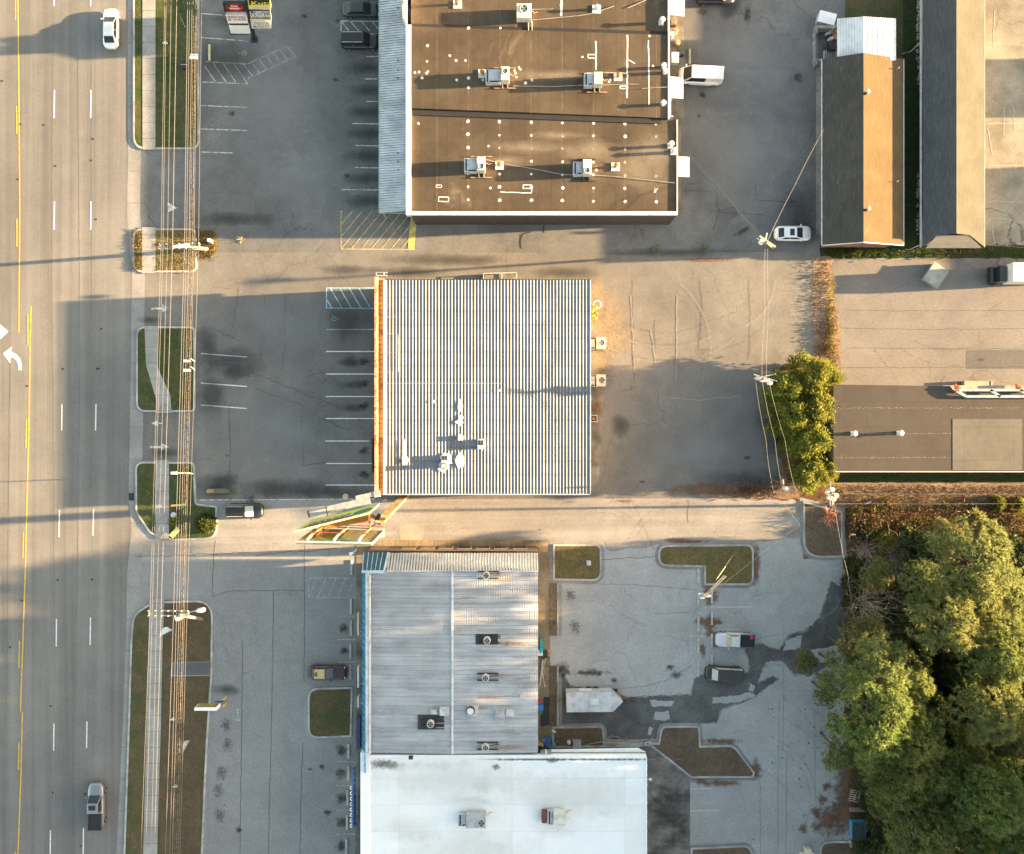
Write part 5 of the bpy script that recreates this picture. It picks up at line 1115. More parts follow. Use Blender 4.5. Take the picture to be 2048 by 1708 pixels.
# ------------------------------------------------------------------ rooftop and ground air-conditioning units
FanB = M('fan_blade_grey', (.24, .25, .25), rough=.5, var=0)
def fan(parent, x, y, z, r):
    mb = MB(); mb.cyl(x, y, z + .003, z + .03, r, 20); o = mb.build('fan_well', Blk, parent, local=True)
    m2 = MB()
    for k in range(4):
        a = k * math.pi/2 + .4; m2.face([(x, y, z + .034), (x + r*.9*math.cos(a), y + r*.9*math.sin(a), z + .034), (x + r*.9*math.cos(a + .75), y + r*.9*math.sin(a + .75), z + .045)])
    m2.build('fan_blades', FanB, o, local=True)
    m3 = MB(); pts = [(x + r*1.05*math.cos(2*math.pi*k/20), y + r*1.05*math.sin(2*math.pi*k/20), z + .05) for k in range(21)]; m3.tube(pts, .035, 5); m3.build('fan_guard', LtGrey, o, local=True)
def ac_unit(px, py, z, w_, d, h, label, fanpos=None, mat_=None, duct=None, skid=None, rz=0, group=None, name='rooftop_unit', pipes=True, fr=.3):
    c = P(px, py, z + h); t = thing(name, label, 'air conditioner', (c.x, c.y, z), rad(rz), group); mat_ = mat_ or LtGrey
    base = .25
    MB().box(-w_/2, -d/2, base, w_/2, d/2, base + h).build('casing', mat_, t, local=True, bevel=.03)
    if fanpos: fan(t, fanpos[0]*w_, fanpos[1]*d, base + h, fr)
    mb = MB()
    for k in range(5): mb.box(-w_/2 - .012, -d/2 + .1 + k*(d - .2)/5, base + .15, -w_/2 - .003, -d/2 + .1 + (k + .6)*(d - .2)/5, base + h - .15)
    mb.build('side_grille', Dark, t, local=True)
    if duct:
        x0, y0, x1, y1, dh = duct; MB().box(x0, y0, .1, x1, y1, dh).build('duct', M('duct_galvanised', (.48, .49, .50), metal=.3, rough=.5), t, local=True, bevel=.03)
        mb = MB(); mb.box(x0 + .15, y0 + .1, dh + .003, x0 + .32, y1 - .1, dh + .02); mb.box(x0 + .5, y0 + .08, dh + .003, x1 - .1, y0 + .25, dh + .02); mb.build('duct_slot', Dark, t, local=True)
    if skid:
        mb = MB(); sx, sy, m_ = skid
        for x in (-w_*.3, w_*.3): mb.box(x - .06, -sy, .0, x + .06, sy, .24)
        for y in (-sy, sy - .1): mb.box(-sx, y, .06, sx, y + .1, .18)
        mb.build('skid_frame', m_, t, local=True)
    if pipes:
        mb = MB(); mb.tube([(w_/2, d*.2, base + .3), (w_/2 + .25, d*.2, base + .2), (w_/2 + .3, d*.2, .05), (w_/2 + .8, d*.3, .05)], .035, 6); mb.build('pipe', M('copper_pipe', (.42, .25, .14), rough=.5), t, local=True)
    return t
ZT = ZB + .28
G1 = 'air conditioners on the strip roof'
ac_unit(1048, 23, ZB, 1.75, 1.7, 1.2, 'beige square rooftop unit with one fan, northernmost on the brown roof', (0, .12), Beige, None, None, group=G1, fr=.42)
ac_unit(1010, 148, ZT, 1.0, 1.6, 1.35, 'cream rooftop unit with black fan and grey duct box, west one of the middle roof', (0, .15), Beige, (-2.3, -.9, -.55, .7, 1.0), (1.3, 1.25, Wood), group=G1)
ac_unit(1196, 157, ZT, 1.0, 1.4, 1.35, 'cream rooftop unit with grey hood, east one of the middle roof', None, Beige, (-1.6, -.75, -.55, .75, 1.15), (1.2, 1.2, Wood), group=G1)
ac_unit(962, 328, ZB - .05, 1.0, 1.6, 1.35, 'light grey rooftop unit with round fan and orange timber skid, lower roof west', (.05, -.2), LtGrey, (-2.0, -.85, -.55, .8, 1.1), (1.3, 1.3, Wood), group=G1)
ac_unit(1174, 334, ZB - .05, 1.0, 1.7, 1.35, 'pale green rooftop unit with dark fan at its corner, lower roof east', (.0, -.28), M('pale_green_enamel', (.50, .53, .47), rough=.5), (-1.6, -.85, -.55, .7, 1.1), (1.1, 1.35, Dark), group=G1)
G2 = 'small condensers on the blue-fronted shop roof'
for px, py, dk, lb in ((972, 1151, 0, 'small round condenser on black rails, northernmost on the ribbed metal roof'), (974, 1281, 1, 'small condenser on a dark platform midway down the ribbed roof'), (971, 1356, 0, 'small square condenser on black rails, just above the round white exhaust cap'), (861, 1448, 1, 'small condenser on a large black mat west of the roof ridge'), (971, 1495, 0, 'small condenser with black and white fan, southernmost on the ribbed roof')):
    z = ZS + .12; c = P(px, py, z + .7); t = thing('roof_condenser', lb, 'air conditioner', (c.x, c.y, z), 0, G2)
    if dk: MB().box(-1.35 if px > 900 else -1.55, -.62 if px > 900 else -.85, .02, 1.25 if px > 900 else 1.55, .62 if px > 900 else .85, .12).build('platform', M('dark_mat', (.035, .037, .038), rough=.8), t, local=True)
    for y in (-.48, .32): MB().box(-1.0, y, .13, 1.5, y + .14, .26).build('rail', Dark, t, local=True)
    MB().cyl(0, 0, .27, .85, .46, 8).build('casing', LtGrey, t, local=True, bevel=.04); fan(t, 0, 0, .85, .33)
    mb = MB(); mb.tube([(.4, .1, .5), (.9, .2, .45), (1.2, .1, .1), (1.6, .15, .05)], .05, 6); mb.build('pipe', Dark, t, local=True)
ac_unit(952, 1640, ZW - .15, 2.3, 1.7, 1.0, 'long grey packaged unit with black fan, west one on the white roof', (.28, -.15), M('packaged_grey', (.36, .38, .40), rough=.5), (-2.1, -.85, -1.2, .6, .8), None, fr=.38, group='units on the white roof')
ac_unit(1118, 1636, ZW - .15, 1.35, 1.7, 1.0, 'cream boxy unit with dark red end cap, east one on the white roof', None, M('unit_cream', (.58, .58, .52), rough=.5), (-1.35, -.85, -.72, .85, .9), None, group='units on the white roof')
c = P(1094, 1637, 8); t = [o for o in bpy.data.objects if o.get('label', '').startswith('cream boxy')][0]; MB().box(-2.05, -.75, .1, -1.37, .75, .85).build('end_cap', M('dark_red_cap', (.16, .04, .03), rough=.5), t, local=True, bevel=.15)
G3 = 'ground units behind the metal-roofed shop'
for py, lb in ((686, 'cream ground condenser behind the metal-roofed shop, the northern one'), (761, 'cream ground condenser behind the metal-roofed shop, at the edge of the shade')):
    t = ac_unit(1202, py, .0, 1.15, 1.45, 1.2, lb, (.05, .02), Beige, (-1.7, -.75, -.7, .5, .9), (.7, .85, Wood), group=G3, name='ground_unit', fr=.36)
c = P(1188, 837, .5); t = thing('fire_pit', 'small square grate basket with rusty contents against the shop rear wall', 'basket', (c.x, c.y, .02)); mb = MB()
for a in (-.42, .36): mb.box(a, -.42, 0, a + .06, .42, .5); mb.box(-.42, a, 0, .42, a + .06, .52)
mb.build('frame', CapW, t, local=True); MB().cyl(0, 0, .1, .42, .32, 9, .2).build('ash', Rusty, t, local=True)
c = P(1190, 618, .6); t = thing('orange_tarp', 'crumpled orange-yellow tarp with a white hoop behind the metal-roofed shop', 'tarp', (c.x, c.y, .02)); mb = MB(); r2 = random.Random(3)
for k in range(14): a = r2.uniform(-.5, .3); b = r2.uniform(-1.2, .4); mb.cyl(a, b, 0, r2.uniform(.2, .5), r2.uniform(.15, .35), 6, .05)
mb.build('tarp_heap', M('tarp_orange', (.42, .25, .05), rough=.6), t, local=True); mb = MB(); mb.tube([(.3 + .5*math.cos(a/10*6.283), .6 + .5*math.sin(a/10*6.283), .3) for a in range(11)], .05, 6); mb.build('hoop', CapW, t, local=True)

# ------------------------------------------------------------------ utility poles and cables
PoleM = M('pole_wood', (.21, .185, .15), c2=(.14, .12, .09), rough=.9, scale=2); Insu = M('insulator', (.42, .43, .43), rough=.4, var=0); ArmM = M('crossarm_grey', (.22, .24, .255), rough=.7)
def lean_pole(name, label, base, top, r0_, r1_, cat='pole', group=None):
    b = P(base[0], base[1], 0); a = P(*top); t = thing(name, label, cat, (b.x, b.y, 0), 0, group)
    MB().tube([b, b.lerp(a, .5), a], r0_, 12, r1_).build('shaft', PoleM, t); return t, a
def crossarm(t, px0, px1, py0, py1, z, n=6, double=12):
    a = P(px0, py0, z); b = P(px1, py1, z); o = None
    mb = MB(); mb.bar(a, b, .12, .12)
    if double: d = Vector((0, -double / PXM * .9, 0)); mb.bar(a + d, b + d, .12, .12); mb.bar(a, a + d, .1, .1).bar(b, b + d, .1, .1)
    o = mb.build('crossarm', ArmM, t)
    mb = MB()
    for k in range(n):
        p = a.lerp(b, k / (n - 1)); mb.cyl(p.x, p.y, z + .06, z + .32, .07, 8, .05)
        if double: mb.cyl(p.x, p.y - double/PXM*.9, z + .06, z + .32, .07, 8, .05)
    mb.build('insulators', Insu, o); return o
t1, a1 = lean_pole('utility_pole', 'tall pale utility pole with long double crossarms on the small golden kerb island', (414, 498), (352, 492, 10.6), .24, .17)
crossarm(t1, 320, 399, 489, 487, 10.4, 7, 9); mb = MB(); mb.bar(P(346, 494, 10.7), P(378, 489, 10.7), .3, .18); mb.build('brace', CapW, t1)
mb = MB(); c = P(417, 481, 1.2); mb.box(c.x - .15, c.y - .15, .05, c.x + .2, c.y + .25, 1.3); mb.build('meter_box', LtGrey, t1)
t2, a2 = lean_pole('utility_pole', 'utility pole with double crossarms, drum transformer and street lamp on the south verge', (404, 1238), (362, 1231, 10.6), .22, .16)
crossarm(t2, 298, 377, 1221, 1222, 10.4, 7, 10)
mb = MB(); c = P(356, 1236, 9.6); mb.cyl(c.x, c.y, 8.7, 9.8, .32, 14); mb.build('transformer', CapW, t2)
mb = MB(); mb.tube([P(366, 1229, 9.9), P(392, 1221, 10.3)], .05, 6); o = mb.build('lamp_arm', LtGrey, t2); l0, l1 = P(391, 1222, 10.3), P(411, 1219, 10.3)
mb = MB(); d = l1 - l0; st = []
for f, wd in ((0, .08), (.25, .26), (.7, .3), (.93, .22), (1, .06)):
    p = l0 + d * f; st.append([(p.x, p.y - wd, p.z), (p.x, p.y, p.z - .12), (p.x, p.y + wd, p.z), (p.x, p.y, p.z + .14)])
loft(mb, st); mb.build('lamp_head', M('lamp_head_white', (.75, .75, .74), rough=.4), t2, smooth=True)
t3, a3 = lean_pole('utility_pole', 'utility pole with diagonal crossarm and white drum beside the white sedan', (1546, 496), (1532, 484, 10), .17, .12)
mb = MB(); mb.bar(P(1519, 472, 9.8), P(1551, 494, 9.8), .2, .14); o = mb.build('crossarm', M('cream_arm', (.36, .33, .25)), t3); mb = MB(); c = P(1525, 482, 9.5); mb.cyl(c.x, c.y, 8.8, 9.6, .3, 12); mb.build('transformer', CapW, t3)
mb = MB(); mb.bar(P(1530, 487, 9.4), P(1534, 466, 9.4), .15, .15).bar(P(1514, 477, 9.4), P(1528, 483, 9.4), .1, .1); mb.build('bracket', Insu, t3)
t4, a4 = lean_pole('utility_pole', 'utility pole with clustered transformers rising from the big cedar clump', (1548, 776), (1526, 757, 10), .17, .12)
crossarm(t4, 1508, 1552, 749, 762, 9.9, 4, 0); crossarm(t4, 1508, 1550, 757, 748, 9.3, 3, 0)
for px, py in ((1518, 756), (1526, 760), (1535, 760), (1541, 766)): c = P(px, py, 9.2); MB().cyl(c.x, c.y, 8.5, 9.35, .24, 12).build('transformer', CapW, t4)
t5, a5 = lean_pole('utility_pole', 'slim service pole in the dry brush at the south-west foot of the cedars', (1567, 975), (1565, 958, 9.4), .15, .1)
crossarm(t5, 1547, 1592, 984, 980, 9.0, 3, 0)
mb = MB(); c = P(1572, 976, 4); mb.cyl(c.x, c.y, 3.5, 4.3, .25, 10); mb.build('transformer', CapW, t5)
t6, a6 = lean_pole('utility_pole', 'utility pole ringed with white transformers at the property corner', (1664, 1010), (1663, 985, 10), .17, .12)
crossarm(t6, 1661, 1660, 964, 1010, 9.8, 4, 0)
for px, py in ((1665, 979), (1673, 991), (1661, 996), (1658, 986), (1668, 998)): c = P(px, py, 9.2); MB().cyl(c.x, c.y, 8.6, 9.3, .27, 12).build('transformer', CapW, t6)
# slim leaning light in the south-east island
lp = thing('light_pole', 'leaning floodlight pole with a ladder-like boom over the L-shaped grass island', 'light pole', tuple(P(1466, 1110, 0)))
MB().tube([P(1466, 1110, 0), P(1450, 1134, 6), P(1432, 1160, 8.2)], .06, 8, .045).build('shaft', M('yellowed_pole', (.32, .3, .18)), lp)
mb = MB()
for s in (-1, 1): mb.bar(P(1450 + s*1.5, 1152 + s, 8.2), P(1408 + s*1.5, 1194 + s, 8.2), .1, .1)
for k in range(9): f = k/8; mb.bar(P(1448 - 40*f, 1151 + 40*f, 8.2), P(1453 - 40*f, 1154 + 40*f, 8.2), .07, .07)
mb.build('boom', M('bleached_wood', (.24, .235, .215)), lp)
for k, (px, py) in enumerate(((1412, 1190), (1405, 1195), (1418, 1192), (1402, 1188))): c = P(px, py, 8.1); MB().box(c.x - .25, c.y - .12, 7.9, c.x + .25, c.y + .12, 8.15).build('flood_lamp', LtGrey, lp)
lp2 = thing('light_pole', 'short white lamp post with bracket at the corner of the tan walk', 'light pole', tuple(P(714, 1098, 0))); MB().tube([P(714, 1098, 0), P(703, 1108, 5.5)], .07, 8).build('shaft', CapW, lp2)
mb = MB(); c = P(702, 1109, 5.5); mb.box(c.x - .2, c.y - .3, 5.4, c.x + .1, c.y + .25, 5.65); mb.build('lamp_head', CapW, lp2)
lp3 = thing('light_pole', 'thin arm lamp over the street corner lawn, first from the north of the verge fixtures', 'light pole', tuple(P(390, 948, 0)))
MB().tube([P(390, 948, 0), P(374, 946, 7), P(348, 946, 7.3)], .07, 8, .04).build('shaft', LtGrey, lp3); c = P(348, 946, 7.3); MB().box(c.x - .35, c.y - .15, 7.2, c.x + .3, c.y + .15, 7.4).build('lamp_head', CapW, lp3)
for i_, (px, py, lb) in enumerate(((372, 730, 'pair of pale flat brackets crossing the cable bundle beside the middle verge island'), (386, 111, 'white equipment bracket on the cable bundle near the top verge'))):
    c = P(px, py, 8.2); t = thing('cable_bracket', lb, 'bracket', (c.x, c.y, 8.0)); mb = MB(); 
    if i_ == 0: mb.box(-.35, .35, 0, .45, .62, .12).box(-.35, -.75, 0, .45, -.45, .12); mb.bar((.5, .75, .1), (1.0, .4, .1), .1, .08); mb.bar((.5, -.2, .1), (1.0, -.55, .1), .1, .08)
    else: mb.box(-.4, -.35, 0, .45, .0, .12); mb.box(-.3, .1, 0, .4, .22, .12)
    mb.build('bracket_plate', CapW, t, local=True); MB().bar((0, -1.0, .05), (0, 1.0, .05), .05, .05).build('hanger', Dark, t, local=True)
# overhead lines along the street: x at the top edge, first pole, second pole, bottom edge
WL = M('pale_cable', (.15, .15, .165), rough=.6, var=.05); WY = M('lashed_cable', (.15, .125, .09), rough=.8, c2=(.04, .035, .03), scale=5, patch=(.45, .55))
wires = [(328, 322, 300, 281, .030, WL), (331, 326, 304, 291, .030, WL), (341, 335, 313, 302, .030, WL), (352, 345, 322, 308, .045, WL), (374, 369, 347, 330, .04, WL), (378, 373, 353, 339, .035, WL), (383, 378, 358, 344, .035, WL),
         (386, 381, 362, 348, .05, WY), (390, 385, 366, 352, .07, WY), (392.5, 388, 369, 356, .03, WL), (402, 397, 374, 359, .03, WL)]
for k, (a, b, c_, d, r_, mt) in enumerate(wires):
    pts = []; zp = 10.75 if k < 4 else 10.0 if k < 7 else 8.4 if k < 10 else 9.0; sag = .5 if k < 7 else .35
    for (x0_, y0_, x1_, y1_) in ((a - (b - a)*1.4, -480, b, 490), (b, 490, c_, 1226), (c_, 1226, d - (c_ - d)*.8, 2130)):
        for j in range(14):
            f = j / 14; pts.append(P(x0_ + (x1_ - x0_)*f, y0_ + (y1_ - y0_)*f, zp - sag*4*f*(1 - f)))
    pts.append(P(x1_, y1_, zp))
    mb = MB(); mb.tube(pts, r_ * .56, 5)
    o = mb.build('power_line', mt); single(o, (pts[14].x, pts[14].y, zp), ('%s overhead line counted from the road, running above the verge' % ORD[k]) if mt is WL else ('%s lashed brown cable in the overhead bundle above the verge' % ('thinner' if k == 7 else 'thicker')), 'cable', 'overhead lines along the verge')
def wire(pts, r_, label, sag=.4, mt=None):
    A = [P(*p) for p in pts]; out = []
    for a, b in zip(A, A[1:]):
        for j in range(10): f = j/10; q = a.lerp(b, f); q.z -= sag*4*f*(1-f); out.append(q)
    out.append(A[-1]); mb = MB(); mb.tube(out, r_ * .6, 5); o = mb.build('power_line', mt or WL); single(o, tuple(A[0]), label, 'cable', 'service wires at the rear lots')
wire([(1531, 486, 9.8), (1530, 620, 9.6), (1524, 755, 9.8)], .03, 'left of two wires between the sedan pole and cedar pole')
wire([(1536, 486, 9.8), (1538, 620, 9.6), (1533, 757, 9.8)], .025, 'right of two wires between the sedan pole and cedar pole')
wire([(1510, 752, 9.8), (1532, 880, 9.5), (1547, 983, 9.1)], .025, 'western wire from the cedar pole to the brush pole')
wire([(1524, 758, 9.8), (1550, 880, 9.5), (1566, 980, 9.1)], .025, 'middle wire from the cedar pole to the brush pole')
wire([(1538, 762, 9.8), (1570, 880, 9.5), (1591, 980, 9.1)], .025, 'eastern wire from the cedar pole to the brush pole')
for k, (ya, yb_) in enumerate(((967, 971), (988, 989), (1008, 1008))): wire([(1661, ya, 9.8), (1850, (ya+yb_)/2, 9.5), (2300, yb_, 9.8)], .03, ('northern', 'middle', 'southern')[k] + ' of three lines running east from the corner pole')
wire([(1668, 1000, 9.6), (1696, 1150, 9), (1720, 1290, 9)], .03, 'guy line running south from the corner pole into the pines')
wire([(1648, 258, 4.2), (1590, 370, 8.2), (1534, 484, 9.6)], .03, 'service drop from the sedan pole to the brown shingled roof')
wire([(1378, 309, 4.6), (1440, 375, 6.4), (1528, 478, 9.6)], .02, 'service drop from the sedan pole to the shopping strip', mt=M('dark_cable', (.12, .12, .12)))
wire([(1215, 700, 3), (1360, 735, 6), (1512, 757, 9.6)], .018, 'service drop from the cedar pole toward the ground condensers', mt=M('dark_cable2', (.16, .14, .12)))
wire([(1551, 981, 9), (1600, 1050, 8), (1420, 1190, 8)], .018, 'long thin line from brush pole to the leaning floodlight', mt=M('dark_cable3', (.2, .2, .2)))
wire([(1405, 1195, 8), (1345, 1320, 5), (1305, 1392, 2.5)], .02, 'dark thin line from the floodlight boom toward the trailer', mt=M('dark_cable4', (.1, .1, .1)))

# ------------------------------------------------------------------ signs
def text_mesh(body, size, mat_, parent, mtx, name='lettering', bold=.004, xs=1.0):
    crv = bpy.data.curves.new('t', 'FONT'); crv.body = body; crv.size = size; crv.align_x = 'CENTER'; crv.align_y = 'CENTER'; crv.extrude = .006; crv.offset = bold; crv.space_line = .85
    ob = bpy.data.objects.new('t', crv); me = bpy.data.meshes.new_from_object(ob); bpy.data.objects.remove(ob)
    me.transform(mtx @ Matrix.Diagonal((xs, 1, 1, 1))); me.materials.append(mat_); o = bpy.data.objects.new(name, me); link(o)
    if parent is not None: o.parent = parent
    return o
INK = M('sign_black', (.02, .02, .02), rough=.5, var=0); REDS = M('sign_red', (.62, .03, .03), rough=.5, var=0); WHS = M('sign_white', (.78, .78, .76), rough=.5, var=.02); YES = M('sign_yellow', (.75, .68, .08), rough=.5, var=0); BRN = M('sign_brown_text', (.36, .22, .17), rough=.6, var=0); PNK = M('sign_faded_text', (.55, .55, .56), rough=.6, var=0); MAR = M('sign_maroon_text', (.30, .04, .10), rough=.6, var=0); CRM = M('sign_cream', (.62, .52, .36), rough=.6, var=.05)
bx = P(509, 79, 0); ps = thing('pylon_sign', 'tall black post carrying stacked shop name panels beside the north lot', 'sign', (bx.x, bx.y, 0))
LX = .62   # the post stands slightly off plumb
def zat(py): # height on the sign plane (y fixed) that projects to this photo row
    k = (-bx.y * PXM) / (py - 854); return CH * (1 - 1/ (1/k)) if False else CH - CH * bx.y * PXM / (854 - py)
def xat(px, z): return (px - 1024) / PXM * (CH - z) / CH
mb = MB(); xb2 = xat(494, zat(0)); sl_ = (xb2 - bx.x) / zat(0)
mb.bar((bx.x, bx.y, 0), (bx.x + sl_*13, bx.y, 13), .42, .42); mb.build('post', INK, ps); MB().box(bx.x - .4, bx.y - .4, .01, bx.x + .4, bx.y + .4, .12).build('base_plate', Dark, ps)
def panel(x0, y0, x1, y1, bgm, rows, border=None, name='sign_panel', skew=3.5):
    # pixel box: x range at the lower row y1; panels lean with the post
    z0, z1 = zat(y1), zat(y0); yy = bx.y - .23
    def X(px, z): return xat(px, z0) + sl_ * (z - z0)
    P0, P1 = (X(x0, z0), z0), (X(x1, z0), z0); P2, P3 = (X(x1, z1) , z1), (X(x0, z1), z1)
    P2 = (P1[0] + sl_*(z1-z0), z1); P3 = (P0[0] + sl_*(z1-z0), z1)
    mb = MB(); q = [P0, P1, P2, P3]; i = len(mb.v)
    mb.v += [(a, yy, b) for a, b in q] + [(a, yy + .35, b) for a, b in q]; mb.f += [(0, 1, 2, 3), (7, 6, 5, 4), (0, 4, 5, 1), (1, 5, 6, 2), (2, 6, 7, 3), (3, 7, 4, 0)]; mb.m += [0]*6
    o = mb.build(name, bgm, ps)
    if border:
        m2 = MB(); t_ = .09; cx = sum(a for a, b in q)/4; cz = (z0+z1)/2
        for (a, b), (c_, d) in zip(q, q[1:] + q[:1]): m2.bar((a, yy - .02, b), (c_, yy - .02, d), .16, .05)
        m2.build('panel_border', border, o)
    wd = P1[0] - P0[0]; hh = z1 - z0
    for body, fx, fz, size, mt in rows:
        cx = P0[0] + wd * fx + sl_ * hh * fz; cz = z0 + hh * fz
        sh_ = Matrix(((1, 0, sl_, 0), (0, 1, 0, 0), (0, 0, 1, 0), (0, 0, 0, 1)))
        tx = text_mesh(body, size, mt, None, Matrix.Translation((cx, yy - .02, cz)) @ sh_ @ Matrix.Rotation(rad(90), 4, 'X'), xs=1.0)
        w0 = max(v.co.x for v in tx.data.vertices) - min(v.co.x for v in tx.data.vertices)
        lim = wd * .9
        if w0 > 0: 
            f = min(lim / w0, 1.6) if fx == .5 else 1
            for v in tx.data.vertices: v.co.x = cx + (v.co.x - cx) * f
        tx.parent = o
        for v in tx.data.vertices: v.co -= Vector((bx.x, bx.y, 0))
    return o, q, yy
panel(504, 38.5, 543, 53, WHS, [('ORIENTAL', .5, .72, 1.15, BRN), ('MARKET', .5, .25, 1.15, BRN)])
panel(501, 31.5, 543, 37.5, CRM, [])
panel(501, 16, 542, 31.5, WHS, [('MATTRESS', .5, .72, 1.15, INK), ('OUTLET', .5, .26, 1.25, INK)], border=INK)
panel(498, 6.5, 542, 14.5, CRM, [])
panel(498, -12, 541, 6, INK, [('Kutz', .58, .2, 1.25, YES)], border=YES)
panel(461.5, 48.5, 501, 63.5, WHS, [])
panel(459, 43.5, 497, 46.5, INK, [])
panel(456, 27.5, 496, 43, WHS, [('DESIGN NAILS', .5, .82, .78, MAR), ('& HAIR', .5, .5, .78, MAR)])
panel(453, 22, 493, 26, LtGrey, [('.', .2, .5, .3, MAR)])
o, q, yy = panel(449, 3.5, 494, 20.5, INK, [])
def on_panel(fx, fz): 
    wd = q[1][0] - q[0][0]; hh = q[3][1] - q[0][1]; return (q[0][0] + wd*fx + sl_*hh*fz, yy, q[0][1] + hh*fz)
mb = MB(); a = on_panel(.5, .12); b = on_panel(.1, .12); c_ = on_panel(.95, .12); mb.bar((b[0], yy - .03, b[2]), (c_[0], yy - .03, c_[2]), .04, .18); mb.build('red_stripe', REDS, o)
def oval(fx, fz, rx, rz_, m_, off):
    mb = MB(); cx, _, cz = on_panel(fx, fz); mb.face([(cx + rx*math.cos(2*math.pi*k/24) + sl_*rz_*math.sin(2*math.pi*k/24), yy - off, cz + rz_*math.sin(2*math.pi*k/24)) for k in range(24)]); return mb.build('oval_emblem', m_, o)
oval(.5, .62, .95, .82, REDS, .02); oval(.5, .62, .85, .7, INK, .03); oval(.5, .50, .82, .45, REDS, .04)
mb = MB()
for k in range(7): cx, _, cz = on_panel(.5, .50); x = cx - .55 + k*.16; mb.box(x, yy - .055, cz - .14, x + .09, yy - .045, cz + .16)
mb.build('emblem_script', WHS, o); mb = MB()
for k in range(5): cx, _, cz = on_panel(.5, .78); x = cx - .4 + k*.17; mb.box(x, yy - .055, cz - .1, x + .1, yy - .045, cz + .14)
mb.build('emblem_script', WHS, o)

# big roadside sign: two boards in a V on one steel column
cb0 = P(806, 996, 0); bs = thing('billboard', 'tall two-sided billboard on an orange steel column, one board lime green, leaning over the drive', 'billboard', (cb0.x, cb0.y, 0))
StY = M('ochre_steel', (.38, .27, .11), c2=(.27, .18, .07), rough=.7, scale=1.5); StO = M('orange_steel', (.28, .13, .04), rough=.7, c2=(.25, .10, .03), scale=2)
zc = 18.0; ct = P(765, 1038, zc)
mb = MB()
for s in (-.42, .42): mb.bar((cb0.x + s*.7, cb0.y + s*.7, 0), (ct.x + s*.7, ct.y + s*.7, zc), .28, .95)
mb.build('column', StY, bs); MB().bar((cb0.x, cb0.y, 0), (ct.x, ct.y, zc), .34, .6).build('column_web', M('column_web_dark', (.10, .06, .02)), bs)
z1, z2 = 13.6, 18.6
def quad_board(name, pts_lo, pts_hi, zl, zh, mt, th, out):
    A, B = P(*pts_lo[0], zl), P(*pts_lo[1], zl); C, D = P(*pts_hi[1], zh), P(*pts_hi[0], zh)
    nn = (B - A).cross(D - A).normalized() * th; nn = nn if nn.y > 0 else -nn; mb = MB(); mb.face([A, B, C, D]); mb.face([p - nn for p in (D, C, B, A)])
    q8 = [A, B, C, D]; 
    for k in range(4): j = (k+1) % 4; mb.face([q8[k], q8[k] - nn, q8[j] - nn, q8[j]])
    return mb.build(name, mt, bs), (A, B, C, D, nn.normalized())
EdW = M('board_edge', (.42, .42, .46), rough=.7)
LIM = M('lime_vinyl', (.44, .60, .08), c2=(.58, .62, .14), rough=.5, scale=.25, fine=.03)
b1, (A, B, C, D, n1) = quad_board('lime_board', ((622, 1041), (758, 1008)), ((588, 1063), (738, 1026)), z1, z2, LIM, .14, 1)
if n1.y < 0: n1 = -n1
def onb(fx, fz, off=.03): a = A.lerp(B, fx); d = D.lerp(C, fx); return a.lerp(d, fz) + n1 * off
mb = MB(); mb.face([onb(.10, .34, .02), onb(.66, .34, .02), onb(.66, .68, .02), onb(.10, .68, .02)]); mb.build('red_band', M('band_red', (.34, .05, .03), rough=.6), b1)
mb = MB(); mb.face([onb(.84 + .13*math.cos(2*math.pi*k/24), .5 + .30*math.sin(2*math.pi*k/24), .02) for k in range(24)]); mb.build('green_oval', M('oval_green', (.02, .22, .10), rough=.5), b1)
mb = MB(); r2 = random.Random(5)
for k in range(11):
    x = .13 + k*.048; 
    mb.face([onb(x, .40, .05), onb(x + .012, .40, .05), onb(x + .012, .62, .05), onb(x, .62, .05)]); mb.face([onb(x + .014, .40 if k % 2 else .57, .05), onb(x + .036, .40 if k % 2 else .57, .05), onb(x + .036, .45 if k % 2 else .62, .05), onb(x + .014, .45 if k % 2 else .62, .05)])
mb.build('white_script', WHS, b1)
mb = MB()
for k in range(12):
    x = .10 + k*.056
    mb.face([onb(x, .73, .05), onb(x + .018, .73, .05), onb(x + .018, .92, .05), onb(x, .92, .05)]); mb.face([onb(x + .02, .80, .05), onb(x + .042, .80, .05), onb(x + .042, .86, .05), onb(x + .02, .86, .05)])
    if k % 3: mb.face([onb(x + .03, .73, .06), onb(x + .044, .73, .06), onb(x + .044, .92, .06), onb(x + .03, .92, .06)])
mb.build('black_script', INK, b1)
mb = MB(); mb.bar(D + Vector((0, 0, .05)), C + Vector((0, 0, .05)), .16, .16); mb.bar(B, C, .10, .10); mb.build('white_edge', EdW, b1); mb = MB(); mb.bar(A, B, .10, .10); mb.build('yellow_edge', M('edge_olive', (.40, .40, .10)), b1)
DK = M('board_back', (.15, .17, .12), rough=.7, scale=1.2)
b2, (A2, B2, C2, D2, n2) = quad_board('rear_board', ((628, 1057), (768, 1061)), ((592, 1083), (744, 1086)), z1, z2, DK, .3, -1)
if n2.y < 0: n2 = -n2
mb = MB(); mb.bar(D2, C2, .16, .2); mb.bar(B2, C2, .10, .10)
for f in (.14, .49, .82): p = A2.lerp(B2, f); q_ = D2.lerp(C2, f); mb.bar(p.lerp(q_, .72) + n2*.35, q_ + n2*.15, .22, .18)
mb.build('white_edge', EdW, b2)
for nm, m_, fs in (('orange_strut', StO, (.14, .82)), ('brown_strut', M('olive_strut', (.3, .28, .16)), (.49,))):
    for f in fs: p = A2.lerp(B2, f); q_ = D2.lerp(C2, f); mb = MB(); mb.bar(p + n2*.35, p.lerp(q_, .72) + n2*.35, .2, .2); mb.build(nm, m_, b2)
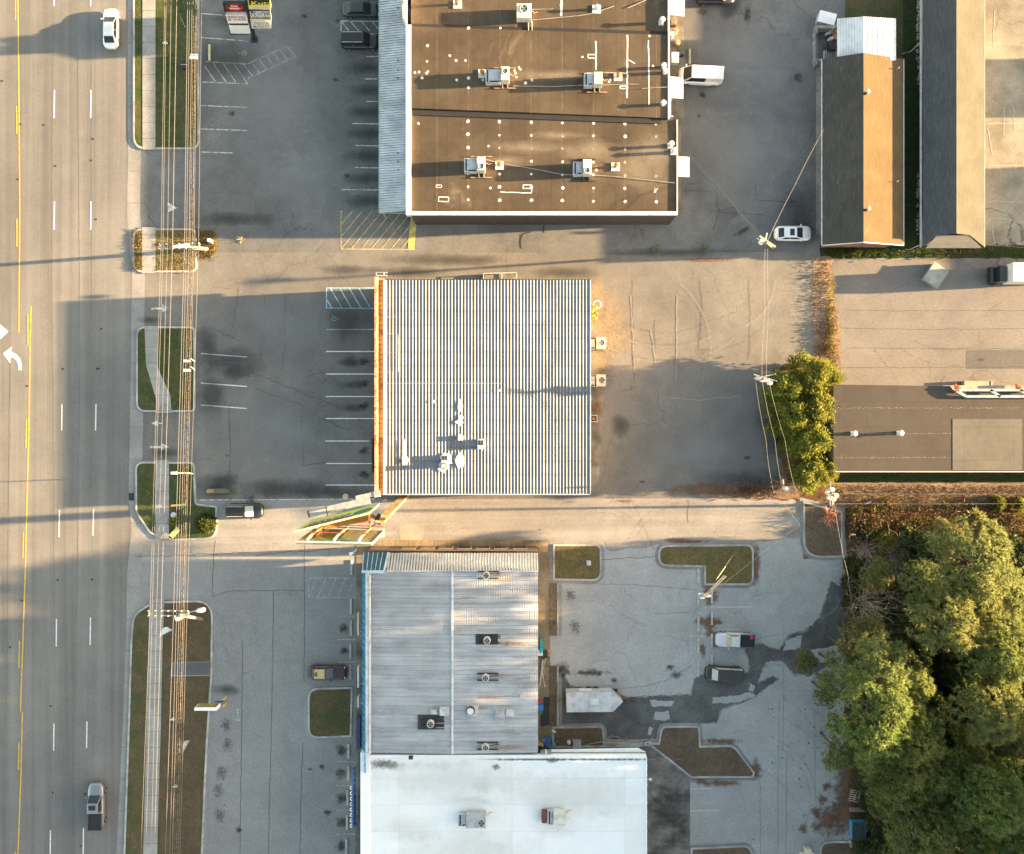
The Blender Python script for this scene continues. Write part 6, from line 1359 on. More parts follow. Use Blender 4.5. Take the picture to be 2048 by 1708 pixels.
mb = MB(); MR = M('red_brown_rail', (.24, .07, .04), rough=.7)
for f in (.06, .66): mb.bar(A2.lerp(D2, f).lerp(B2.lerp(C2, f), .1) + n2*.55, B2.lerp(C2, f) + n2*.55, .1, .1)
mb.build('rail', MR, b2)
mb = MB(); mb.bar(P(652, 1052, 16.4), P(740, 1034, 16.4), .65, .6); mb.bar(P(741, 1030, 17.0), P(760, 1040, 17.0), .4, .4); mb.bar(P(654, 1053, 14.5), P(742, 1043, 14.5), .12, .12).bar(P(738, 1027, 17.8), P(740, 1057, 17.8), .16, .16).bar(P(650, 1052, 17), P(628, 1078, 17), .14, .14); mb.build('torsion_beam', StO, bs)
mb = MB(); mb.bar(P(752, 1036, 17.2), P(764, 1040, 17.2), 1.1, .5); mb.bar(P(740, 1056, 16), P(756, 1044, 16), .12, .12); mb.bar(P(640, 1053, 15), P(740, 1057, 15), .1, .1); mb.build('dark_bracket', Dark, bs)
CW = M('catwalk_grey', (.33, .34, .36), rough=.6, scale=2)
mb = MB(); A3 = P(617, 1028, 12.6); B3 = P(740, 1000, 12.6); d3 = (B3 - A3).normalized(); 
mb.bar(A3, B3, .75, .06); mb.build('catwalk', CW, bs); mb = MB(); mb.bar(P(652, 1012, 12.5), P(655, 1032, 13.4), .08, .08).bar(P(690, 1016, 12.5), P(693, 1026, 13.4), .06, .06); mb.bar(P(615, 1021, 12.6), P(619, 1035, 12.6), .1, .25); mb.build('catwalk_brackets', Dark, bs)
mb = MB(); mb.bar(P(744, 1067, 13), P(769, 1066, 13), 1.0, .06); mb.build('catwalk', CW, bs)
c = P(748, 989, 9); 
mb = MB(); mb.bar(P(712, 996, 9.0), P(748, 988, 9.0), .5, .2); mb.bar(P(748, 989, 9.0), P(760, 987, 9.0), .7, .3); mb.build('lower_platform', CW, bs)
# small yellow-on-black sign over the south-west lot edge
sg = thing('sign', 'small white and black sign with yellow TOBACCO lettering between two yellow bollards', 'sign', tuple(P(446, 1403, 0)))
zz0, zz1 = 4.2, 5.8; a, b = P(398, 1407, zz0), P(441, 1404, zz0); mb = MB(); ty = .35
mb.box(a.x, a.y - ty, zz0, b.x, a.y, zz1); mb.build('cabinet', WHS, sg); MB().box(a.x + .1, a.y + .005, zz0 + .15, b.x - .1, a.y + .03, zz1 - .35).build('face', INK, sg)
tx = text_mesh('TOBACCO', .62, YES, sg, Matrix.Translation(Vector(((a.x + b.x)/2, a.y + .05, (zz0+zz1)/2 - .1)) - Vector(sg.location)) @ Matrix.Rotation(rad(180), 4, 'Z') @ Matrix.Rotation(rad(90), 4, 'X'), xs=.88)
MB().tube([P(446, 1403, 0), P(440, 1404, 4.3)], .09, 8).bar(P(446, 1403, 4.2), P(430, 1404, 4.2), .12, .12).build('post', Dark, sg)
YB = M('bollard_yellow', (.75, .48, .06), rough=.5)
for k, (px, py) in enumerate(((452, 1394), (452, 1407))): c = P(px, py); mb = MB(); mb.cyl(c.x, c.y, 0, 1.0, .11, 12).cyl(c.x, c.y, 1.0, 1.08, .11, 12, .04); single(mb.build('bollard', YB), (c.x, c.y, 0), 'yellow steel bollard just %s of the TOBACCO sign' % ('north' if k == 0 else 'south-east'), 'bollard', 'bollards by the small sign')
# feather flags and street furniture on the verge
def flag(base, tip, wd, col, label):
    a = P(*base); b = P(*tip); t = thing('feather_flag', label, 'flag', (a.x, a.y, a.z)); d = b - a; s = Vector((-d.y, d.x, 0)).normalized()
    MB().tube([a, a.lerp(b, .5) + s*.05, b], .025, 6).build('pole', LtGrey, t)
    mb = MB(); fs = (.15, .3, .5, .7, .88, 1.0); ws = (.05, .5, .9, 1.0, .8, .15); L = [a.lerp(b, f) + Vector((0, 0, .02)) for f in fs]; Rr = [a.lerp(b, f) + s*wd*w_ + Vector((0, 0, .05 + .1*math.sin(f*9))) for f, w_ in zip(fs, ws)]
    for k in range(5): mb.face([L[k], L[k+1], Rr[k+1], Rr[k]])
    mb.build('banner', col, t)
flag((371, 56, .15), (360, 32, 3.0), .5, M('flag_white', (.74, .68, .66)), 'white feather flag on the top verge beside the cable bundle')
flag((315, 1276, .15), (344, 1260, 3.0), .75, M('flag_pale_pink', (.70, .66, .66)), 'pale feather flag lying over the path south of the lamp pole')
flag((366, 1505, .15), (379, 1481, 3.0), .5, M('flag_patterned', (.60, .48, .40), c2=(.35, .12, .2), scale=2.2), 'cream and maroon feather flag on the brown verge grass')
c = P(350, 1065, .4); t = thing('yellow_sign', 'yellow tilted sign board at the south tip of the corner lawn', 'sign', (c.x, c.y, .15), rad(48)); MB().box(-.7, -.3, .3, .7, .3, .36).build('board', M('faded_yellow_board', (.60, .55, .14), c2=(.4, .4, .15), scale=3), t, local=True); MB().box(-.03, -.03, 0, .03, .03, .3).build('post', Dark, t, local=True)
c = P(356, 1010, .4); t = thing('timber_post', 'orange-brown timber rail lying across the corner lawn', 'post', (c.x, c.y, .15)); MB().bar((-.9, -.08, .1), (.9, .08, .14), .22, .2).build('beam', StY, t, local=True)
c = P(436, 982, .3); t = thing('concrete_trough', 'long low concrete block with a tan end in the oily corner', 'block', (c.x, c.y, 0)); MB().box(-1.4, -.3, .02, 1.4, .3, .45).build('block_body', M('mossy_concrete', (.10, .11, .08)), t, local=True, bevel=.04); MB().box(-1.38, -.24, .453, -.4, .24, .5).build('tan_cap', M('tan_cap', (.34, .19, .08)), t, local=True)
c = P(418, 104, .2); mb = MB(); mb.box(c.x - .13, c.y - 1.0, .01, c.x + .13, c.y + 1.0, .16); single(mb.build('wheel_stop', M('yellow_stop', (.50, .47, .26)), bevel=.03), (c.x, c.y, 0), 'faded yellow wheel stop beside the wheelchair symbol in the north lot', 'wheel stop')
c = P(1380, 112, .2); mb = MB(); mb.box(c.x - .13, c.y - .95, .01, c.x + .13, c.y + .95, .16); single(mb.build('wheel_stop', M('tan_stop', (.40, .38, .28)), bevel=.03), (c.x, c.y, 0), 'lone tan wheel stop north of the white cargo van', 'wheel stop')
c = P(367, 130, .5); t = thing('utility_box', 'small dark two-door utility box in the top verge grass', 'utility box', (c.x, c.y, .15)); MB().box(-.25, -.45, 0, .35, .45, .5).build('cabinet', Dark, t, local=True, bevel=.03); MB().box(-.3, -.02, .1, .4, .02, .53).build('divider', CapW, t, local=True)
for k, (px, py, lb) in enumerate(((330, 86, 'small white valve marker under the top verge cables'), (345, 1439, 'short white stake marker on the lower verge beside the cables'), (350, 1573, 'pale green marker plates under the cables, lowest on the verge'), (1108, 1465, 'crumpled white bag on the grass behind the blue-fronted shop'), (347, 1030, 'pale round valve cover near the corner lawn sign'), (691, 993, 'peach coloured tub by the lot edge below the parking bays'), (770, 1001, 'small cream junction box at the foot of the billboard column'), (1614, 1699, 'cream rectangular board standing beside the bottom island'))):
    c = P(px, py, .3); r2 = random.Random(k); mt = (CapW, CapW, M('pale_green_plate', (.5, .58, .45)), CapW, LtGrey, M('peach_tub', (.66, .48, .34)), CRM, M('cream_board', (.62, .56, .46)))[k]
    nm = ('valve_marker', 'stake', 'marker_plate', 'plastic_bag', 'valve_cover', 'tub', 'junction_box', 'notice_board')[k]; mb = MB()
    if k == 3: 
        for j in range(7): mb.cyl(c.x + r2.uniform(-.2, .2), c.y + r2.uniform(-.2, .2), .13, r2.uniform(.25, .45), .16, 6, .04)
    elif k in (4, 5): mb.cyl(c.x, c.y, .02, .35, .32, 14, .38); mb.cyl(c.x, c.y, .354, .38, .3, 14)
    elif k == 7: mb.box(c.x - .35, c.y - .2, .02, c.x + .35, c.y + .35, 1.0); mb.box(c.x - .9, c.y - .55, .13, c.x + .9, c.y - .35, .3)
    else: mb.box(c.x - .28, c.y - .09, .14, c.x + .28, c.y + .05, .4); mb.box(c.x - .1, c.y + .1, .14, c.x + .2, c.y + .2, .3)
    single(mb.build(nm, mt, bevel=.02), (c.x, c.y, 0), lb, nm.replace('_', ' '))
# wheel stops
def stop_mesh(): mb = MB(); mb.box(-.13, -.93, 0, .13, .93, .14); return mb
stp = stop_mesh().build('wheel_stop', M('stop_concrete', (.42, .42, .39), rough=.9, kind='geo'), bevel=.035); first = True
def put_stops(lst, desc, group):
    global first
    for k, (px, py) in enumerate(lst):
        c = P(px, py, .1); o = stp if first else stp.copy()
        if not first: link(o)
        first = False; o.location = (c.x, c.y, .01); meta(o, '%s wheel stop from the north in the row %s' % (ORD[k], desc), 'wheel stop', group)
put_stops([(703, 1135), (702, 1213), (702, 1256), (701, 1302), (701, 1344), (697, 1503), (697, 1547), (695, 1596), (694, 1645), (693, 1694)], 'facing the blue shopfront', 'wheel stops before the blue shopfront')
put_stops([(1397, 1152), (1397, 1201), (1397, 1247), (1397, 1292), (1397, 1338)], 'west of the rear pair', 'wheel stops of the rear parking rows')
#'on the west side of the rear pair', 'wheel stops of the rear parking rows')
put_stops([(1424, 1192), (1424, 1235), (1424, 1282), (1424, 1324)], 'east of the rear pair', 'wheel stops of the rear parking rows')

# ------------------------------------------------------------------ loose things in the yards
c = P(1654, 36, 1.2); t = thing('ice_chest', 'white steel chest with sloped lid standing askew by the metal carport', 'chest', (c.x, c.y, 0), rad(-14)); mb = MB()
mb.prism([(-1.05, -.6), (1.05, -.6), (1.05, .7), (-1.05, .7)], .1, 1.1); mb.build('cabinet', LtGrey, t, local=True, bevel=.03); m2 = MB(); m2.face([(-1.07, -.62, 1.12), (1.07, -.62, 1.12), (1.07, .1, 1.3), (-1.07, .1, 1.3)]).face([(-1.07, .1, 1.3), (1.07, .1, 1.3), (1.07, .72, 1.3), (-1.07, .72, 1.3)]); m2.build('lid', CapN, t, local=True)
dk = thing('service_yard', 'grey walled service yard with railing and steps beside the metal carport', 'yard wall', tuple(P(1652, 85, 0)))
mb = MB(); h = 1.1
for (a, b, c_, d) in ((1631, 50, 1676, 56), (1631, 56, 1636, 66), (1631, 117, 1676, 122), (1632, 122, 1636, 128)): x0_, y0_ = P(a, d, h).x, P(a, d, h).y; x1_, y1_ = P(c_, b, h).x, P(c_, b, h).y; MB().box(x0_, y0_, 0, x1_, y1_, h).build('yard_wall', M('yard_wall_grey', (.24, .24, .23)), dk)
mb = MB(); a, b = P(1630, 66, 1), P(1630, 117, 1); mb.tube([(a.x, a.y, 1), (b.x, b.y, 1)], .03, 6); mb.tube([(a.x, a.y, .5), (b.x, b.y, .5)], .03, 6)
for f in (0, .33, .66, 1): p = a.lerp(b, f); mb.tube([(p.x, p.y, 0), (p.x, p.y, 1)], .03, 6)
mb.build('railing', LtGrey, dk); mb = MB()
for k in range(6): p = P(1649 + 4.4*k, 117, .5); q_ = P(1649 + 4.4*k, 100, .5); mb.box(p.x, p.y, 0, p.x + .06, q_.y, .5)
mb.build('step_grate', LtGrey, dk); p = P(1636, 117, 0); q_ = P(1676, 56, 0); MB().box(p.x, p.y, .0, q_.x, q_.y, .03).build('yard_floor', M('yard_floor', (.09, .09, .085)), dk); p = P(1658, 100, .8); q_ = P(1676, 83, .8); MB().box(p.x, p.y, .04, q_.x, q_.y, .9).build('dark_cabinet', Dark, dk)
cols = [M('junk_white', (.7, .7, .68)), M('junk_brown', (.3, .16, .08)), M('junk_black', (.03, .03, .03)), M('junk_teal', (.12, .28, .33)), M('junk_blue', (.05, .12, .35)), M('junk_yellow', (.70, .42, .05)), M('junk_red', (.5, .03, .04)), M('junk_bright_blue', (.04, .25, .65))]
JK = [(1656, 66, .22, 0, 'white paint bucket'), (1662, 64, .3, 0, 'white jug'), (1668, 62, .4, 1, 'brown carton'), (1660, 75, .25, 0, 'white tin'), (1667, 74, .3, 0, 'white canister'), (1672, 73, .35, 1, 'brown box'), (1657, 72, .3, 2, 'black bin bag'), (1665, 69, .3, 2, 'black tub')]
for k, (px, py, s, ci, nm) in enumerate(JK):
    c = P(px, py, .5); mb = MB(); (mb.cyl(c.x, c.y, .03, .03 + s*1.6, s, 12, s*.8) if ci != 1 else mb.box(c.x - s, c.y - s, .03, c.x + s, c.y + s, .03 + s*1.5))
    single(mb.build(nm.replace(' ', '_'), cols[ci], bevel=.02), (c.x, c.y, 0), nm + ' in the junk pile inside the walled service yard, ' + ('upper left', 'upper middle', 'by the carport edge, upper', 'lower left', 'lower middle', 'by the carport edge, lower', 'far left', 'centre')[k], nm.split()[-1], 'junk in the service yard')
J2 = [(1078, 1404, .28, 6, 'red round bucket'), (1081, 1416, .35, 7, 'bright blue crate'), (1078, 1487, .3, 5, 'yellow bucket'), (1084, 1490, .28, 5, 'yellow tub'), (1086, 1482, .3, 3, 'teal drum'), (1094, 1481, .35, 4, 'navy folded tarp'), (1094, 1488, .36, 4, 'navy bin'), (1107, 1491, .3, 3, 'grey-green planter'), (1100, 1494, .25, 3, 'grey-green pail'), (1079, 1496, .4, 2, 'black bin'), (1138, 1486, .26, 0, 'white bucket'), (1154, 1488, .5, 2, 'dark slanted barrow'), (1080, 1306, .35, 0, 'white box')]
for k, (px, py, s, ci, nm) in enumerate(J2):
    c = P(px, py, .5); mb = MB(); (mb.cyl(c.x, c.y, .06, .1 + s*1.6, s, 14, s*.85).cyl(c.x, c.y, .104 + s*1.6, .13 + s*1.6, s*.7, 14) if not any(w_ in nm for w_ in ('crate', 'tarp', 'box', 'barrow')) else mb.box(c.x - s, c.y - s, .06, c.x + s, c.y + s, .1 + s*1.3))
    single(mb.build(nm.replace(' ', '_').replace('-', '_'), cols[ci] if k != 11 else GreyMt, bevel=.02), (c.x, c.y, 0), nm + (' standing behind the blue-fronted shop' if k in (0, 1, 12) else ' in the clutter where the two south shops meet' if k < 10 else ' on the grass above the white roof'), nm.split()[-1], 'clutter behind the south shops')
c = P(1082, 1292, .5); t = thing('blue_tarp', 'turquoise folded tarp leaning on the shop rear wall', 'tarp', (c.x, c.y, .05)); mb = MB(); mb.prism([(-.15, -.9), (.25, -.7), (.2, .2), (.05, .95), (-.1, .9)], 0, .6); mb.build('tarp_fold', M('turquoise_tarp', (.02, .38, .50), rough=.5), t, local=True)
c = P(1098, 1306, .1); t = thing('cable_reel', 'flat orange-pink round disc with dark hub on the concrete walk', 'disc', (c.x, c.y, .05)); MB().cyl(0, 0, 0, .12, .36, 20).build('disc', M('terracotta', (.50, .28, .17)), t, local=True); MB().cyl(0, 0, .123, .15, .08, 10).build('hub', Dark, t, local=True)
c = P(1087, 1306, .3); mb = MB(); mb.box(c.x - .4, c.y - .6, .06, c.x + .5, c.y + .3, .5); single(mb.build('black_crate', Dark, bevel=.03), (c.x, c.y, 0), 'open black crate beside the orange disc on the walk', 'crate')
c = P(1087, 1345, .3); t = thing('lumber_pile', 'pile of pale boards lying along the rear wall walk', 'lumber', (c.x, c.y, .05)); r2 = random.Random(8)
for k in range(7): mb = MB(); y = r2.uniform(-.8, .8); mb.bar((r2.uniform(-.5, .3), y - 1.3, .05 + .06*k), (r2.uniform(-.3, .7), y + 1.2, .08 + .06*k), .1 + .05*(k % 2), .06); mb.build('board', (Wood, CapW, CRM)[k % 3], t, local=True)
mb = MB(); mb.box(.1, -1.0, .0, .7, .7, .35); mb.build('trestle', M('old_timber', (.2, .15, .11)), t, local=True, bevel=.03)
c = P(1091, 1425, .1); mb = MB(); mb.prism([(c.x - .6, c.y - 1.7), (c.x + .45, c.y - 1.6), (c.x + .5, c.y + 1.9), (c.x - .2, c.y + 1.9), (c.x - .3, c.y), (c.x - .6, c.y - .4)], .06, .12); single(mb.build('black_mat', M('black_mat_rubber', (.03, .035, .04), rough=.8)), (c.x, c.y, 0), 'long black rubber mat lying on the concrete rear walk', 'mat')
c = P(1092, 1504, 6.2); t = thing('satellite_box', 'blue grey twin box with white strap on the roof corner between the shops', 'box', (c.x, c.y, 6.01)); MB().box(-.65, -.22, 0, -.08, .22, .35).box(.08, -.22, 0, .65, .22, .35).build('twin_case', M('slate_case', (.16, .19, .23)), t, local=True, bevel=.04); MB().box(-.08, -.24, 0, .08, .24, .38).build('strap', CapW, t, local=True)
c = P(1296, 1486, .3); t = thing('meter_board', 'white tilted board with black marks at the tip of the dark apron', 'board', (c.x, c.y, .1), rad(14)); MB().box(-.42, -.16, .1, .42, .16, .3).build('board', LtGrey, t, local=True, bevel=.02); MB().box(-.2, -.06, .303, .05, .06, .32).box(.1, -.06, .303, .2, .06, .32).build('dark_marks', Dark, t, local=True)
mb = MB(); Hs = M('hose_cream', (.50, .46, .34), rough=.6)
mb.tube([P(1170, 1490, .2), P(1200, 1484, .2), P(1240, 1486, .2), P(1275, 1480, .2), P(1298, 1494, .2)], .035, 6); single(mb.build('garden_hose', Hs), tuple(P(1170, 1490)), 'long pale hose trailing over the grass strip above the white roof', 'hose')
mb = MB(); mb.tube([P(1212, 1478, .25), P(1222, 1472, .25), P(1235, 1473, .25), P(1243, 1479, .25), P(1230, 1482, .25), P(1214, 1481, .25)], .03, 6); single(mb.build('garden_hose', Hs), tuple(P(1212, 1478)), 'looped pale hose lying over the kerb above the white roof', 'hose')
# rear of the strip: cabinets and drums on the pad
for k, (px, py, kind, lb) in enumerate(((1350, 115, 'cab', 'white square cabinet standing on the tan pad behind the strip'), (1347, 43, 'box', 'brown slatted box on the pad just below the top rear awning'), (1344, 67, 'drum', 'white capped drum on the pad behind the strip'), (1356, 84, 'drum', 'tan drum with a black bung beside the pad edge'), (1362, 103, 'box', 'dark wire basket at the outer edge of the rear pad'), (1352, 60, 'drum', 'tan lidded drum, northern one on the rear pad'))):
    c = P(px, py, .9); mb = MB()
    if kind == 'cab': mb.box(c.x - .45, c.y - .65, .03, c.x + .45, c.y + .65, 1.0); mt = CapW
    elif kind == 'box': mb.box(c.x - .4, c.y - .35, .03, c.x + .4, c.y + .35, .8); mb.box(c.x - .3, c.y - .25, .8, c.x + .3, c.y + .25, .86); mt = (M('box_brown', (.2, .15, .1)), Dark)[k == 4]
    else: mb.cyl(c.x, c.y, .03, .9, .3, 14); mb.cyl(c.x + .08, c.y, .904, .95, .09, 8); mt = (CapW, M('drum_tan', (.42, .35, .22)))[k != 2]
    single(mb.build({'cab': 'cabinet', 'box': 'crate', 'drum': 'drum'}[kind], mt, bevel=.03), (c.x, c.y, 0), lb, kind if kind != 'cab' else 'cabinet')
c = P(1341, 222, 3); t = thing('wall_ladder', 'grey steel ladder fixed upright behind the strip near the roof corner', 'ladder', (c.x, c.y, 0)); mb = MB(); mb.box(-.3, 1.2, .1, .1, 1.26, 4.6).box(-.3, -1.2, .1, .1, -1.14, 4.6)
for k in range(12): mb.box(-.25, -1.14, .3 + k*.36, -.19, 1.2, .36 + k*.36)
mb.build('frame', M('pale_blue_steel', (.42, .5, .5)), t, local=True)
c = P(1872, 550, .9); t = thing('steel_plate_box', 'pale square steel lidded container standing diagonally on the beige lot', 'container', (c.x, c.y, 0), rad(-34)); MB().box(-1.0, -.78, .0, 1.0, .78, .0 + .9).build('bin_body', GreyMt, t, local=True, bevel=.03); MB().box(-1.08, -.86, .904, 1.08, .86, .97).build('lid', M('plate_grey', (.30, .31, .29), rough=.7, scale=.7), t, local=True)
t.scale = (1.0, 1.5, 1); t.rotation_euler = (0, 0, rad(-34)); 
c = P(1954, 774, .5); t = thing('loading_platform', 'beige rectangular wooden platform before the flat-roofed entrance', 'platform', (c.x, c.y, 0)); MB().box(-1.7, -.68, 0, 1.65, .75, .75).build('platform_box', M('platform_tan', (.36, .28, .19), scale=.6), t, local=True, bevel=.02); MB().box(1.655, -.68, 0, 1.72, .75, .8).build('white_edge', CapW, t, local=True)
# bottom right yard: pallet, timber bin pen, dumpster
c = P(1712, 1594, .6); t = thing('wooden_pallet', 'bare slatted pallet leaning in the leaf-strewn yard by the pines', 'pallet', (c.x, c.y, .02), rad(-12)); mb = MB()
for x in (-.6, 0, .55): mb.box(x, -.75, .05, x + .09, .75, .15)
mb.build('stringers', Wood, t, local=True); mb = MB()
for k in range(6): mb.box(-.62, -.75 + k*.27, .153, .66, -.66 + k*.27, .19)
mb.build('slats', M('bleached_slat', (.55, .50, .46)), t, local=True)
c = P(1716, 1620, .4); mb = MB(); mb.box(c.x - .95, c.y - .22, .02, c.x + .95, c.y + .22, .5); mb.box(c.x - .95, c.y + .0, .504, c.x + .95, c.y + .05, .56); single(mb.build('timber_beam', M('grey_timber', (.24, .19, .16), scale=2), bevel=.02), (c.x, c.y, 0), 'thick grey timber beam lying below the pallet', 'timber')
c = P(1721, 1664, 1.3); t = thing('dumpster', 'dark green dumpster with ribbed lids and bright blue side beside the pines', 'dumpster', (c.x, c.y, 0)); DG = M('dumpster_green', (.05, .07, .065), rough=.5)
MB().box(-.95, -1.1, .15, .75, 1.1, 1.15).build('bin', M('dumpster_blue', (.04, .25, .50), rough=.5), t, local=True, bevel=.04)
for y in (-1.12, .02): mb = MB(); mb.box(-.98, y, 1.154, .55, y + 1.1, 1.22); [mb.box(-.9, y + .1 + k*.14, 1.22, -.25, y + .15 + k*.14, 1.25).box(-.15, y + .1 + k*.14, 1.22, .5, y + .15 + k*.14, 1.25) for k in range(7)]; mb.build('lid', DG, t, local=True)
c = P(1722, 1690, .6); t = thing('timber_fence', 'short low board fence section below the dumpster', 'fence', (c.x, c.y, .02)); mb = MB()
for k in range(4): mb.box(-1.1, -.3 + k*.17, .1, 1.4, -.18 + k*.17, .5 + .02*k)
mb.build('boards', M('dark_board', (.11, .09, .08)), t, local=True); MB().box(-1.25, -.35, 0, -1.1, .45, .6).build('post', M('pale_post', (.4, .37, .34)), t, local=True)
# low block and lamp on the east rear island, white log by the brush
c = P(1177, 1126, .7); t = thing('meter_pedestal', 'small white square pedestal box standing on the golden grass island', 'utility box', (c.x, c.y, .13)); MB().box(-.22, -.27, 0, .27, .27, .75).build('box', CapW, t, local=True, bevel=.03); MB().box(-.24, -.29, .753, .29, .29, .8).build('lid', LtGrey, t, local=True)
c = P(1736, 1006, .4); mb = MB(); mb.tube([P(1729, 1008, .35), P(1743, 1003, .55)], .12, 8); single(mb.build('white_pipe', CapW), tuple(P(1729, 1008)), 'short white pipe lying at the edge of the brush', 'pipe')
c = P(1380, 1559, 3); wl = thing('wall_lamp', 'round white lamp on a short bracket off the white building east wall', 'lamp', tuple(P(1302, 1559, 4))); a = P(1290, 1559, 5); b = P(1301, 1559, 5); MB().tube([a, b], .04, 6).build('bracket', LtGrey, wl); MB().cyl(b.x, b.y, 4.85, 5.0, .18, 14).build('lamp_head', CapW, wl)
# storefront bits along the blue front
for k, (y0_, y1_, mt, lb) in enumerate(((1226, 1270, CRM, 'cream'), (1333, 1375, CapW, 'white'), (1392, 1414, M('pale_blank', (.5, .52, .5)), 'grey'), (1433, 1497, M('dark_blue_sign', (.02, .05, .12)), 'dark blue'))):
    p = P(715 if k < 3 else 714, y1_, 4.3); q_ = P(718.5 if k < 3 else 721, y0_, 4.3); mb = MB(); mb.box(p.x, p.y, 3.6, q_.x, q_.y, 4.5); mb.box(q_.x, p.y + .3, 3.9, q_.x + .45, p.y + .4, 4.0); single(mb.build('shop_sign', mt, bevel=.02), (p.x, p.y, 3.6), '%s sign board hung along the blue shop front' % lb, 'sign', None)
# ------------------------------------------------------------------ vegetation
def rdir(r, up=.0):
    while True:
        v = Vector((r.uniform(-1, 1), r.uniform(-1, 1), r.uniform(-1, 1)))
        if .1 < v.length < 1: 
            v.normalize()
            if v.z > up: return v
def pine_mesh(seed, Rr, Hc, ncl=26, tufts=26, blades=14, bl=(.28, .50), bw=.043, cr=(.7, 1.2)):
    r = random.Random(seed); mb = MB(); centres = []
    for k in range(ncl):
        a = k * 2.39996 + r.uniform(-.5, .5); q = Rr * math.sqrt((k + .3) / ncl) * r.uniform(.78, 1.12)
        z = Hc * (1 - (q / Rr) ** 1.6 * .75) * r.uniform(.82, 1.05)
        c = Vector((q * math.cos(a), q * math.sin(a), z)); centres.append(c); rc = r.uniform(*cr)
        for j in range(tufts):
            d = rdir(r, -.45); d2 = Vector((d.x, d.y, d.z * .62)); p = c + d2 * rc * r.uniform(.72, 1.0)
            ax = (d + Vector((0, 0, .5))).normalized(); i = len(mb.v); 
            for b_ in range(blades):
                e = (ax * .45 + rdir(r, -1) * 1.0).normalized(); L = r.uniform(*bl); s = e.cross(rdir(r, -1)).normalized() * bw
                i = len(mb.v); mb.v += [tuple(p - s), tuple(p + s), tuple(p + e * L)]; mb.f.append((i, i+1, i+2)); mb.m.append(0)
    return mb, centres
def build_pine(name, label, seed, Rr, Hc, trunk_h, matF, **kw):
    t = thing(name, label, 'tree', (0, 0, 0)); mb, cs = pine_mesh(seed, Rr, Hc, **kw); o = mb.build('crown', matF, t, local=True)
    for v in o.data.vertices: v.co.z += trunk_h
    m2 = MB(); m2.tube([(0, 0, 0), (.1, .05, trunk_h*.5), (0, 0, trunk_h + Hc*.75)], .22, 8, .06); m2.build('trunk', Bark, t, local=True)
    m3 = MB()
    for k, c in enumerate(cs):
        if k % 2 == 0: z0_ = trunk_h + c.z * .35; m3.tube([(0, 0, z0_), (c.x*.5, c.y*.5, z0_ + (c.z + trunk_h - z0_)*.35), (c.x, c.y, c.z + trunk_h)], .07, 5, .02)
    m3.build('limbs', Bark, t, local=True); return t
Bark = M('pine_bark', (.085, .065, .055), c2=(.05, .04, .034), rough=1, scale=3, kind='obj')
F1 = foliage('pine_needles', (.16, .20, .058), (.115, .16, .047), (.27, .27, .10))
F2 = foliage('pine_needles_olive', (.20, .235, .08), (.145, .185, .065), (.34, .33, .13))  # yellower needles, also sunlight painted into the northern crowns
F3 = foliage('cedar_leaves', (.17, .18, .032), (.09, .135, .03), (.36, .32, .045))
F4 = foliage('shrub_dry_leaves', (.17, .105, .062), (.21, .14, .08), (.30, .22, .13))
F6 = foliage('added_evergreen_needles', (.045, .07, .026), (.06, .075, .03), (.10, .11, .04), trans=.1)
F5 = foliage('holly_leaves', (.03, .06, .02), (.05, .08, .02), (.18, .17, .03))
protos = [build_pine('pine_tree', '', 11, 3.9, 3.4, 9.0, F1, ncl=38), build_pine('pine_tree', '', 12, 3.2, 3.0, 8.0, F2, ncl=30), build_pine('pine_tree', '', 13, 4.4, 3.6, 9.5, F1, ncl=46), build_pine('pine_tree', '', 14, 2.6, 2.6, 7.0, F2, ncl=20), build_pine('pine_tree', '', 15, 3.6, 3.2, 9.0, F2, ncl=34)]
usedp = set()
def put_tree(k, px, py, sc, rz, label, group='pines of the south-east grove', zt=None, zs=None):
    zs = zs or (1.0 if py < 1190 or px < 1740 else 1.42); pr = protos[k]; zt = {0: 11.5, 1: 10, 2: 12.2, 3: 9, 4: 11.3}[k] * sc * zs if zt is None else zt; sv = (sc, sc, sc * zs)
    c = P(px, py, zt)
    if k not in usedp: usedp.add(k); o = pr; o.location = (c.x, c.y, 0); o.rotation_euler = (0, 0, rz); o.scale = sv; meta(o, label, 'tree', group)
    else: o = copy_tree(pr, (c.x, c.y, 0), rz, label, group, sv)
    return o
